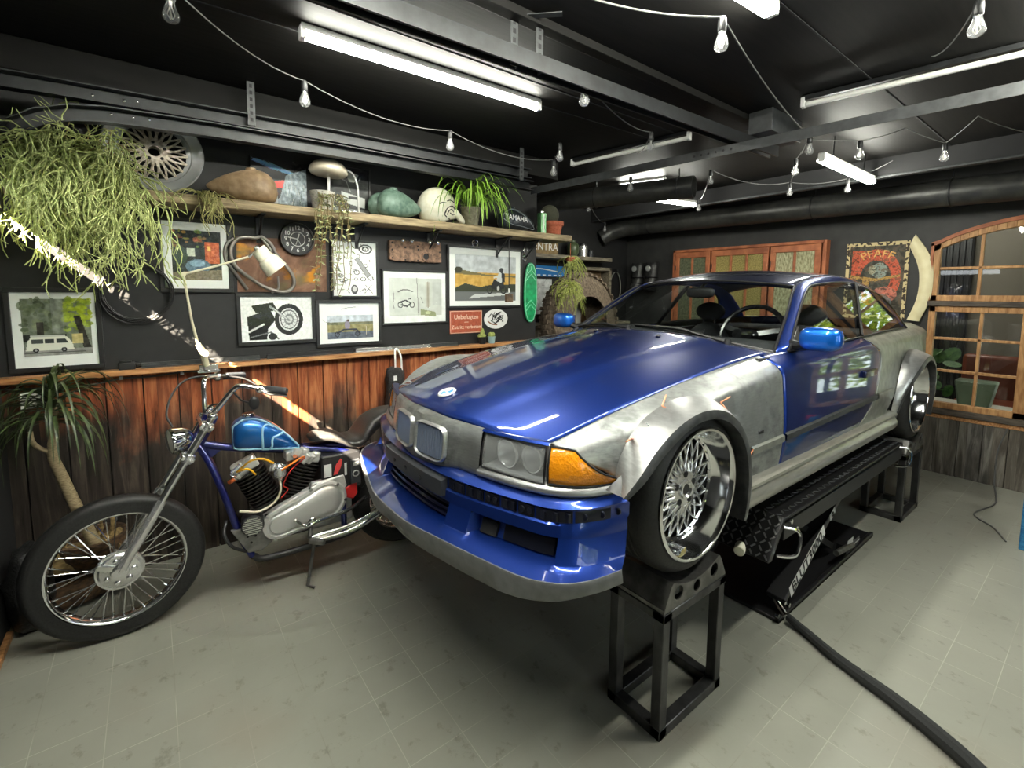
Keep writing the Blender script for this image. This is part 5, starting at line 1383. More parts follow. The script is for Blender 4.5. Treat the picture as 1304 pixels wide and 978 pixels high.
# 4 rider in a field
c = Canvas(110, 76, MATW); q, m = inner(c, .13, .30, .9, .9, (150, 142, 96)); c.rect(*q(0, 0), *q(1, .3), (196, 204, 214)); c.rect(*q(0, .28), *q(1, .4), (120, 122, 92)); c.rect(*q(0, .7), *q(1, 1), (96, 104, 118)); c.noise(.15, 30, 6, m)
c.ell(*q(.42, .42), .045, .12, (150, 140, 160)); c.ell(*q(.44, .22), .02, .03, (90, 70, 60)); c.line([q(.2, .75), q(.35, .6), q(.62, .62), q(.7, .8)], .03, (60, 62, 70)); c.ell(*q(.2, .8), .04, .07, (44, 46, 52), 1, .3); c.ell(*q(.64, .8), .04, .07, (44, 46, 52), 1, .3); c.line([q(.84, .5), q(.84, .85)], .01, (210, 200, 180)); c.line([q(.3, -.25), (.45, .12), (.6, .1)], .008, (150, 152, 154)); c.line([(.05, .4), (.09, .46), (.2, .48)], .008, (150, 152, 154))
framed(.886, 1.296, 1.213, 1.486, c, 'framed small photo of a rider in a dry field, below the doodle print')
# 5 doodle print
c = Canvas(100, 126, (246, 247, 245))
for i in range(26):
    x, y = rn(.08, .92), rn(.06, .94); k = i % 4
    if k == 0: c.ell(x, y, rn(.03, .07), rn(.03, .06), (60, 60, 60), 1, .3)
    elif k == 1: c.line([(x, y), (x + rn(-.1, .1), y + rn(-.08, .08)), (x + rn(-.14, .14), y + rn(-.1, .1))], .012, (52, 52, 52))
    elif k == 2: c.poly([(x, y), (x + .05, y + .02), (x + .03, y + .06)], (110, 110, 110))
    else: c.ell(x, y, .05, .03, (90, 90, 92), .8, .4)
c.poly([(.5, .32), (.58, .28), (.86, .6), (.78, .66)], (150, 150, 150)); c.line([(.5, .32), (.58, .28), (.86, .6), (.78, .66), (.5, .32)], .012, (50, 50, 50)); c.ell(.75, .12, .16, .09, (80, 80, 80), 1, .25); c.ell(.75, .12, .08, .05, (60, 60, 60), 1, .4)
c.line([(.72, .95), (.88, .8)], .012, (70, 70, 70)); c.line([(.74, .8), (.9, .95)], .012, (70, 70, 70)); c.ell(.48, .88, .08, .09, (70, 70, 72)); c.ell(.48, .87, .05, .05, (205, 205, 204))
framed(.984, 1.286, 1.537, 1.905, c, 'framed white print covered with grey hand-drawn doodles', bw=.012)
# 7 drawing of a motorcycle on paper
c = Canvas(130, 96, (244, 247, 245)); c.rect(.09, .12, .93, .86, (206, 210, 204)); c.rect(.1, .14, .52, .84, (214, 218, 212)); c.line([(.52, .12), (.54, .86)], .008, (120, 122, 118)); c.rect(.66, .2, .74, .7, (188, 184, 172)); c.line([(.70, .2), (.70, .7)], .022, (150, 144, 130)); c.rect(.78, .2, .92, .66, (196, 200, 196))
c.line([(.22, .40), (.28, .36), (.36, .35), (.45, .39)], .016, (110, 112, 110))
for x in (.255, .44): c.ell(x, .65, .042, .06, (50, 52, 54), 1, .28)
c.line([(.25, .6), (.33, .56), (.4, .6)], .02, (56, 58, 60)); c.line([(.27, .65), (.36, .68), (.42, .62)], .024, (70, 72, 74)); c.line([(.38, .54), (.42, .53)], .012, (60, 60, 60)); c.line([(.15, .4), (.16, .5), (.14, .62), (.16, .72)], .01, (120, 120, 118)); c.line([(.58, .5), (.62, .62)], .01, (130, 132, 130))
c.poly([(.58, .74), (.82, .8), (.84, .9), (.58, .86)], (150, 158, 120)); c.ell(.7, .815, .045, .03, (196, 204, 160)); c.noise(.08, 12, 8)
framed(1.336, 1.846, 1.338, 1.716, c, 'framed pale sheet with a small motorcycle drawing and a green banknote', bw=.014)
# 8 rider beside a wheat field
c = Canvas(140, 92, MATW); q, m = inner(c, .08, .11, .93, .91, (196, 200, 204)); c.rect(*q(0, .38), *q(1, .72), (206, 164, 84)); c.noise(.12, 26, 9, m); c.poly([q(0, .3), q(.1, .33), q(.5, .42), q(1, .44), q(1, .47), q(0, .42)], (120, 112, 78)); c.ell(*q(.05, .33), .05, .05, (64, 62, 50)); c.poly([q(0, .72), q(.15, .62), q(.4, .70), q(.5, .66), q(1, .62), q(1, .8), q(0, .84)], (62, 66, 52)); c.rect(*q(0, .80), *q(1, 1), (112, 114, 114)); c.poly([q(.3, .86), q(.86, .82), q(.9, .87), q(.2, .95)], (206, 208, 208))
for x in (.55, .78): c.ell(*q(x, .75), .045, .085, (44, 46, 48), 1, .3)
c.poly([q(.56, .7), q(.62, .52), q(.78, .56), q(.8, .72), q(.66, .78)], (40, 42, 46)); c.poly([q(.66, .55), q(.7, .36), q(.78, .34), q(.8, .52), q(.74, .6)], (206, 208, 208)); c.poly([q(.74, .36), q(.8, .38), q(.81, .58), q(.76, .6)], (46, 48, 52)); c.ell(*q(.745, .31), .028, .045, (52, 54, 58)); c.line([q(.62, .48), q(.72, .44)], .02, (206, 206, 204)); c.ell(*q(.69, .72), .02, .04, (206, 206, 206))
framed(1.878, 2.595, 1.456, 1.921, c, 'framed large photo of a rider passing a golden wheat field', bw=.018)
# rusty panel
m_, nt, bb = nodes('rusty_painted_sheet'); setp(bb, rough=.75, metal=.2)
n1 = tex(nt, 'ShaderNodeTexNoise', scale=(5, 5, 5), Scale=1.4, Detail=8., Roughness=.65, Distortion=.6); n2 = tex(nt, 'ShaderNodeTexNoise', scale=(5, 5, 5), Scale=1.5, Detail=6.); n2.inputs['Vector'].links[0].from_node.inputs['Location'].default_value = (4, 2, 7)
cc = ramp(nt, n1.outputs[0], [(.32, S(78, 54, 42)), (.5, S(126, 92, 72)), (.68, S(160, 128, 106))]); cc = mixc(nt, ramp(nt, n2.outputs[0], [(.56, (0, 0, 0)), (.63, (1, 1, 1))]), cc, S(204, 138, 36)); 
n3 = tex(nt, 'ShaderNodeTexNoise', scale=(3, 3, 6), Scale=1.1, Detail=5.); cc = mixc(nt, ramp(nt, n3.outputs[0], [(.60, (0, 0, 0)), (.70, (.8, .8, .8))]), cc, S(112, 104, 70))
nt.links.new(cc, bb.inputs['Base Color']); bump(nt, bb, n1.outputs[0], .4, .004)
b = MB(); b.prism([(.42, 1.56), (.943, 1.563), (.945, 1.902), (.70, 1.896), (.425, 1.892)], (0, YW - .006, 0), (1, 0, 0), (0, 0, 1), (0, .004, 0)); tag(b.build('metal_sheet', m_, smooth=False), 'rusty sheet panel with orange paint patches behind the lamp and clock', 'metal panel')
# clock
ck = thing('round_clock', 'round black wall clock with white numerals on the rusty panel', 'clock', (.765, YW, 1.897))
cc_ = Vector((.765, YW - .03, 1.897)); R = .104
b = MB(); b.lathe([(0, .0), (R, .0), (R, .018), (R - .004, .026), (R - .012, .026), (R - .016, .020), (0, .020)], (.765, YW - .008, 1.897), (0, -1, 0), 40); b.build('case', MAT['black'], ck, sharp=30)
b = MB(); yq = YW - .0295
for h in range(1, 13):
    a = PI / 2 - h * PI / 6 ; b.text(str(h), (.765 + .070 * math.cos(a), yq, 1.897 + .070 * math.sin(a)), (1, 0, 0), (0, 0, 1), .034, .001, weight=.02)
b.torus((.765, yq, 1.897), (0, 1, 0), .044, .0022, 36, 5); b.build('numerals', MAT['white'], ck, smooth=False)
b = MB(); o = Vector((.765, yq - .003, 1.897)); b.bar(o, o + Vector((-.058, 0, .010)), .006, .002, up=(0, 1, 0)); b.bar(o, o + Vector((.010, 0, .034)), .007, .002, up=(0, 1, 0)); b.bar(o, o + Vector((.02, 0, -.04)), .002, .002, up=(0, 1, 0)); b.bar(o, o + Vector((-.012, 0, -.035)), .002, .002, up=(0, 1, 0)); b.build('hands', MAT['white'], ck)
# bent grey tube frame hanging from the shelf
b = MB()
Yt = YW - .045
loop = [(.548, 1.897), (.52, 1.885), (.48, 1.888), (.44, 1.880), (.405, 1.850), (.388, 1.805), (.392, 1.750), (.415, 1.705), (.47, 1.655), (.545, 1.600), (.60, 1.575), (.65, 1.562), (.70, 1.570), (.728, 1.605), (.728, 1.650), (.705, 1.700), (.665, 1.755), (.63, 1.80), (.618, 1.83), (.60, 1.86), (.57, 1.885)]
P_ = catmull([(x, Yt, z) for x, z in loop], 5, closed=True); b.tube(P_, .011, 10, closed=True)
b.tube(catmull([(.412, Yt + .02, 1.875), (.375, Yt + .02, 1.845), (.360, Yt + .02, 1.79), (.368, Yt + .02, 1.735), (.39, Yt + .02, 1.70), (.43, Yt + .025, 1.64), (.47, Yt + .03, 1.575)], 5), .009, 8)
b.tube([(.555, Yt, 1.89), (.585, Yt, 1.845), (.607, Yt, 1.815), (.598, Yt, 1.79), (.585, Yt, 1.775)], .008, 8)
b.tube(catmull([(.638, Yt, 1.66), (.640, Yt, 1.62), (.636, Yt, 1.58), (.60, Yt, 1.555)], 5), .006, 8)
tf = thing('tube_frame', 'bent grey steel tube frame hanging on the rusty panel behind the lamp shade', 'metal frame', (.548, Yt, 1.9)); b.build('tube', M('grey_tube', S(136, 132, 126), .38, .6), tf, sharp=60)
b = MB(); b.tube([(.548, Yt, 1.895), (.546, Yt, 1.95), (.546, Yt - .03, 2.02)], .003, 6); b.build('hanging_wire', MAT['wirew'], tf)
# desk lamp on the ledge
LP = thing('desk_lamp', 'old cream articulated lamp clamped to the ledge, its shade before the rusty panel', 'lamp', (.24, 3.215, 1.142))
m_cr = M('aged_cream', S(214, 208, 178), .35); m_sv = MAT['chromeB']
b = MB(); b.box(.19, .30, 3.185, 3.225, 1.096, 1.114); b.box(.20, .29, 3.19, 3.212, 1.10, 1.142); b.tube([(.245, 3.20, 1.10), (.225, 3.17, 1.12), (.208, 3.155, 1.19)], .006, 8); b.build('clamp', m_sv, LP, bevel=.002)
b = MB(); b.tube([(.232, 3.17, 1.142), (.222, 3.15, 1.20)], .016, 12); b.cyl((.225, 3.125, 1.215), (.225, 3.175, 1.215), .018, n=14); b.tube([(.222, 3.15, 1.215), (.195, 3.135, 1.27)], [.02, .013], 10); b.build('base_joint', m_cr, LP)
b = MB(); b.tube([(.195, 3.14, 1.27), (.172, 3.12, 1.40), (.146, 3.10, 1.652)], [.0085, .0065, .0065], 10); b.build('arm', m_cr, LP)
b = MB(); b.cyl((.146, 3.075, 1.654), (.146, 3.12, 1.654), .012, n=12); b.tube([(.140, 3.09, 1.652), (.30, 3.08, 1.703), (.455, 3.07, 1.760)], .006, 10); b.build('arm', m_cr, LP)
b = MB(); o = Vector((.503, 3.06, 1.803)); d = (Vector((.602, 3.05, 1.682)) - o).normalized()
b.lathe([(0, -.022), (.012, -.022), (.016, -.014), (.016, -.002), (0, -.002)], o, d, 16); b.tube([(.455, 3.07, 1.760), (.49, 3.06, 1.79)], .008, 8); b.build('lamp_holder', m_sv, LP, sharp=30)
b = MB(); b.lathe([(.0, -.002), (.040, -.002), (.043, .004), (.044, .062), (.050, .066), (.060, .085), (.064, .150), (.062, .150), (.056, .09), (.04, .06), (.0, .03)], o, d, 36); b.build('shade', MAT['cream'], LP, sharp=35)
# cylinder-head plate
hp_ = thing('cylinder_head', 'rusty engine cylinder-head plate with a round port, above the pale drawing', 'engine part', (1.585, YW, 1.79))
m_rh = MN('rusty_cast_iron', S(96, 78, 66), S(156, 124, 102), .75, .3, (9, 9, 9), bmp=.5, bdist=.004)
poly = [(1.378, 1.80)] + [(lerp(1.378, 1.80, i / 16), 1.786 + .006 * (i % 2)) for i in range(1, 16)] + [(1.80, 1.79), (1.797, 1.943), (1.38, 1.937)]
b = MB(); b.prism(poly, (0, YW - .035, 0), (1, 0, 0), (0, 0, 1), (0, .035, 0)); b.build('plate', m_rh, hp_, bevel=.004)
b = MB(); b.lathe([(.036, .0), (.036, .012), (.024, .012), (.024, -.0)], (1.665, YW - .033, 1.832), (0, -1, 0), 24); b.build('port_ring', m_rh, hp_, sharp=30)
b = MB(); b.cyl((1.665, YW - .034, 1.832), (1.665, YW - .037, 1.832), .024, n=20); b.build('port', MAT['blackmat'], hp_)
for x, z in ((1.40, 1.92), (1.40, 1.81), (1.60, 1.905), (1.605, 1.88), (1.50, 1.80), (1.60, 1.80), (1.70, 1.80), (1.785, 1.87), (1.50, 1.89), (1.40, 1.87)):
    b = MB(); b.cyl((x, YW - .034, z), (x, YW - .0365, z), .007, n=10); b.build('bolt_hole', MAT['blackmat'], hp_)
for x in (1.465, 1.535, 1.68, 1.75):
    b = MB(); b.cyl((x, YW - .035, 1.925), (x, YW - .075, 1.935), .014, .012, 12); b.ell((x, YW - .077, 1.936), .014, .008, .014, 10, 6); b.build('stud', MAT['chrome'], hp_)
# enamel sign
sg_ = thing('enamel_sign', 'red-brown sign with white lettering Unbefugten Zutritt verboten', 'sign', (2.04, YW, 1.23))
b = MB(); b.box(1.885, 2.195, YW - .008, YW, 1.232, 1.418); b.build('plate', MN('red_brown_enamel', S(150, 70, 48), S(176, 90, 64), .35, 0, (14, 14, 14)), sg_, bevel=.003)
b = MB()
for x0, x1, z0, z1 in ((1.889, 2.191, 1.410, 1.414), (1.889, 2.191, 1.236, 1.240), (1.889, 1.893, 1.236, 1.414), (2.187, 2.191, 1.236, 1.414)): b.box(x0, x1, YW - .0092, YW - .008, z0, z1)
b.text('Unbefugten', (2.04, YW - .008, 1.365), (1, 0, 0), (0, 0, 1), .050, .0012, weight=.008); b.box(2.02, 2.06, YW - .0092, YW - .008, 1.322, 1.326); b.text('Zutritt verboten', (2.04, YW - .008, 1.283), (1, 0, 0), (0, 0, 1), .042, .0012, weight=.008)
b.build('lettering', M('sign_white', S(232, 206, 186), .5), sg_, smooth=False)
# oval badge
ob = thing('oval_badge', 'oval white badge with black script letters, right of the red-brown sign', 'badge', (2.338, YW, 1.26))
b = MB(); b.prism([(.122 * math.cos(a), .084 * math.sin(a)) for a in [2 * PI * i / 40 for i in range(40)]], (2.338, YW - .010, 1.341), (1, 0, 0), (0, 0, 1), (0, .01, 0)); b.build('plate', MAT['white'], ob, bevel=.002)
b = MB(); random.seed(4)
for i in range(24):
    a, r = rn(0, 2 * PI), rn(.2, .8); x, z = 2.338 + .095 * r * math.cos(a), 1.350 + .058 * r * math.sin(a)
    b.tube(catmull([(x, YW - .011, z), (x + rn(-.03, .03), YW - .011, z + rn(-.02, .02)), (x + rn(-.04, .04), YW - .011, z + rn(-.03, .03))], 4), .0032, 5)
b.mi = 1; b.tube(catmull([(2.25, YW - .011, 1.325), (2.29, YW - .011, 1.30), (2.345, YW - .011, 1.292)], 5), .006, 5); b.build('script', [MAT['blackmat'], M('badge_brown', S(140, 90, 60), .5)], ob)
# skateboard deck
sk = thing('skateboard', 'green skateboard deck with pale chevrons hung upright at the wall end', 'skateboard', (2.712, YW, 1.303))
def sk_poly(k=1.):
    out = []
    for i in range(48):
        a = 2 * PI * i / 48; cc, ss = math.cos(a), math.sin(a); out.append((.078 * k * math.copysign(abs(cc) ** .75, cc) * (1 - .12 * max(0, ss) ** 2), (.265 - .078 * (1 - k)) * math.copysign(abs(ss) ** .95, ss)))
    return out
b = MB(); b.prism(sk_poly(), (2.705, YW - .028, 1.567), (1, 0, 0), (0, 0, 1), (0, .012, 0)); b.build('deck', MN('green_deck', S(16, 120, 72), S(30, 168, 104), .35, 0, (5, 5, 5)), sk, bevel=.004)
b = MB(); pp = [(2.705 + x, YW - .029, 1.567 + z) for x, z in sk_poly(.86)]; b.tube(pp, .003, 5, closed=True)
for z in (1.74, 1.70, 1.47, 1.43): b.tube([(2.645, YW - .0295, z - .03), (2.705, YW - .0295, z + .03), (2.765, YW - .0295, z - .03)], .003, 5)
b.tube([(2.705, YW - .0295, 1.77), (2.705, YW - .0295, 1.80)], .003, 5); b.build('chevrons', M('pale_green', S(150, 220, 186), .5), sk)
b = MB(); b.box(2.68, 2.73, YW - .016, YW, 1.55, 1.60); b.build('wall_bracket', MAT['black'], sk)
# small metal emblem tags
def tagplate(x, z, r, label, long):
    t = thing('metal_tag', label, 'emblem', (x, YW, z)); m = MAT['chromeB']
    b = MB(); b.torus((x, YW - .008, z), (0, 1, 0), r, .005, 24, 6); b.tube([(x - r * .6, YW - .008, z - r * .5), (x, YW - .008, z + r * .7), (x + r * .6, YW - .008, z - r * .5)], .004, 6); b.tube([(x - r, YW - .008, z), (x + r, YW - .008, z + .005)], .004, 6)
    if long: b.torus((x + .01, YW - .008, z + r + .025), (0, 1, 0), .022, .005, 18, 6); b.bar((x, YW - .008, z - r), (x - .01, YW - .008, z - r - .02), .02, .006); b.bar((x + .01, YW - .008, z + r + .03), (x + .01, YW - .008, z + r + .065), .03, .004, up=(0, 1, 0))
    b.build('emblem', m, t)
tagplate(2.648, 1.885, .030, 'small metal chain emblem above the green skateboard', True); tagplate(2.124, 1.963, .028, 'small round metal emblem behind the hanging green leaves', False)
# cord with a wooden pull in front of the big photo
t = thing('pull_cord', 'black cord with a white clip and small brown block hanging before the big photo', 'cord', (2.352, 3.12, 2.02))
b = MB(); b.cyl((2.35, 3.12, 2.02), (2.352, 3.12, 1.60), .004, n=8); b.build('cord', MAT['black'], t); b = MB(); b.cyl((2.352, 3.12, 1.60), (2.352, 3.12, 1.565), .007, n=10); b.build('clip', MAT['white'], t)
b = MB(); b.box(2.318, 2.386, 3.105, 3.135, 1.487, 1.555); b.build('block', MN('brown_block', S(66, 52, 40), S(112, 90, 66), .6), t, bevel=.006)
# ledge items
b = MB(); b.box(-.155, -.085, 3.225, 3.262, 1.142, 1.180); b.cyl((-.085, 3.243, 1.165), (-.06, 3.243, 1.170), .012); b.box(-.15, -.10, 3.23, 3.26, 1.18, 1.19); tag(b.build('black_box', MAT['black'], bevel=.004), 'small black box on the ledge right of the camper van photo', 'box')
for x0, x1, l, m in ((-.06, .52, 'thin grey metal strip on the ledge behind the lamp', 'grey_bar'), (.56, 1.10, 'long black strip lying on the ledge below the motorcycle photos', 'black'), (1.12, 1.70, 'pale aluminium strip on the ledge below the pale drawing', 'chromeB'), (1.705, 1.945, 'short dark strip on the ledge below the red-brown sign', 'grey_bar')):
    b = MB(); b.box(x0, x1, 3.262, 3.282, 1.142, 1.168); b.box(x0, x1, 3.245, 3.282, 1.142, 1.147); tag(b.build('metal_strip', MAT[m], bevel=.001), l, 'metal strip')
def cactus(x, y, pm, shapes, label):
    t = thing('potted_cactus', label, 'cactus', (x, y, 1.142)); b = MB(); b.lathe([(0, 0), (.026, 0), (.034, .058), (.030, .058), (.028, .05), (0, .05)], (x, y, 1.142), (0, 0, 1), 20); b.build('pot', pm, t, sharp=30)
    b = MB()
    for dx, dz, rx, rz in shapes: b.ell((x + dx, y, 1.142 + dz), rx, rx, rz, 12, 9)
    b.build('cactus', MN('cactus_green', S(120, 138, 66), S(176, 182, 104), .7, 0, (60, 60, 60)), t)
cactus(2.165, 3.235, MAT['black'], ((0, .085, .018, .045), (-.03, .066, .014, .018), (.02, .064, .015, .016), (-.01, .062, .03, .012)), 'small yellow-green cactus in a black pot on the ledge')
cactus(2.258, 3.235, M('pale_blue_pot', S(150, 176, 178), .4), ((-.012, .07, .020, .024), (.014, .07, .018, .022)), 'small round cactus in a pale blue pot on the ledge')
b = MB(); b.tube(catmull([(-.60, 3.268, 1.085), (-.45, 3.268, 1.075), (-.30, 3.268, 1.068), (-.15, 3.268, 1.092), (-.02, 3.268, 1.090), (.12, 3.268, 1.100), (.19, 3.21, 1.105)], 6), .005, 6); b.mi = 1
for x in (-.15, .12): b.box(x - .008, x + .008, 3.262, 3.285, 1.085, 1.103)
tag(b.build('lamp_cable', [MAT['wirew'], MAT['white']]), 'thin pale cable pinned below the ledge leading to the lamp', 'cable')
b = MB(); b.grid([[(lerp(-.535, -.445, i / 4), 3.268 - .008 * ((i + j) % 2), lerp(1.062, .98, j / 3)) for i in range(5)] for j in range(4)]); tag(b.build('paper_note', MAT['white'], smooth=False, solid=.001), 'crumpled white paper pinned to the boards behind the potted palm', 'paper')
# black rucksack with a white strap hanging from the ledge
bg = thing('backpack', 'black rucksack with a white strap hanging from the ledge behind the motorcycle saddle', 'bag', (1.39, 3.2, 1.0))
rows = []
BPp = [(.66, 1.345, .045), (.70, 1.355, .055), (.76, 1.365, .058), (.82, 1.37, .055), (.88, 1.375, .06), (.94, 1.385, .07), (.99, 1.38, .065), (1.015, 1.375, .05), (1.022, 1.375, .02)]
random.seed(8)
for z, x, r in BPp: rows.append([(x + r * math.cos(a) * (1 + .12 * math.sin(5 * a + z * 60)), 3.205 + .05 * math.sin(a) * (1 + .12 * math.cos(4 * a + z * 50)), z) for a in [2 * PI * k / 20 for k in range(20)]])
b = MB(); b.grid(rows, closev=True); b.f.append(list(range(20))[::-1]); b.m.append(0); b.f.append([len(b.v) - 20 + k for k in range(20)]); b.m.append(0); b.build('body', MN('black_nylon', (.012, .012, .012), (.03, .03, .031), .6, 0, (18, 18, 18), bmp=.6, bdist=.01), bg, sharp=80)
b = MB(); b.tube(catmull([(1.385, 3.20, .99), (1.375, 3.18, 1.09), (1.385, 3.2, 1.148), (1.405, 3.2, 1.148), (1.42, 3.18, 1.09), (1.435, 3.20, .92)], 6), .007, 8); b.build('strap', MAT['white'], bg); b = MB(); b.box(1.345, 1.37, 3.140, 3.143, .935, .97); b.build('label_patch', MAT['white'], bg)

# coil of black cable on the wall
co_ = thing('cable_coil', 'coil of thin black cable hanging on the wall right of the camper van photo', 'cable', (-.06, YW, 1.55)); random.seed(9)
b = MB()
for k in range(6):
    cx, cz, rx, rz = -.055 + rn(-.012, .012), 1.555 + rn(-.012, .012), .150 + rn(-.008, .012), .150 + rn(-.01, .014)
    b.tube([(cx + rx * math.cos(a), YW - .012 - .008 * k, cz + rz * math.sin(a)) for a in [2 * PI * i / 40 for i in range(40)]], .0035, 6, closed=True)
b.build('coil', MAT['black'], co_); b = MB(); b.cyl((-.06, YW, 1.695), (-.06, YW - .07, 1.70), .005, n=8); b.build('nail', MAT['chrome'], co_)
MAT['aluL'] = M('machined_aluminium', (.72, .73, .73), .26, .55)
# ------------------------------------------------------------ long plank shelf and what stands on it
ZSH = 2.070
sh = thing('plank_shelf', 'long weathered plank shelf high on the picture wall', 'shelf', (1.2, 3.16, 2.02))
b = MB(); b.box(-.58, 2.985, 3.04, 3.29, 2.018, ZSH); b.build('plank', MAT['shelf'], sh, bevel=.005)
for x in (-.25, .545, 1.15, 1.70, 2.34, 2.66):
    b = MB(); b.bar((x, 3.28, 1.86), (x, 3.28, 2.018), .025, .008, up=(0, 1, 0)); b.bar((x, 3.28, 2.012), (x, 3.08, 2.012), .025, .008); b.tube([(x, 3.275, 1.88), (x, 3.20, 1.94), (x, 3.12, 2.008)], .007, 8); b.build('bracket', MAT['black'], sh)
# spare rim
rt = thing('alloy_wheel', 'old silver mesh wheel rim leaning on the shelf beside the trailing plant', 'wheel rim', (.06, 3.14, ZSH))
o = Vector((.055, 3.165, 2.266)); ax = Vector((.06, -1, .10)).normalized(); R = .196
R = .214; o = Vector((.055, 3.16, 2.288))
fx, fy, fd = frame_for(ax)
def pt_(r, a, h): return o + fd * h + (fx * math.cos(a) + fy * math.sin(a)) * r
b = MB(); b.lathe([(R - .006, -.05), (R, -.01), (R + .002, .03), (R - .004, .038), (R - .012, .034), (R - .02, .024), (R - .05, .012), (R - .055, .0), (R - .075, -.005), (R - .03, -.06)], o, ax, 64); b.build('rim_lip', MAT['aluL'], rt, sharp=35)
m_sp = MN('dirty_cream_alloy', S(150, 138, 122), S(206, 196, 180), .55, .2, (12, 12, 12))
b = MB(); n = 20
for k in range(n):
    a = 2 * PI * k / n
    for dd in (1, -1): b.tube([pt_(.05, a + dd * .05, .006), pt_(.10, a + dd * .19, .006), pt_(R - .068, a + dd * .31, -.002)], [.008, .0055, .0055], 5)
b.build('spokes', m_sp, rt)
b = MB(); b.lathe([(.026, .004), (.028, .012), (.058, .010), (.064, .0), (.064, -.03), (.026, -.03)], o, ax, 32); b.build('hub', m_sp, rt, sharp=30)
for k in range(5):
    b = MB(); c = pt_(.046, 2 * PI * k / 5 + .4, .010); b.cyl(c, c + fd * .003, .008, n=10); b.build('lug_hole', MAT['blackmat'], rt)
# fuel tanks
def teardrop(name, label, x0, x1, z0, z1, y, hw, mat, nose_left, extra=None, cat='fuel tank', group='motorcycle tanks on the shelf'):
    t = thing(name, label, cat, ((x0 + x1) / 2, y, ZSH), group); rows = []
    n = 26
    for i in range(n + 1):
        s = i / n; p = 1 - s if nose_left else s        # p = 1 at the pointed end
        r = math.sqrt(max(0, 1 - (1 - p / .30) ** 2)) if p < .30 else (1 - ((p - .30) / .70) ** 1.7) ** .85 if p < 1 else 0
        r = max(r, .02); x = lerp(x0, x1, s); zc = lerp(z0, z1, .40 + .10 * (p if 0 else 0)); zt_ = zc + (z1 - zc) * r; zb = zc - (zc - z0) * r ** .6
        row = []
        for k in range(24):
            a = 2 * PI * k / 24; e = 2.3; cc, ss = math.cos(a), math.sin(a)
            row.append((x, y + hw * r * math.copysign(abs(cc) ** (2/e), cc), zc + math.copysign(abs(ss) ** (2/e), ss) * ((zt_ - zc) if ss > 0 else (zc - zb))))
        rows.append(row)
    b = MB(); b.grid(rows, closev=True); b.f.append(list(range(24))); b.m.append(0); b.f.append([len(b.v) - 24 + k for k in range(24)]); b.m.append(0)
    body = b.build('body', mat, t, sharp=80)
    b = MB(); xc = lerp(x0, x1, .62 if nose_left else .36); b.lathe([(0, .012), (.024, .012), (.028, .004), (.028, -.01)], (xc, y, z1 - .004), (0, 0, 1), 20); b.build('filler_neck', mat, t, sharp=30)
    return t, body
m_t1 = MN('tan_primer_tank', S(146, 120, 90), S(176, 150, 118), .42, 0, (6, 6, 6)); teardrop('fuel_tank', 'tan brown motorcycle tank pointing left on the shelf next to the rim', .275, .635, ZSH, 2.262, 3.14, .095, m_t1, True)
m_t2 = MN('grey_green_tank', S(84, 112, 98), S(124, 150, 134), .4, .1, (7, 7, 7)); t2_, b2_ = teardrop('fuel_tank', 'grey-green motorcycle tank pointing right on the shelf next to the cream helmet', 1.235, 1.56, ZSH, 2.262, 3.11, .07, m_t2, False)
b = MB(); b.ell((1.31, 3.20, 2.155), .105, .05, .095, 20, 12); b.build('second_lobe', m_t2, t2_)
t3_, b3_ = teardrop('fuel_tank', 'black motorcycle tank with pale lettering at the right end of the shelf', 2.255, 2.63, ZSH, 2.255, 3.14, .07, MN('slate_black_tank', S(34, 40, 46), S(52, 58, 64), .3, .3, (6, 6, 6)), False)
b = MB(); b.text('YAMAHA', (2.385, 3.066, 2.165), (1, 0, -.06), (0, 0, 1), .056, .002, weight=.02); b.build('lettering', MAT['white'], t3_, smooth=False)
b = MB(); b.tube(catmull([(2.262, 3.085, 2.165), (2.29, 3.066, 2.215), (2.37, 3.06, 2.225), (2.50, 3.07, 2.175), (2.61, 3.115, 2.10), (2.45, 3.07, 2.105), (2.33, 3.062, 2.115)], 6, closed=True), .0025, 5); b.build('pinstripe', M('grey_pinstripe', S(150, 156, 160), .4), t3_)
# leaning pictures and small things
cv = Canvas(90, 80, (26, 22, 26))
random.seed(21)
for i in range(60): t = rn(0, 1); cv.line([(.02 + .35 * t, .06 + .05 * t + rn(-.02, .04)), (.35 + .45 * t, .16 + .10 * t + rn(-.02, .05))], .012, (90 + 60 * rn(0, 1), 150 + 50 * rn(0, 1), 196 + 40 * rn(0, 1)), .7)
cv.poly([(.35, .46), (.62, .40), (.66, .56), (.46, .58)], (206, 52, 40))
for i in range(30): x, y = rn(.4, .62), rn(.55, .8); cv.line([(x, y), (x + rn(-.06, .06), y + rn(.0, .12))], .01, (rn(60, 160), rn(30, 60), 40), .8)
cv.poly([(.62, .30), (1, .12), (1, 1), (.30, 1), (.5, .75)], (150, 164, 172)); cv.noise(.2, 60, 2, cv.X + cv.Y * .3 > .75); 
for i in range(26): x = rn(.6, .98); y = rn(.3, .9); cv.line([(x, y), (x + rn(-.03, .03), y + rn(.05, .2))], .012, (rn(190, 235),) * 3 if i % 2 else (70, 96, 84), .7)
cv.poly([(.25, .8), (.46, .72), (.46, 1), (.18, 1)], (196, 200, 196))
tp = framed(.515, .83, ZSH + .004, 2.375, cv, 'unframed dark canvas with cyan and red brushstrokes leaning behind the tan tank', bw=.0, name='canvas_painting', yb=3.27, frame=False, group='pictures leaning on the shelf')
b = MB(); b.box(.515, .83, 3.262, 3.275, ZSH, 2.375); b.build('stretcher', FRAME, tp)
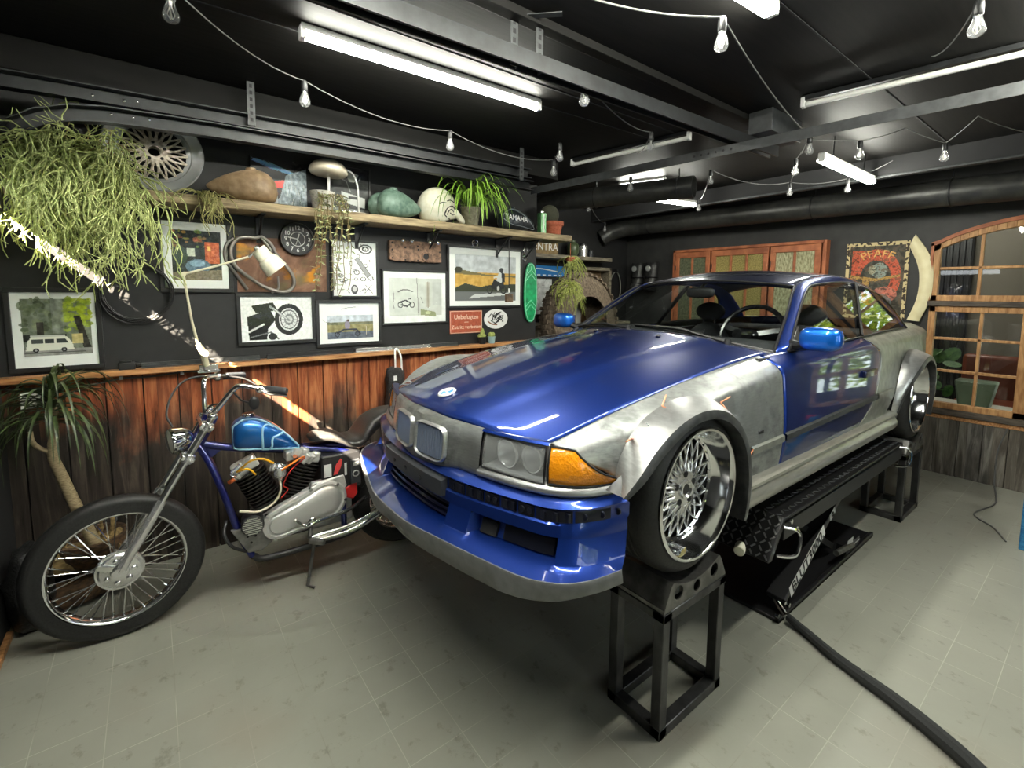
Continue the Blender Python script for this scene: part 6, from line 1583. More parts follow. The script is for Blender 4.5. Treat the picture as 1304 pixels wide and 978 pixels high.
cv = Canvas(80, 96, (40, 42, 42)); cv.noise(.1, 30, 3); cv.ell(.55, .2, .24, .1, (196, 198, 194)); cv.ell(.3, .45, .2, .3, (18, 18, 18)); cv.ell(.86, .45, .2, .4, (14, 14, 14), 1, .2); cv.poly([(.26, .52), (.9, .62), (.9, .84), (.28, .74)], (214, 216, 214)); cv.rect(.45, .60, .72, .67, (40, 40, 42)); cv.rect(0, .88, 1, 1, (120, 122, 120)); cv.line([(.1, .2), (.4, .3), (.5, .5)], .02, (150, 150, 150)); cv.poly([(.1, .55), (.25, .56), (.26, .8), (.1, .8)], (60, 62, 62))
framed(.985, 1.235, ZSH + .016, 2.396, cv, 'framed black and white motorcycle photo leaning on the shelf behind the mushroom lamp', bw=.016, yb=3.275, group='pictures leaning on the shelf')
lm = thing('mushroom_lamp', 'cream dome-shaded gooseneck lamp standing on the shelf', 'lamp', (1.12, 3.14, ZSH))
m_cl = M('pearl_cream', S(206, 196, 176), .25, .1)
b = MB(); b.lathe([(0, .012), (.05, .012), (.062, .004), (.062, 0), (0, 0)], (1.12, 3.14, ZSH), (0, 0, 1), 28); b.build('base', m_cl, lm, sharp=30)
b = MB(); b.tube(catmull([(1.12, 3.14, ZSH + .01), (1.12, 3.14, 2.18), (1.115, 3.14, 2.26), (1.085, 3.13, 2.325), (1.03, 3.12, 2.345)], 6), .006, 10); b.build('gooseneck', MAT['white'], lm)
b = MB(); b.lathe([(0, .062), (.05, .056), (.09, .036), (.112, .008), (.116, -.014), (.104, -.030), (.06, -.040), (0, -.042)], (.928, 3.12, 2.325), (.06, 0, 1), 36); b.build('shade', m_cl, lm, sharp=60)
b = MB(); b.cyl((.928, 3.12, 2.285), (.928, 3.14, ZSH), .009, n=12); b.build('post', MAT['white'], lm)
# cream helmet with a skull doodle
hm = thing('helmet', 'cream open-face helmet with a black line drawing on the shelf', 'helmet', (1.71, 3.12, ZSH))
hc_ = Vector((1.70, 3.135, 2.175))
rows = []
for i in range(17):
    t = lerp(.06, .80, i / 16) * PI; row = []
    for k in range(36):
        a = 2 * PI * k / 36; rr_ = math.sin(t); x = .150 * rr_ * math.cos(a); y = .118 * rr_ * math.sin(a); z = .150 * math.cos(t)
        # the brim sweeps down towards the neck and opens on the right (face) side
        f = max(0, math.cos(a)) ; z = max(z, -.105 + .045 * f * (1 if math.cos(a) > .3 else 0))
        row.append(hc_ + Vector((x + (.02 * f if z < -.02 else 0), y, z)))
    rows.append(row)
b = MB(); b.v.append(tuple(hc_ + Vector((0, 0, .150)))); b.f += []; b.grid(rows, closev=True)
for k in range(36): b.f.append([0, 1 + k, 1 + (k + 1) % 36]); b.m.append(0)
sh_ = b.build('shell', MAT['cream'], hm, sharp=60, solid=.006)
b = MB(); b.tube([rows[-1][k] for k in range(36)], .006, 6, closed=True); b.build('edge_trim', MAT['black'], hm)
b = MB(); b.tube(catmull([(1.80, 3.06, 2.16), (1.85, 3.05, 2.10), (1.88, 3.09, 2.085), (1.88, 3.18, 2.085)], 6), [.022] * 19, 10); b.build('chin_bar', MAT['cream'], hm)
def hs(x, z):
    q = 1 - ((x - hc_.x) / .150) ** 2 - ((z - hc_.z) / .150) ** 2; return Vector((x, hc_.y - .118 * math.sqrt(max(.02, q)) - .003, z))
b = MB()
for L in ([(1.70, 2.13), (1.72, 2.165), (1.76, 2.185), (1.79, 2.17), (1.80, 2.14)], [(1.72, 2.12), (1.735, 2.15), (1.76, 2.16), (1.78, 2.145)], [(1.71, 2.145), (1.70, 2.12), (1.72, 2.105)], [(1.745, 2.135), (1.77, 2.125), (1.79, 2.13)], [(1.74, 2.10), (1.75, 2.09)], [(1.66, 2.19), (1.68, 2.20), (1.71, 2.20)], [(1.72, 2.215), (1.75, 2.225), (1.79, 2.215)], [(1.80, 2.16), (1.815, 2.18), (1.81, 2.20)]):
    b.tube(catmull([hs(*p) for p in L], 4), .0035, 5)
b.build('line_drawing', MAT['blackmat'], hm)
# tin, terracotta pot with a dark round cactus
tn = thing('tin_can', 'tall green tin can at the right end of the shelf', 'can', (2.70, 3.13, ZSH)); b = MB(); b.box(2.675, 2.735, 3.10, 3.15, ZSH, 2.245); b.build('body', MN('green_tin', S(50, 96, 56), S(90, 140, 92), .3, .3, (14, 14, 5)), tn, bevel=.004)
b = MB(); b.cyl((2.705, 3.125, 2.245), (2.705, 3.125, 2.262), .016, n=14); b.mi = 1; b.box(2.70, 2.71, 3.0985, 3.10, ZSH + .01, 2.23); b.build('cap_and_stripe', [MAT['chromeB'], MAT['white']], tn)
tc = thing('terracotta_pot', 'terracotta pot with a dark round cactus at the right end of the shelf', 'plant pot', (2.86, 3.15, ZSH))
b = MB(); b.lathe([(0, 0), (.068, 0), (.086, .086), (.098, .086), (.100, .118), (.090, .118), (.084, .10), (0, .10)], (2.86, 3.16, ZSH), (0, 0, 1), 32); b.build('pot', MAT['terracotta'], tc, sharp=30)
b = MB(); b.ell((2.83, 3.17, 2.245), .085, .085, .09, 24, 14, None, lambda p: p * (1 + .05 * math.sin(12 * math.atan2(p.y, p.x)))); b.build('cactus', MN('dark_cactus', S(48, 50, 42), S(84, 84, 66), .9, 0, (60, 60, 60)), tc)
# white pot that holds the thin trailing plant
# ------------------------------------------------------------ plants
def strands(b, starts, seed, nseg=10, seg=.05, r=.0028, fork=.25, grav=.35, jit=.35, maxd=2, ymin=None, zstop=None):
    rnd = random.Random(seed)
    def grow(p, d, n, dep, rr):
        pts = [Vector(p)]
        for i in range(n):
            d = (d + Vector((rnd.uniform(-jit, jit), rnd.uniform(-jit, jit), rnd.uniform(-jit, jit) - grav))).normalized()
            q = pts[-1] + d * seg * rnd.uniform(.7, 1.2)
            if ymin and q.y > ymin: q.y = ymin - rnd.uniform(0, .01)
            if q.y > 3.03 and q.z < 2.075 and q.z > 2.0: q.y = 3.025
            if q.x < -.57: q.x = -.57
            if zstop and q.z < zstop(q.x) : pts.append(q); break
            pts.append(q)
            if dep < maxd and rnd.random() < fork:
                a = Vector((rnd.uniform(-1, 1), rnd.uniform(-1, 1), rnd.uniform(-.6, .4))).normalized()
                grow(q, (d + a * .9).normalized(), max(2, int((n - i) * .6)), dep + 1, rr * .85)
        m = len(pts); b.tube(pts, [lerp(rr, rr * .55, i / max(1, m - 1)) for i in range(m)], 4)
    for p, d, n in starts: grow(p, Vector(d).normalized(), n, 0, r)
m_rh = MN('trailing_stem_green', S(140, 154, 84), S(206, 212, 146), .6, 0, (14, 14, 14)); m_rd = MN('dry_stem', S(142, 116, 70), S(190, 164, 112), .8, 0, (16, 16, 16))
def pl(name, label, cat, loc, group=None): return thing(name, label, cat, loc, group)
rp = pl('trailing_cactus', 'large green trailing mistletoe cactus spilling over the left end of the shelf', 'plant', (-.22, 3.12, ZSH))
b = MB(); b.lathe([(0, 0), (.09, 0), (.12, .12), (.125, .13), (.115, .13), (.10, .10), (0, .10)], (-.22, 3.15, ZSH), (0, 0, 1), 24); b.build('pot', MN('straw_pot', S(120, 92, 56), S(164, 130, 84), .8, 0, (16, 16, 30)), rp, sharp=30)
rnd = random.Random(2); st = []
for i in range(120):
    x = rnd.uniform(-.47, -.10); p = (x, rnd.uniform(2.99, 3.12), 2.17 + rnd.uniform(-.04, .06))
    hang = interp([(-.5, 9), (-.40, 13), (-.30, 14), (-.22, 17), (-.14, 19), (-.08, 14)], x)
    st.append((p, (rnd.uniform(-.5, .5), -.9, rnd.uniform(.1, .9)), max(3, int(hang * rnd.uniform(.55, 1.05)))))
b = MB(); strands(b, st, 7, seg=.042, r=.0042, fork=.50, grav=.36, jit=.52); b.build('stems', m_rh, rp)
st = [((rnd.uniform(-.50, -.10), rnd.uniform(3.02, 3.15), 2.14), (rnd.uniform(-.6, .6), -.5, rnd.uniform(.5, 1.2)), rnd.randint(3, 6)) for i in range(34)]
b = MB(); strands(b, st, 9, seg=.045, r=.0034, fork=.4, grav=.14, jit=.4); b.build('upright_stems', m_rh, rp)
st = [((rnd.uniform(-.32, -.12), 3.05, 2.19), (rnd.uniform(-.8, .8), -.5, rnd.uniform(0, .6)), 5) for i in range(46)]
b = MB(); strands(b, st, 3, seg=.04, r=.0026, fork=.3, grav=.3, jit=.5); b.build('dry_stems', m_rd, rp)
# small tuft by the tan tank
sp_ = pl('trailing_sprig', 'small olive sprig hanging over the shelf edge left of the tan tank', 'plant', (.27, 3.06, ZSH))
st = [((rnd.uniform(.20, .34), 3.05, 2.085), (rnd.uniform(-.5, .8), -.8, .3), rnd.randint(3, 6)) for i in range(34)]
b = MB(); strands(b, st, 5, seg=.035, r=.0026, fork=.35, grav=.45, jit=.4); b.build('stems', MN('olive_stem', S(128, 128, 74), S(176, 170, 112), .6, 0, (20, 20, 20)), sp_)
# leafy trailing plant in a white pot
tp = pl('trailing_plant', 'thin leafy vine trailing from a white pot down past the doodle print', 'plant', (.90, 3.12, ZSH))
b = MB(); b.lathe([(0, 0), (.058, 0), (.074, .105), (.076, .112), (.068, .112), (.06, .09), (0, .09)], (.885, 3.115, ZSH), (0, 0, 1), 28); b.build('pot', MN('crackled_white_pot', S(120, 116, 110), S(216, 212, 204), .4, 0, (22, 22, 22), lo=.36, hi=.44), tp, sharp=30)
def vine(b, lf, p, n, seed, seg=.035, sway=.25, leaf=.016):
    r_ = random.Random(seed); d = Vector((r_.uniform(-.4, .4), -.8, .1)).normalized(); pts = [Vector(p)]
    for i in range(n):
        d = (d * .7 + Vector((r_.uniform(-sway, sway), r_.uniform(-.05, .05), -.45))).normalized(); q = pts[-1] + d * seg
        if q.y < 2.99: q.y = 2.99
        if q.z < 1.98: q.y = min(3.20, q.y + .012)
        pts.append(q)
        for s in (-1, 1):
            if r_.random() < .72:
                o = Vector((s * r_.uniform(.4, 1), r_.uniform(-.9, .2), r_.uniform(-.9, .2))).normalized(); w = o.cross(Vector((r_.uniform(-1, 1), r_.uniform(-1, 1), 1))).normalized(); L = leaf * r_.uniform(.7, 1.5)
                lf.add([q, q + o * L * .5 + w * L * .28, q + o * L * 1.25, q + o * L * .5 - w * L * .28], [(0, 1, 2, 3)])
    b.tube(pts, .0022, 5)
b, lf = MB(), MB()
for i in range(17): vine(b, lf, (rnd.uniform(.84, 1.0), 3.06, 2.17), rnd.choice((6, 9, 12, 15, 18, 19)), i + 30, leaf=.021)
for i in range(4): vine(b, lf, (rnd.uniform(.84, .92), 3.06, 2.16), 9, i + 60, sway=.6)
b.build('vines', MN('brown_vine', S(110, 96, 60), S(160, 142, 96), .7), tp); lf.build('leaves', MN('sage_leaf', S(132, 144, 92), S(186, 190, 146), .55, 0, (16, 16, 16)), tp, smooth=False)
# spider plant
sp = pl('spider_plant', 'bright green spider plant arching over the shelf edge beside the cream helmet', 'plant', (1.99, 3.13, ZSH))
b = MB(); b.lathe([(0, 0), (.055, 0), (.075, .13), (.078, .14), (.07, .14), (.06, .12), (0, .12)], (1.985, 3.13, ZSH), (0, 0, 1), 28); b.build('pot', MN('taupe_pot', S(110, 106, 86), S(150, 146, 120), .6, 0, (9, 9, 9)), sp, sharp=30)
def strap(b, p, d, L, droop, w, n=9, seed=0):
    d = Vector(d).normalized(); pts = [Vector(p)]; q = Vector(p)
    for i in range(n):
        d = (d + Vector((0, 0, -droop * (i + 1) / n))).normalized(); q = q + d * L / n
        if q.y > 3.255: q.y = 3.255
        if 2.0 < q.z < 2.08 and q.y > 3.03: q.y = 3.02
        pts.append(q.copy())
    side = d.cross(Vector((0, 0, 1)))
    h = Vector((pts[-1].x - pts[0].x, pts[-1].y - pts[0].y, 0)); side = h.cross(Vector((0, 0, 1))).normalized() if h.length > 1e-3 else Vector((1, 0, 0))
    rows = []
    for i, q in enumerate(pts):
        t = i / n; ww = w * (1 - t ** 2.2) * (.6 + .4 * min(1, t * 4)) + .0008
        rows.append([q - side * ww, q + Vector((0, 0, -.25 * ww)), q + side * ww])
    b.grid(rows)
b = MB()
for i in range(100):
    a = rnd.uniform(0, 2 * PI); fw = rnd.random() < .62
    if fw: a = -PI / 2 + rnd.uniform(-1.2, 1.2)
    if math.cos(a) > .35 and rnd.random() < .6: continue
    strap(b, (1.985 + .03 * math.cos(a), 3.12 + .03 * math.sin(a), 2.21), (math.cos(a) * .8, math.sin(a) * .8, rnd.uniform(.5, 1.7)), rnd.uniform(.30, .62) * (1 - .35 * max(0, math.cos(a))), rnd.uniform(.45, .95), rnd.uniform(.0055, .009))
b.build('leaves', MN('spider_leaf_green', S(86, 132, 34), S(150, 184, 74), .4, 0, (9, 9, 3)), sp, sharp=80)
# potted palm at the left with a bare trunk, in a rustic log planter
yp = pl('potted_palm', 'drooping dark-leaved palm on a thin pale trunk rising behind the motorcycle front wheel', 'plant', (-.33, 3.02, .30))
b = MB(); P_ = catmull([(-.27, 3.03, .25), (-.315, 3.03, .42), (-.35, 3.02, .56), (-.385, 3.02, .70), (-.405, 3.02, .79), (-.395, 3.02, .90), (-.392, 3.02, 1.02)], 6)
b.tube(P_, [lerp(.026, .017, i / (len(P_) - 1)) * (1 + .06 * (i % 2)) for i in range(len(P_))], 12); b.tube(catmull([(-.40, 3.02, .80), (-.44, 3.01, .83), (-.465, 3.0, .87), (-.47, 3.0, .92)], 4), .010, 8); b.build('trunk', MN('pale_trunk', S(120, 104, 76), S(166, 150, 116), .8, 0, (10, 10, 60)), yp, sharp=80)
b = MB()
for i in range(92):
    a = rnd.uniform(0, 2 * PI); z = rnd.uniform(.95, 1.12); up = rnd.uniform(-.1, 1.5) * (1 if z > 1.0 else .4)
    d = Vector((math.cos(a), math.sin(a) * .7, up)); L = rnd.uniform(.22, .46)
    n = 9; q = Vector((-.392, 3.02, z)); pts = [q.copy()]; dd = d.normalized()
    for k in range(n):
        dd = (dd + Vector((0, 0, -.55 * (k + 1) / n * 1.5))).normalized(); q = q + dd * L / n; q.y = min(q.y, 3.26); q.x = max(q.x, -.585); pts.append(q.copy())
    h = Vector((pts[-1].x - pts[0].x, pts[-1].y - pts[0].y, 0)); side = h.cross(Vector((0, 0, 1))).normalized() if h.length > .01 else Vector((1, 0, 0)); w = rnd.uniform(.0055, .009)
    b.grid([[p - side * w * (1 - (k / n) ** 2) - side * .0005, p + Vector((0, 0, -.004)), p + side * w * (1 - (k / n) ** 2) + side * .0005] for k, p in enumerate(pts)])
b.build('leaves', MN('dark_palm_leaf', S(30, 42, 22), S(72, 88, 46), .4, 0, (5, 5, 5)), yp, sharp=80)
lg = pl('log_planter', 'rustic pot and bark logs on the floor behind the motorcycle front wheel', 'planter', (-.34, 3.05, 0))
m_bk = MN('bark_log', S(96, 78, 46), S(158, 134, 86), .85, 0, (5, 14, 14), bmp=.6, bdist=.01); m_bk2 = MN('dark_bark', S(52, 38, 26), S(98, 72, 46), .85, 0, (8, 14, 14), bmp=.6, bdist=.01)
def log(p, q, r, m, nm):
    p, q = Vector(p), Vector(q); b = MB(); n = 9; pts = [p.lerp(q, i / n) + Vector((0, rnd.uniform(-.006, .006), rnd.uniform(-.008, .008))) for i in range(n + 1)]
    b.tube(pts, [r * rnd.uniform(.92, 1.06) for _ in pts], 16); b.build(nm, m, lg, sharp=60)
log((-.52, 3.08, .215), (-.18, 3.10, .265), .066, m_bk, 'log'); log((-.50, 3.02, .075), (-.20, 3.10, .095), .072, m_bk2, 'log')
b = MB(); b.lathe([(0, .12), (.10, .14), (.135, .20), (.14, .27), (.125, .27), (.115, .24), (0, .23)], (-.30, 3.12, .05), (0, 0, 1), 24); b.build('bowl', m_bk2, lg, sharp=40)
for p, q in (((-.42, 3.06, .28), (-.40, 3.05, .40)), ((-.24, 3.08, .28), (-.22, 3.07, .46)), ((-.30, 3.1, .30), (-.26, 3.08, .40))):
    b = MB(); p, q = Vector(p), Vector(q); b.tube(catmull([p, p.lerp(q, .5) + Vector((.015, 0, 0)), q, q + Vector((.015, 0, .03))], 4), [.010] * 6 + [.007] * 7, 8); b.build('stub', m_bk, lg)
bb = pl('refuse_bag', 'crumpled black bag on the floor at the left edge', 'bag', (-.50, 2.98, 0)); rnd2 = random.Random(4)
b = MB(); b.ell((-.51, 2.97, .2), .085, .12, .20, 20, 12, None, lambda p: p * (1 + .22 * mnoise.noise(p * 14))); b.build('body', MN('black_bag', (.008, .008, .008), (.02, .02, .02), .35, 0, (14, 14, 14), bmp=.5, bdist=.01), bb, sharp=80)
# ------------------------------------------------------------ fluorescent lights
def tube_light(p, q, label, lit, housing=True, double=False):
    p, q = Vector(p), Vector(q); d = (q - p).normalized(); side = d.cross(Vector((0, 0, 1))).normalized()
    t = thing('fluorescent_light', label, 'ceiling light', (p + q) / 2 + Vector((0, 0, .06)))
    b = MB(); b.bar(p + Vector((0, 0, .034)), q + Vector((0, 0, .034)), .042 if lit else .034, .026); b.build('housing', MAT['fixture'] if lit else MAT['rail'], t, bevel=.003)
    for e in (p.lerp(q, .2), p.lerp(q, .8)):
        if ZC - e.z > .09: b = MB(); b.cyl(e + Vector((0, 0, .045)), (e.x, e.y, ZC), .004, n=6); b.build('hanger', MAT['rail'], t)
    for e, s in ((p, 1), (q, -1)):
        b = MB(); b.obox(e + d * s * .006 + Vector((0, 0, .012)), d * .010, side * .020, Vector((0, 0, .026))); b.build('lamp_holder', MAT['white'], t, bevel=.003)
    for o in ((-.018, .018) if double else (0,)):
        b = MB(); b.cyl(p + d * .02 + side * o, q - d * .02 + side * o, .014, n=14); b.build('tube', MAT['tubelit'] if lit else MAT['tubeoff'], t)
    return t
ZT = 2.612
tube_light((.545, 2.155, ZT), (1.815, 2.135, ZT), 'long lit fluorescent tube above the motorcycle, nearest the picture wall', True)
tube_light((.62, .965, ZT), (1.90, .895, ZT), 'lit twin fluorescent tube at the top edge, right of the hanging track', True, double=True)
tube_light((2.80, 2.865, ZT), (2.935, 1.885, ZT), 'unlit grey fluorescent tube across the ceiling, above the dark open-ended duct', False)
tube_light((2.93, 1.195, ZT), (3.10, .05, ZT), 'unlit pale fluorescent tube at the top right, behind the large bare bulb', False)
tube_light((3.62, 1.335, 2.47), (4.66, 1.340, 2.47), 'short lit fluorescent tube hung before the back wall sign', True, double=True)
tube_light((3.87, 2.82, 2.45), (4.41, 2.74, 2.45), 'lit fluorescent tube at the back, below the end of the dark duct', True)
tube_light((3.74, 3.16, 2.615), (3.90, 2.74, 2.615), 'lit fluorescent tube hidden above the dark open duct', True)
tube_light((-.45, 1.15, ZT), (.75, 1.08, ZT), 'added unseen twin fill tube above the viewer, left of the hanging track', True, double=True)  # out-of-view tube added to brighten the left floor and bonnet from above
tube_light((2.0, .12, ZT), (3.3, .12, ZT), 'added unseen twin fill tube just outside the frame at the right, above the hose', True, double=True)  # out-of-view tube added as fill for the floor on the right
# ceiling boards: long joints, and the dropped beam by the back wall
b = MB()
for (xa, ya, xb, yb) in ((XL, 2.26, 2.9, 2.16), (XL, .89, XB, .89), (XL, 1.98, 2.9, 1.98)):
    b.bar((xa, ya, ZC - .001), (xb, yb, ZC - .001), .008, .004)
struct(b, 'trim_6', MAT['blackmat'], smooth=False)
b = MB(); b.box(-.6, 3.3, 1.505, 1.56, ZC - .035, ZC); struct(b, 'trim_7', MAT['ceil'], bevel=.003)
b = MB(); b.box(4.70, 4.76, .36, 4.45, 2.50, 2.518); struct(b, 'trim_8', MAT['grey_bar'], bevel=.003)
b = MB(); b.box(4.715, 4.76, .36, 4.45, 2.518, ZC); struct(b, 'trim_12', MAT['blackmat'])
b = MB(); b.box(4.76, XB, .36, 4.45, ZC - .02, ZC); struct(b, 'trim_9', MAT['blackmat'])
b = MB(); b.box(XL, XK, 3.02, YW, 2.515, ZC); struct(b, 'trim_10', MAT['ceil'], bevel=.004)
# garage-door tracks along the picture wall (two C-rails, curved down at the door end)
def crail(pts, label, y_open=-1):
    b = MB()
    P_ = [Vector(p) for p in pts]
    rows = []
    for i, p in enumerate(P_):
        a = P_[max(0, i - 1)]; c = P_[min(len(P_) - 1, i + 1)]; d = (c - a).normalized(); n = Vector((-d.z, 0, d.x))
        rows.append([p + n * a_ + Vector((0, y_, 0)) for a_, y_ in ((.030, -.028), (.036, -.028), (.036, .028), (-.036, .028), (-.036, -.028), (-.030, -.028), (-.030, .022), (.030, .022))])
    b.grid(rows, closev=True)
    t = thing('garage_door_track', label, 'door track', P_[-1]); b.build('rail', MAT['rail'], t, sharp=30)
    return t
def curve_down(x1, z, R):
    return [(x1, 2.95, z)] + [(-.10 - R * math.sin(a), 2.95, z - R + R * math.cos(a)) for a in [i * PI / 2 / 10 for i in range(10)]]
t1 = crail([(2.44, 2.95, 2.405), (.9, 2.95, 2.400), (.3, 2.95, 2.39)] + [(-.12, 2.95, 2.372), (-.24, 2.95, 2.352), (-.34, 2.95, 2.315), (-.42, 2.95, 2.26), (-.48, 2.95, 2.18), (-.51, 2.95, 2.08), (-.52, 2.95, 1.9)], 'lower black garage door track curving down at the left above the trailing plant')
t2 = crail([(2.40, 2.93, 2.487), (.9, 2.93, 2.475), (-.3, 2.95, 2.452), (-.56, 2.95, 2.44)], 'upper straight black garage door track along the picture wall')
b = MB()
for x, z in ((-.10, 2.372), (-.02, 2.375), (.04, 2.378), (-.16, 2.44), (-.05, 2.442), (.0, 2.45)):
    b.ell((x, 2.915, z), .006, .005, .006, 8, 6)
b.build('bolt', MAT['chrome'], t1)
def perf(x, y, z0, z1, par, wd=.036):
    b = MB(); b.box(x - wd / 2, x + wd / 2, y - .002, y + .002, z0, z1); b.box(x + wd / 2 - .004, x + wd / 2, y, y + .03, z0, z1)
    b.mi = 1; z = z0 + .02
    while z < z1 - .02: b.box(x - .007, x + .007, y - .003, y + .003, z, z + .018); z += .034
    b.mi = 0; return b.build('perforated_hanger', [MAT['grey_bar'], MAT['blackmat']], par)
perf(.475, 2.90, 2.44, ZC, t2); perf(2.30, 2.90, 2.42, ZC, t2)
# middle track with two hangers
b = MB(); rows = []
for x, y in ((-.55, 1.60), (1.3, 1.545), (3.28, 1.49)):
    rows.append([(x, y + q, 2.485 + r) for q, r in ((-.03, -.03), (-.03, .035), (.03, .035), (.03, -.03), (.02, -.03), (.02, .025), (-.02, .025), (-.02, -.03))])
b.grid(rows, closev=True)
t3 = thing('ceiling_track', 'black steel track hung lengthwise from the ceiling, ending above the car windscreen', 'door track', (1.3, 1.545, ZC)); b.build('rail', MAT['rail'], t3, sharp=30)
perf(1.19, 1.555, 2.46, ZC, t3); perf(1.30, 1.53, 2.46, ZC, t3)
b = MB(); b.bar((1.19, 1.55, ZC - .02), (1.32, 1.42, ZC - .02), .03, .004); b.build('bracket', MAT['grey_bar'], t3)
# grey angle bar across the room with a row of holes
t4 = thing('angle_bar', 'grey steel angle bar running across the ceiling with six small holes', 'steel bar', (2.72, 1.7, 2.42))
b = MB(); p, q = Vector((2.60, 3.15, 2.42)), Vector((2.945, -.2, 2.42)); dd = (q - p).normalized()
b.bar(p, q, .004, .055); b.bar(p + Vector((.028, 0, .025)), q + Vector((.028, 0, .025)), .055, .004); b.build('bar', MAT['grey_bar'], t4)
for i in range(6):
    c = Vector((2.662, 1.695, 2.42)) - Vector((0, .0, 0)) + dd * (i * .045) + Vector((.012, 0, 0)); s_ = Vector((-1, -.1, 0)).normalized()
    b = MB(); c = p + dd * (1.43 + i * .045); b.cyl(c - Vector((.0035, 0, .0)), c + Vector((.0035, 0, 0)), .007, n=10); b.build('hole', MAT['blackmat'], t4)
b = MB(); b.box(2.95, 3.35, 1.36, 1.50, 2.53, ZC); struct(b, 'trim_11', MAT['grey_bar'], bevel=.003)
# ducts
D1 = thing('ventilation_duct', 'long dark grey round duct along the top of the back wall', 'duct', (5.2, 2.4, 2.42))
b = MB(); b.tube(catmull([(4.90, 4.43, 2.30), (5.02, 4.30, 2.40), (5.16, 4.05, 2.445), (5.2, 3.7, 2.445), (5.2, 2.2, 2.42), (5.2, .4, 2.385)], 8), .108, 28); b.build('pipe', MAT['duct'], D1, sharp=60)
for y in (3.85, 1.95, .95):
    b = MB(); z = 2.385 + .017 * (y - .4); b.torus((5.2, y, z), (0, 1, 0), .110, .006, 28, 6); b.cyl((5.2, y, z + .11), (5.2, y, ZC), .006); b.build('hanger_ring', MAT['rail'], D1)
D2 = thing('open_duct', 'short dark duct with an open end hung under the ceiling above the windscreen', 'duct', (3.7, 2.6, 2.49))
pts = catmull([(3.30, 4.05, 2.28), (3.30, 3.86, 2.46), (3.38, 3.62, 2.495), (3.6, 2.97, 2.495), (3.80, 2.38, 2.49)], 8)
b = MB(); b.tube(pts, .095, 28, caps=False); d = (pts[-1] - pts[-2]).normalized()
b.tube([pts[-1], pts[-1] - d * .25], .089, 28, caps=False); b.grid([[pts[-1] + (frame_for(d)[0] * math.cos(a) + frame_for(d)[1] * math.sin(a)) * r for a in [2 * PI * k / 28 for k in range(28)]] for r in (.095, .089)], closev=True)
b.build('pipe', MAT['duct'], D2, sharp=50)
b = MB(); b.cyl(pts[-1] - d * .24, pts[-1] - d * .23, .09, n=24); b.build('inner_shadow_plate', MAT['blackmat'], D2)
for s in (.30, .9):
    c = Vector((3.38, 3.62, 2.495)).lerp(Vector((3.80, 2.38, 2.49)), s); b = MB(); b.torus(c, d, .097, .005, 28, 6); b.cyl(c + Vector((0, 0, .095)), (c.x, c.y, ZC), .006); b.build('hanger_ring', MAT['rail'], D2)
# bulb string lights
BULBS = [((.098, 1.91), 'at the top edge by the left end of the long lit tube'), ((.608, 2.366), 'left below the long lit tube, above the rim'), ((1.465, 2.536), 'midway along the picture wall below the long lit tube'), ((2.136, 2.3), 'just right of the end of the long lit tube, upper of two'), ((2.363, 2.608), 'just right of the end of the long lit tube, lower of two'),
         ((1.601, 1.57), 'half hidden behind the lengthwise hanging track'), ((1.623, .936), 'large in front of the lit twin tube at the top'), ((2.185, .376), 'large at the top right corner above the pale unlit tube'), ((2.418, 1.811), 'in front of the grey unlit tube'),
         ((3.207, 2.591), 'in front of the glow above the open duct'), ((3.579, 2.951), 'just under the open duct'), ((3.493, 2.05), 'right of the open end of the duct'), ((3.211, 1.253), 'just under the angle bar, left of the short lit tube'), ((3.679, 1.518), 'left of the short lit tube, lower'),
         ((3.554, 1.098), 'in front of the ceiling above the short lit tube'), ((4.022, .786), 'under the ceiling above the arched window'), ((4.62, 1.492), 'hanging in front of the back duct under the short lit tube'), ((4.399, 1.848), 'above the back duct, left of the short lit tube'), ((3.667, 3.505), 'in the dark left of the open duct'), ((4.60, 4.10), 'lowest, near the dark back corner'), ((4.50, 2.755), 'beside the lit tube at the back')]
ZB = 2.47
def bulb(x, y, z, label):
    t = thing('light_bulb', 'clear bulb ' + label, 'light bulb', (x, y, z), 'bulbs of the string lights')
    b = MB(); b.lathe([(.0, .052), (.010, .052), (.0135, .046), (.0145, .030), (.0145, .008), (.012, .004), (.0, .004)], (x, y, z), (0, 0, 1), 14); b.build('socket', MAT['black'], t, sharp=40)
    b = MB(); b.lathe([(.0115, .006), (.0125, -.004), (.018, -.020), (.0235, -.036), (.0235, -.046), (.018, -.056), (.010, -.061), (.0, -.062)], (x, y, z), (0, 0, 1), 18); b.build('bulb', MAT['bulb'], t, sharp=80)
    b = MB(); b.cyl((x, y, z + .006), (x, y, z - .018), .006, .003, 8)
    for k in range(4):
        a = PI / 2 * k; b.tube([(x + .003 * math.cos(a), y + .003 * math.sin(a), z - .015), (x + .010 * math.cos(a), y + .010 * math.sin(a), z - .038), (x + .003 * math.cos(a + .5), y + .003 * math.sin(a + .5), z - .05)], .0016, 5)
    b.build('filament', MAT['filament'], t)
for i, ((x, y), l) in enumerate(BULBS):
    bulb(x, y, ZB if i != 19 else 2.40, l)
def wire(pts, label, mat='wire', sag=.06, r=.0026):
    P_ = []
    for a, c in zip(pts[:-1], pts[1:]):
        a, c = Vector(a), Vector(c)
        for k in range(10): t = k / 10; P_.append(a.lerp(c, t) - Vector((0, 0, sag * 4 * t * (1 - t) * min(1, (c - a).length))))
    P_.append(Vector(pts[-1]))
    b = MB(); b.tube(P_, r, 6); tag(b.build('string_light_wire', MAT[mat]), label, 'wire', 'wires of the string lights')
bt = [(x, y, (ZB if i != 19 else 2.40) + .052) for i, ((x, y), l) in enumerate(BULBS)]
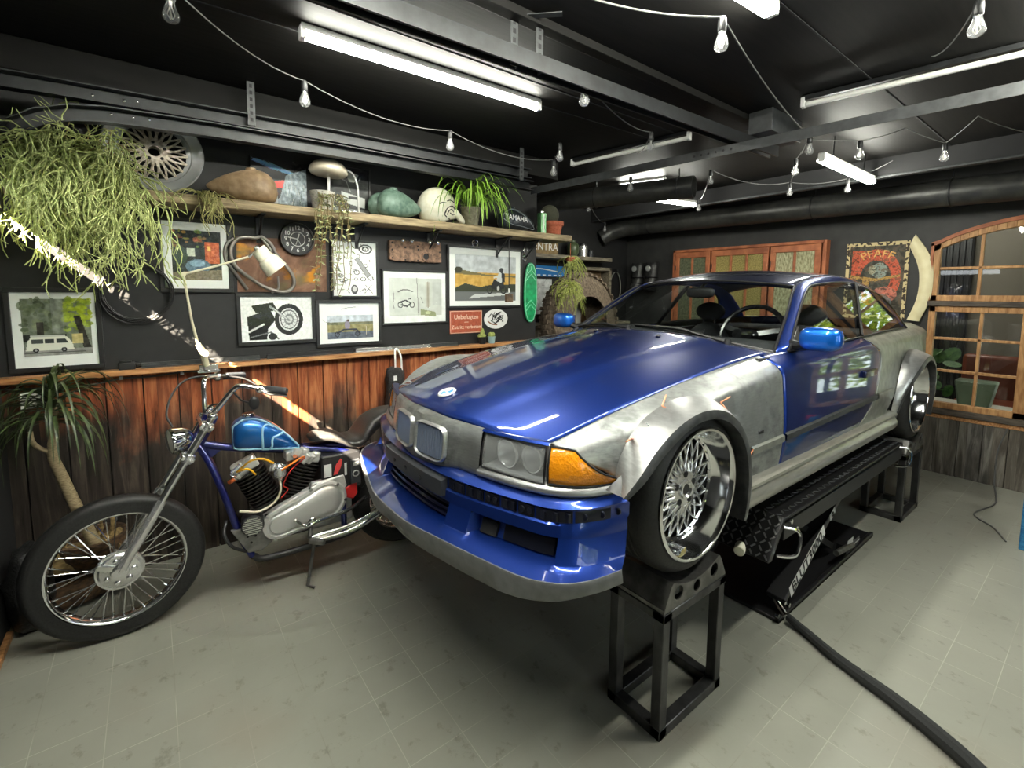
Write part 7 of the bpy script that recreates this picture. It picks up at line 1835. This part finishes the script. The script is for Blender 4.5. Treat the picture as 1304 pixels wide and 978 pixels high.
wire([bt[0], bt[1], bt[2], bt[4], bt[3], (2.5, 2.75, 2.6)], 'thin wire linking the bulbs along the picture wall side', 'wirew')
wire([(1.15, 1.21, 2.56), bt[6], bt[12], bt[13], bt[17]], 'pale wire passing the large bulb in front of the twin tube', 'wirew', .04, .0035)
wire([(1.0, 1.70, 2.6), bt[5], bt[8], (2.9, 2.3, 2.6)], 'wire running behind the lengthwise hanging track', 'wire')
wire([(2.0, .1, 2.6), bt[7], (2.8, .62, 2.62)], 'short wire holding the bulb in the top right corner', 'wire')
wire([(3.1, 1.6, 2.62), bt[14], (3.85, .95, 2.62), bt[15], (3.85, .62, 2.60), (4.35, .42, 2.55)], 'wire zigzagging over the arched window', 'wirew', .03)
wire([bt[9], bt[10], bt[18], bt[19]], 'wire drooping below the open duct', 'wire')
wire([bt[20], bt[11], bt[17], bt[16], (4.6, 1.2, 2.6)], 'wire linking the bulbs by the back duct', 'wire')
# ------------------------------------------------------------ recess at the back left
s2 = thing('recess_shelf', 'short grey plank shelf in the dark recess behind the shelf end', 'shelf', (4.2, 4.3, 1.97))
b = MB(); b.box(2.80, 4.87, 4.2, YR, 1.975, 2.022); b.build('plank', MAT['shelfgrey'], s2, bevel=.004)
t = thing('lettered_board', 'mustard brown board with white capital letters on the recess shelf', 'sign', (3.72, 4.33, 2.022))
b = MB(); b.box(3.42, 4.02, 4.33, 4.345, 2.022, 2.24); b.build('board', MN('mustard_board', S(112, 92, 56), S(142, 118, 76), .6), t, bevel=.003)
b = MB(); b.text('CENTRA', (3.77, 4.328, 2.115), (1, 0, 0), (0, 0, 1), .125, .001); b.build('lettering', MAT['white'], t, smooth=False)
b = MB(); b.lathe([(0, 0), (.05, 0), (.075, .05), (.08, .11), (.06, .16), (.03, .18), (.03, .2), (0, .2)], (4.24, 4.3, 2.022), (0, 0, 1), 20); tag(b.build('green_vase', MN('green_glaze', S(56, 70, 48), S(82, 96, 66), .3)), 'rounded dark green vase on the recess shelf', 'vase')
for x, r, h, l, m in ((4.42, .06, .17, 'shiny glass jar on the recess shelf', 'chromeB'), (4.56, .035, .10, 'small dark jar at the end of the recess shelf', 'bumperblack')):
    t = thing('jar', l, 'jar', (x, 4.3, 2.022)); b = MB(); b.lathe([(0, 0), (r, 0), (r, h * .8), (r * .8, h * .86), (0, h * .86)], (x, 4.3, 2.022), (0, 0, 1), 20); b.build('body', MAT[m], t, sharp=40); b = MB(); b.cyl((x, 4.3, 2.022 + h * .86), (x, 4.3, 2.022 + h), r * .85, n=18); b.build('lid', MAT['black'], t, bevel=.003)
t = thing('blue_plate', 'bright blue metal plate with pale stripe under the recess shelf', 'sign', (3.85, YR, 1.76))
b = MB(); b.box(3.45, 4.24, YR - .02, YR, 1.765, 1.90); b.build('plate', M('blue_plate', S(28, 110, 176), .35), t, bevel=.004); b = MB()
for k in range(8): b.box(3.50 + .09 * k, 3.55 + .09 * k, YR - .022, YR - .02, 1.775, 1.79)
b.tube(catmull([(3.6, YR - .022, 1.84), (3.8, YR - .022, 1.86), (4.1, YR - .022, 1.83)], 5), .008, 6); b.build('stripe', MAT['white'], t)
cv = Canvas(60, 80, (206, 210, 210)); cv.noise(.12, 34, 4); random.seed(6)
for i in range(30): x, y = rn(.05, .95), rn(.1, .95); cv.line([(x, y), (x + rn(-.15, .15), y + rn(-.12, .12))], .012, (120, 124, 126), .8)
framed(3.62, 4.02, 1.30, 1.735, cv, 'pale unframed poster of scribbled drawings behind the green skateboard', name='poster', yb=YR, frame=False, group=None)
b = MB()
for x0, x1, z0, z1 in ((4.42, 4.46, 1.25, 1.90), (4.92, 4.96, 1.25, 1.90), (4.42, 4.96, 1.86, 1.90), (4.42, 4.96, 1.25, 1.29)): b.box(x0, x1, 4.28, YR, z0, z1)
t = thing('wooden_box', 'open wooden box shelf behind the big dusty tyre', 'box', (4.69, YR, 1.25)); b.build('frame', MAT['shelfgrey'], t, bevel=.004); b = MB(); b.box(4.46, 4.92, YR - .012, YR, 1.29, 1.86); b.build('back', MN('ply_back', S(92, 74, 54), S(126, 104, 78), .7), t)
b = MB(); b.box(2.80, 5.05, 4.02, YR - .002, 1.16, 1.20); w_ = thing('workbench', 'old grey board workbench behind the big tyre', 'workbench', (3.9, 4.2, 0)); b.build('top', MAT['shelfgrey'], w_, bevel=.004)
b = MB(); x = 2.82
while x < 5.0: b.box(x, x + .145, 4.06, 4.09, 0, 1.16); x += .15
b.box(2.82, 5.0, 4.09, YR - .002, 0.0, 1.15); b.build('front', MN('grey_bench_boards', S(84, 78, 68), S(128, 120, 106), .8, 0, (9, 9, 1.5)), w_, bevel=.003)
tk = thing('tape_tool', 'yellow tool standing on the bench seen through the tyre', 'tool', (4.52, 4.12, 1.2)); b = MB(); b.box(4.46, 4.58, 4.10, 4.14, 1.2, 1.47); b.build('body', M('yellow_tool', S(226, 176, 20), .4), tk, bevel=.02); b = MB(); b.box(4.49, 4.55, 4.095, 4.10, 1.26, 1.41); b.build('panel', MAT['black'], tk, bevel=.006)
t = thing('small_crate', 'small brown crate with grey rolls on the bench seen through the tyre', 'crate', (4.28, 4.2, 1.2)); b = MB(); b.box(4.14, 4.42, 4.14, 4.28, 1.2, 1.36); b.build('crate', MN('brown_crate', S(96, 78, 56), S(132, 108, 80), .7), t, bevel=.004); b = MB(); b.torus((4.22, 4.2, 1.42), (0, 1, .2), .06, .022, 20, 8); b.build('roll', MAT['primer'], t)
b = MB(); b.prism([(3.92, 1.2), (4.16, 1.2), (4.19, 1.50), (4.05, 1.52)], (0, 4.06, 0), (1, 0, 0), (0, 0, 1), (0, .004, 0)); tag(b.build('paper_sheet', MAT['white'], smooth=False), 'white paper sheet standing on the bench inside the tyre ring', 'paper')
# the big tyre on a crate
b = MB(); b.box(3.40, 4.26, 3.55, 3.93, 0, .612); cr_ = thing('wooden_crate', 'wooden crate under the big tyre, hidden behind the bonnet', 'crate', (3.83, 3.75, 0)); b.build('box', MAT['shelfgrey'], cr_, bevel=.006)
ty = thing('tractor_tyre', 'big brown dusty tyre standing upright behind the bonnet', 'tyre', (3.83, 3.75, .62)); b = MB(); R = .590; prof = []
for k in range(21):
    a = lerp(-.12, 1.12, k / 20) * PI; prof.append((.30 + (R - .30) * max(0, math.sin(a)) ** .7 if 0 <= a <= PI else .30 + .012, .15 * math.cos(a)))
b.lathe(prof, (3.83, 3.75, 1.212), (.1, -1, .04), 64)
tt = b.build('carcass', MN('dusty_tyre', S(78, 66, 54), S(118, 104, 88), .85, 0, (8, 8, 8), bmp=.3, bdist=.01), ty, sharp=60)
b = MB(); fx, fy, fd = frame_for((.1, -1, .04))
for k in range(72):
    a = 2 * PI * k / 72; c = Vector((3.83, 3.75, 1.212)); d1 = fx * math.cos(a) + fy * math.sin(a); tg = -fx * math.sin(a) + fy * math.cos(a)
    for hgt, rr in ((.085, .552), (.0, .588), (-.085, .552)): b.obox(c + d1 * rr + fd * (hgt + .02 * (k % 2)), tg * .018, fd * .028, d1 * .010)
b.build('tread_blocks', MN('dusty_tread', S(84, 72, 60), S(124, 110, 94), .9), ty)
# hanging plant in the recess, boots, strap
hp = thing('hanging_plant', 'yellow-green hanging plant on a cord in front of the big tyre', 'plant', (3.35, 3.60, 1.9))
b = MB(); b.tube([(3.34, 3.42, 2.06), (3.34, 3.42, 1.90)], .003, 5); b.lathe([(0, 0), (.035, .01), (.05, .05), (.045, .06), (0, .05)], (3.34, 3.42, 1.86), (0, 0, 1), 16); b.build('pot', MAT['terracotta'], hp)
b = MB(); rnd = random.Random(12); st = [((3.34 + rnd.uniform(-.03, .03), 3.42 + rnd.uniform(-.03, .03), rnd.choice((1.90, 1.86, 1.66, 1.62, 1.60, 1.58))), (rnd.uniform(-.5, .5), rnd.uniform(-.4, .3), .3), rnd.randint(3, 6)) for i in range(95)]
strands(b, st, 17, seg=.040, r=.0045, fork=.3, grav=.55, jit=.3); b.tube([(3.34, 3.42, 1.9), (3.34, 3.42, 1.6)], .006, 6); b.build('stems', MN('yellow_green_stem', S(126, 140, 62), S(186, 190, 104), .6, 0, (12, 12, 12)), hp)
m_boot = MN('black_boot_leather', (.012, .012, .012), (.03, .03, .03), .35, 0, (9, 9, 9), bmp=.4, bdist=.02)
for yb, l in ((4.19, 'black riding boot hanging on the back wall, nearer the corner'), (3.96, 'black riding boot hanging on the back wall, nearer the red-brown cabinet')):
    t = thing('riding_boot', l, 'boot', (XB, yb, 1.62), 'riding boots on the back wall')
    b = MB(); rows = []
    for z, xo, rx, ry in ((1.60, .10, .05, .06), (1.62, .12, .10, .075), (1.66, .11, .10, .08), (1.72, .09, .075, .078), (1.80, .085, .065, .08), (1.90, .085, .07, .09), (1.98, .085, .075, .098)):
        rows.append([(XB - xo + rx * math.cos(a), yb + ry * math.sin(a) * (1 + .04 * math.sin(6 * a + z * 40)), z) for a in [2 * PI * k / 18 for k in range(18)]])
    b.grid(rows, closev=True); b.f.append(list(range(18))[::-1]); b.m.append(0); bo = b.build('shaft', m_boot, t, sharp=80, solid=.004)
    b = MB(); b.lathe([(0, 0), (.030, 0), (.034, .006), (.02, .012), (0, .012)], (XB - .165, yb + .01, 1.90), (-1, 0, 0), 16); b.torus((XB - .17, yb, 1.90), (-1, 0, 0), .034, .006, 18, 5); b.build('emblem', M('silver_patch', S(190, 192, 192), .3, .5), t)
    for z in (1.70, 1.78):
        b = MB(); b.torus((XB - .088, yb, z), (0, 0, 1), .083, .008, 20, 6); b.build('strap', MAT['blackgloss'], t)
    b = MB(); b.cyl((XB, yb, 1.975), (XB - .10, yb, 1.975), .006, n=8); b.build('hook', MAT['chrome'], t)
ht = thing('hanging_strap', 'grey looped strap hanging on a hook in the dark back corner', 'strap', (5.20, YR, 1.87)); b = MB(); b.tube(catmull([(5.20, YR - .03, 1.86), (5.12, YR - .03, 1.78), (5.09, YR - .03, 1.62), (5.12, YR - .03, 1.46), (5.20, YR - .03, 1.42), (5.30, YR - .03, 1.52), (5.31, YR - .03, 1.70), (5.27, YR - .03, 1.82)], 6, closed=True), .008, 8); b.build('loop', MAT['primer'], ht); b = MB(); b.bar((5.20, YR, 1.87), (5.20, YR - .07, 1.88), .03, .05); b.build('hook', MAT['black'], ht)
# ------------------------------------------------------------ back wall: old window-front cabinet, enamel sign, cream crescent
cb = thing('glazed_cabinet', 'long red-brown cabinet with small speckled panes on the back wall behind the car roof', 'cabinet', (XB, 2.77, 1.1))
x0, x1 = XB - .092, XB - .001
b = MB(); b.box(x0, x1, 1.905, 3.635, 2.085, 2.118); b.box(x0, x1, 3.60, 3.635, 0, 2.118); b.box(x0, x1, 1.885, 1.92, 0, 2.118); b.box(x0 + .01, x1, 1.92, 3.60, 0, 1.12); b.box(x0, x1, 1.9, 3.62, 1.12, 1.15); b.box(x1 - .015, x1, 1.9, 3.62, 1.15, 2.09); b.build('carcass', MAT['redpine'], cb, bevel=.004)
m_pn = MN('speckled_yellow_glass', S(110, 98, 52), S(170, 156, 100), .25, 0, (18, 18, 18)); m_pd = MN('dull_green_glass', S(70, 76, 58), S(110, 114, 90), .2, 0, (9, 9, 9)); m_pl = MN('pale_pane', S(120, 116, 84), S(186, 184, 150), .2, 0, (14, 14, 5))
for ya, yb, n, mm in ((3.12, 3.59, 2, m_pd), (2.44, 3.10, 3, m_pn), (1.93, 2.42, 2, m_pl)):
    b = MB(); w0 = .055; xf = x0 - .012
    b.box(xf, x0 + .01, ya, yb, 2.012, 2.08); b.box(xf, x0 + .01, ya, yb, 1.16, 1.22); b.box(xf, x0 + .01, ya, ya + w0, 1.22, 2.012); b.box(xf, x0 + .01, yb - w0, yb, 1.22, 2.012)
    for k in range(1, n): y = lerp(ya + w0, yb - w0, k / n); b.box(xf, x0 + .01, y - .012, y + .012, 1.22, 2.012)
    d_ = b.build('cabinet_door', MAT['redpine'], cb, bevel=.003)
    for k in range(n): y0_, y1_ = lerp(ya + w0, yb - w0, k / n), lerp(ya + w0, yb - w0, (k + 1) / n); b = MB(); b.box(x0 + .004, x0 + .008, y0_, y1_, 1.22, 2.012); b.build('pane', mm, d_, smooth=False)
    for z in (1.40, 1.86): b = MB(); b.cyl((xf - .004, yb - .006, z), (xf - .004, yb - .006, z + .06), .007, n=8); b.build('hinge', MAT['black'], d_)
sg2 = thing('rusty_enamel_sign', 'rusted square enamel sign with worn orange ring and arched yellow lettering', 'sign', (XB, 1.485, 1.34))
cv = Canvas(120, 168, (74, 70, 60)); random.seed(31); cv.noise(.06, 26, 1)
cv.rect(.10, .10, .62, .42, (190, 90, 62)); cv.ell(.50, .46, .40, .37, (196, 92, 66)); cv.ell(.50, .46, .245, .225, (70, 70, 62)); cv.rect(.0, .82, 1, 1, (74, 70, 60)); cv.poly([(.08, .46), (.3, .46), (.3, .8), (.08, .8)], (84, 76, 60)); cv.poly([(.08, .42), (.5, .47), (.9, .42), (.9, .45), (.5, .51), (.08, .47)], (176, 140, 78)); cv.poly([(.3, .46), (.42, .47), (.38, .66), (.3, .62)], (170, 134, 74)); cv.ell(.56, .37, .13, .10, (150, 166, 158), .8); cv.ell(.44, .36, .06, .06, (176, 170, 140), .7); cv.ell(.66, .68, .2, .1, (196, 120, 104), .8); cv.ell(.62, .78, .16, .1, (96, 116, 120), .7); cv.ell(.66, .86, .1, .07, (70, 96, 116), .6); cv.ell(.2, .62, .1, .08, (130, 112, 70), .6)
f = cv.noise(.16, 46, 2); cv.put(f > 14, (86, 66, 48), .65); cv.put(f < -18, (60, 58, 52), .6)
bord = (cv.X < .055) | (cv.X > .945) | (cv.Y < .045) | (cv.Y > .955); cv.put(bord, (206, 188, 142)); g_ = np.zeros(cv.X.shape)
for j in range(cv.h):
    for i in range(cv.w): g_[j, i] = mnoise.noise(Vector((i * .16, j * .16, 5)))
cv.put(bord & (g_ > .12), (62, 52, 42))
b = MB(); cv.mesh(b, (XB - .014, 1.733, 2.062), (0, -.487, 0), (0, 0, -.72)); b.build('enamel_face', vcol('worn_enamel', .55, .3), sg2, smooth=False)
b = MB(); b.box(XB - .013, XB, 1.246, 1.733, 1.342, 2.062); b.build('plate', M('rust_edge', S(80, 56, 40), .8), sg2, bevel=.002)
b = MB(); b.text('PFAFF', (XB - .0145, 1.485, 1.955), (0, -1, 0), (0, 0, 1), .098, .001, bend=.25, weight=.01, space=1.05); b.build('lettering', MN('worn_yellow_letters', S(206, 150, 76), S(228, 186, 112), .6, 0, (20, 20, 20)), sg2, smooth=False)
cr2 = thing('crescent_panel', 'cream crescent-shaped fairing panel leaning on the back wall beside the window', 'panel', (XB, 1.13, 1.34))
Lc = catmull([(1.245, 2.004, 0), (1.178, 1.834, 0), (1.157, 1.685, 0), (1.170, 1.518, 0), (1.222, 1.345, 0)], 6); Rc = catmull([(1.211, 2.107, 0), (1.106, 1.931, 0), (1.066, 1.766, 0), (1.072, 1.538, 0), (1.136, 1.335, 0)], 6)
g = []
for a, c_ in zip(Lc, Rc):
    g.append([(XB - .012, a.x, a.y)] + [(XB - .035 - .02 * math.sin(PI * k / 5), lerp(a.x, c_.x, k / 5), lerp(a.y, c_.y, k / 5)) for k in range(6)] + [(XB - .012, c_.x, c_.y)])
b = MB(); b.grid(g); b.build('panel', MN('cream_fairing', S(226, 214, 170), S(236, 226, 188), .45, 0, (3, 3, 3)), cr2, sharp=40)
b = MB(); b.tube([(p[1][0] - .008, lerp(p[1][1], p[6][1], .22), lerp(p[1][2], p[6][2], .22)) for p in g], .0022, 5); b.build('seam', M('seam_shadow', S(150, 140, 104), .6), cr2)
# ------------------------------------------------------------ blue stand at the right edge with its cable
bs = thing('blue_stand', 'blue painted steel post of a machine at the right edge with a red fitting', 'machine stand', (4.25, .275, 0)); m_bl = MN('chipped_blue_paint', S(30, 104, 160), S(60, 140, 190), .45, .1, (14, 14, 14))
b = MB(); b.box(4.20, 4.28, .23, .30, 0, .62); b.build('post', m_bl, bs, bevel=.006); b = MB(); b.box(4.20, 4.26, -.2, .25, .15, .20); b.build('rail', m_bl, bs, bevel=.004); b = MB(); b.cyl((4.23, .29, .60), (4.23, .20, .60), .03, n=14); b.build('red_fitting', M('red_plastic', S(196, 40, 36), .4), bs)
b = MB(); b.tube(catmull([(XB - .04, .52, .50), (XB - .05, .56, .30), (XB - .05, .56, .04), (5.2, .52, .006), (4.95, .50, .006), (4.62, .56, .006), (4.45, .44, .006), (4.26, .36, .006)], 6), .005, 6); tag(b.build('power_cable', MAT['wire']), 'thin dark cable running down the boarded wall to the blue stand', 'cable')
# ------------------------------------------------------------ the room beyond the window
b = MB(); b.box(XB + 2.12, XB + 2.18, 1.15, 2.9, 0, 2.3)
y = 1.16
while y < 2.9: b.box(XB + 2.10, XB + 2.12, y, y + .03, 0, 2.3); y += .055
tag(b.build('ribbed_screen', MAT['black'], bevel=.004), 'tall black ribbed screen in the room beyond the window', 'screen')
b = MB(); b.box(XB + .35, XB + .8, .5, 2.6, .50, .54); b.box(XB + .35, XB + .8, .5, 2.6, .0, .05); b.box(XB + .4, XB + .75, .6, 2.5, .05, .5); tag(b.build('sideboard', M('pale_laminate', S(206, 202, 190), .5), bevel=.006), 'pale sideboard just inside the window of the next room', 'sideboard')
pp = thing('leafy_houseplant', 'round-leaved green houseplant behind the lower left window panes', 'plant', (XB + .5, 1.25, .54)); b = MB(); b.lathe([(0, 0), (.10, 0), (.13, .16), (.12, .16), (0, .14)], (XB + .52, 1.30, .54), (0, 0, 1), 24); b.build('pot', MAT['blackmat'], pp, sharp=30)
b = MB(); rnd = random.Random(3)
for i in range(40):
    a = rnd.uniform(0, 2 * PI); c = Vector((XB + .45 + .16 * math.cos(a), 1.22 + .30 * math.sin(a) * rnd.random(), .66 + rnd.uniform(0, .38))); n_ = Vector((rnd.uniform(-1, -.2), rnd.uniform(-.6, .6), rnd.uniform(.2, 1))).normalized(); u_, v_, _ = frame_for(n_); r = rnd.uniform(.05, .09)
    b.add([c + (u_ * math.cos(q) + v_ * math.sin(q)) * r for q in [2 * PI * k / 12 for k in range(12)]], [list(range(12))]); b.tube([c, (XB + .52, 1.30, .66)], .004, 5)
b.build('leaves', MN('round_leaf_green', S(40, 82, 40), S(84, 126, 64), .4, 0, (5, 5, 5)), pp)
t = thing('green_planter', 'grey-green square pot on the sideboard beyond the window', 'plant pot', (XB + .5, .80, .54)); b = MB(); b.prism([(-.10, 0), (.10, 0), (.14, .25), (-.14, .25)], (XB + .42, .80, .54), (0, 1, 0), (0, 0, 1), (.2, 0, 0)); b.build('pot', M('grey_green_pot', S(96, 112, 92), .4), t, bevel=.015)
t = thing('leather_chair', 'red-brown leather chair beyond the window', 'chair', (XB + 1.2, .75, 0)); b = MB(); b.box(XB + 1.0, XB + 1.5, .45, 1.05, .38, .5); b.build('seat', M('brown_leather', S(112, 52, 30), .4), t, bevel=.04); b = MB(); b.box(XB + 1.42, XB + 1.52, .45, 1.05, .45, .95); b.build('backrest', M('brown_leather2', S(112, 52, 30), .4), t, bevel=.04)
for x in (XB + 1.05, XB + 1.45):
    for y in (.5, 1.0): b = MB(); b.cyl((x, y, 0), (x, y, .38), .02); b.build('leg', MAT['black'], t)
t = thing('fluorescent_light', 'lit tube on the ceiling of the room beyond the window', 'ceiling light', (XB + 1.2, 1.6, ZC - .1)); b = MB(); b.bar((XB + 1.2, 1.1, ZC - .05), (XB + 1.2, 2.3, ZC - .05), .05, .04); b.build('housing', MAT['fixture'], t); b = MB(); b.cyl((XB + 1.2, 1.1, ZC - .09), (XB + 1.2, 2.3, ZC - .09), .014); b.build('tube', MAT['tubelit'], t)
# greenery outside the daylight windows
def bush(c, r, label, seed, ):
    rnd = random.Random(seed); b = MB()
    for i in range(1500):
        d = Vector((rnd.gauss(0, 1), rnd.gauss(0, 1), rnd.gauss(0, 1))).normalized(); p = Vector(c) + Vector((d.x * r[0], d.y * r[1], d.z * r[2])) * rnd.uniform(.7, 1); u_, v_, _ = frame_for((d + Vector((rnd.uniform(-.6, .6),) * 3)).normalized()); s = rnd.uniform(.07, .14)
        b.add([p - u_ * s, p + v_ * s * .5, p + u_ * s, p - v_ * s * .5], [(0, 1, 2, 3)])
    t = thing('garden_bush', label, 'bush', (c[0], c[1], 0)); b.build('foliage', MN('garden_leaf', S(150, 176, 20), S(216, 226, 40), .6, 0, (3, 3, 3)), t, smooth=False)
    b = MB(); b.tube([(c[0], c[1], 0), (c[0], c[1], c[2])], .05, 8); b.build('stem', MAT['shelfgrey'], t)
bush((XB + 3.6, -.7, 1.5), (.9, 1.5, 1.5), 'yellow-green garden bush outside the far window of the next room', 1)
bush((1.2, YS - 2.2, 1.3), (1.4, .6, 1.2), 'yellow-green garden bush outside the windows behind the viewer', 2)

b = MB(); b.box(-.598, -.575, 2.70, 2.96, 0, .028); tag(b.build('wood_batten', MAT['ledge'], bevel=.003), 'short pale wooden batten on the floor at the far left edge', 'batten')
# ------------------------------------------------------------ daylight, sun, camera
w = bpy.data.worlds.new('world'); SC.world = w; w.use_nodes = True
bg = w.node_tree.nodes['Background']; bg.inputs[0].default_value = (.90, .96, .98, 1); bg.inputs[1].default_value = 1.6
# low afternoon sun: a far, narrow, hard lamp outside the garage-door gap
SD = Vector((1., .60, -.896)).normalized()
sun = bpy.data.lights.new('sun', 'SPOT'); sun.energy = 140000; sun.shadow_soft_size = .05; sun.color = (1., .86, .66); sun.spot_size = math.radians(9.5); sun.spot_blend = .05
so = bpy.data.objects.new('sun', sun); COL.objects.link(so)
so.location = Vector((XL, (SLY0 + SLY1) / 2, SLZ)) - SD * 13
so.rotation_euler = (-SD).to_track_quat('Z', 'Y').to_euler()
cam = bpy.data.cameras.new('camera'); co = bpy.data.objects.new('camera', cam); COL.objects.link(co)
R_ = Vector((0.79464515, -0.60703443, 0.00694887)); U_ = Vector((0.05291416, 0.08066172, 0.99533601)); F_ = Vector((0.60476374, 0.79057124, -0.09621816))
co.matrix_world = Matrix(((R_.x, U_.x, -F_.x, 0), (R_.y, U_.y, -F_.y, 0), (R_.z, U_.z, -F_.z, 1.57), (0, 0, 0, 1)))
cam.sensor_width = 36; cam.sensor_fit = 'HORIZONTAL'; cam.lens = 600 / 1304 * 36; cam.shift_y = -(489 - 430) / 1304; cam.clip_start = .02; cam.clip_end = 100
SC.camera = co
SC.view_settings.view_transform = 'Standard'; SC.view_settings.look = 'None'; SC.view_settings.gamma = 1; SC.view_settings.use_curve_mapping = False
SC.view_settings.exposure = 1.8
SC.cycles.use_denoising = True
SC.cycles.max_bounces = 8; SC.cycles.transparent_max_bounces = 24; SC.cycles.glossy_bounces = 5; SC.cycles.diffuse_bounces = 4; SC.cycles.sample_clamp_indirect = 4.0; SC.cycles.use_adaptive_sampling = False; SC.cycles.caustics_reflective = False; SC.cycles.caustics_refractive = False
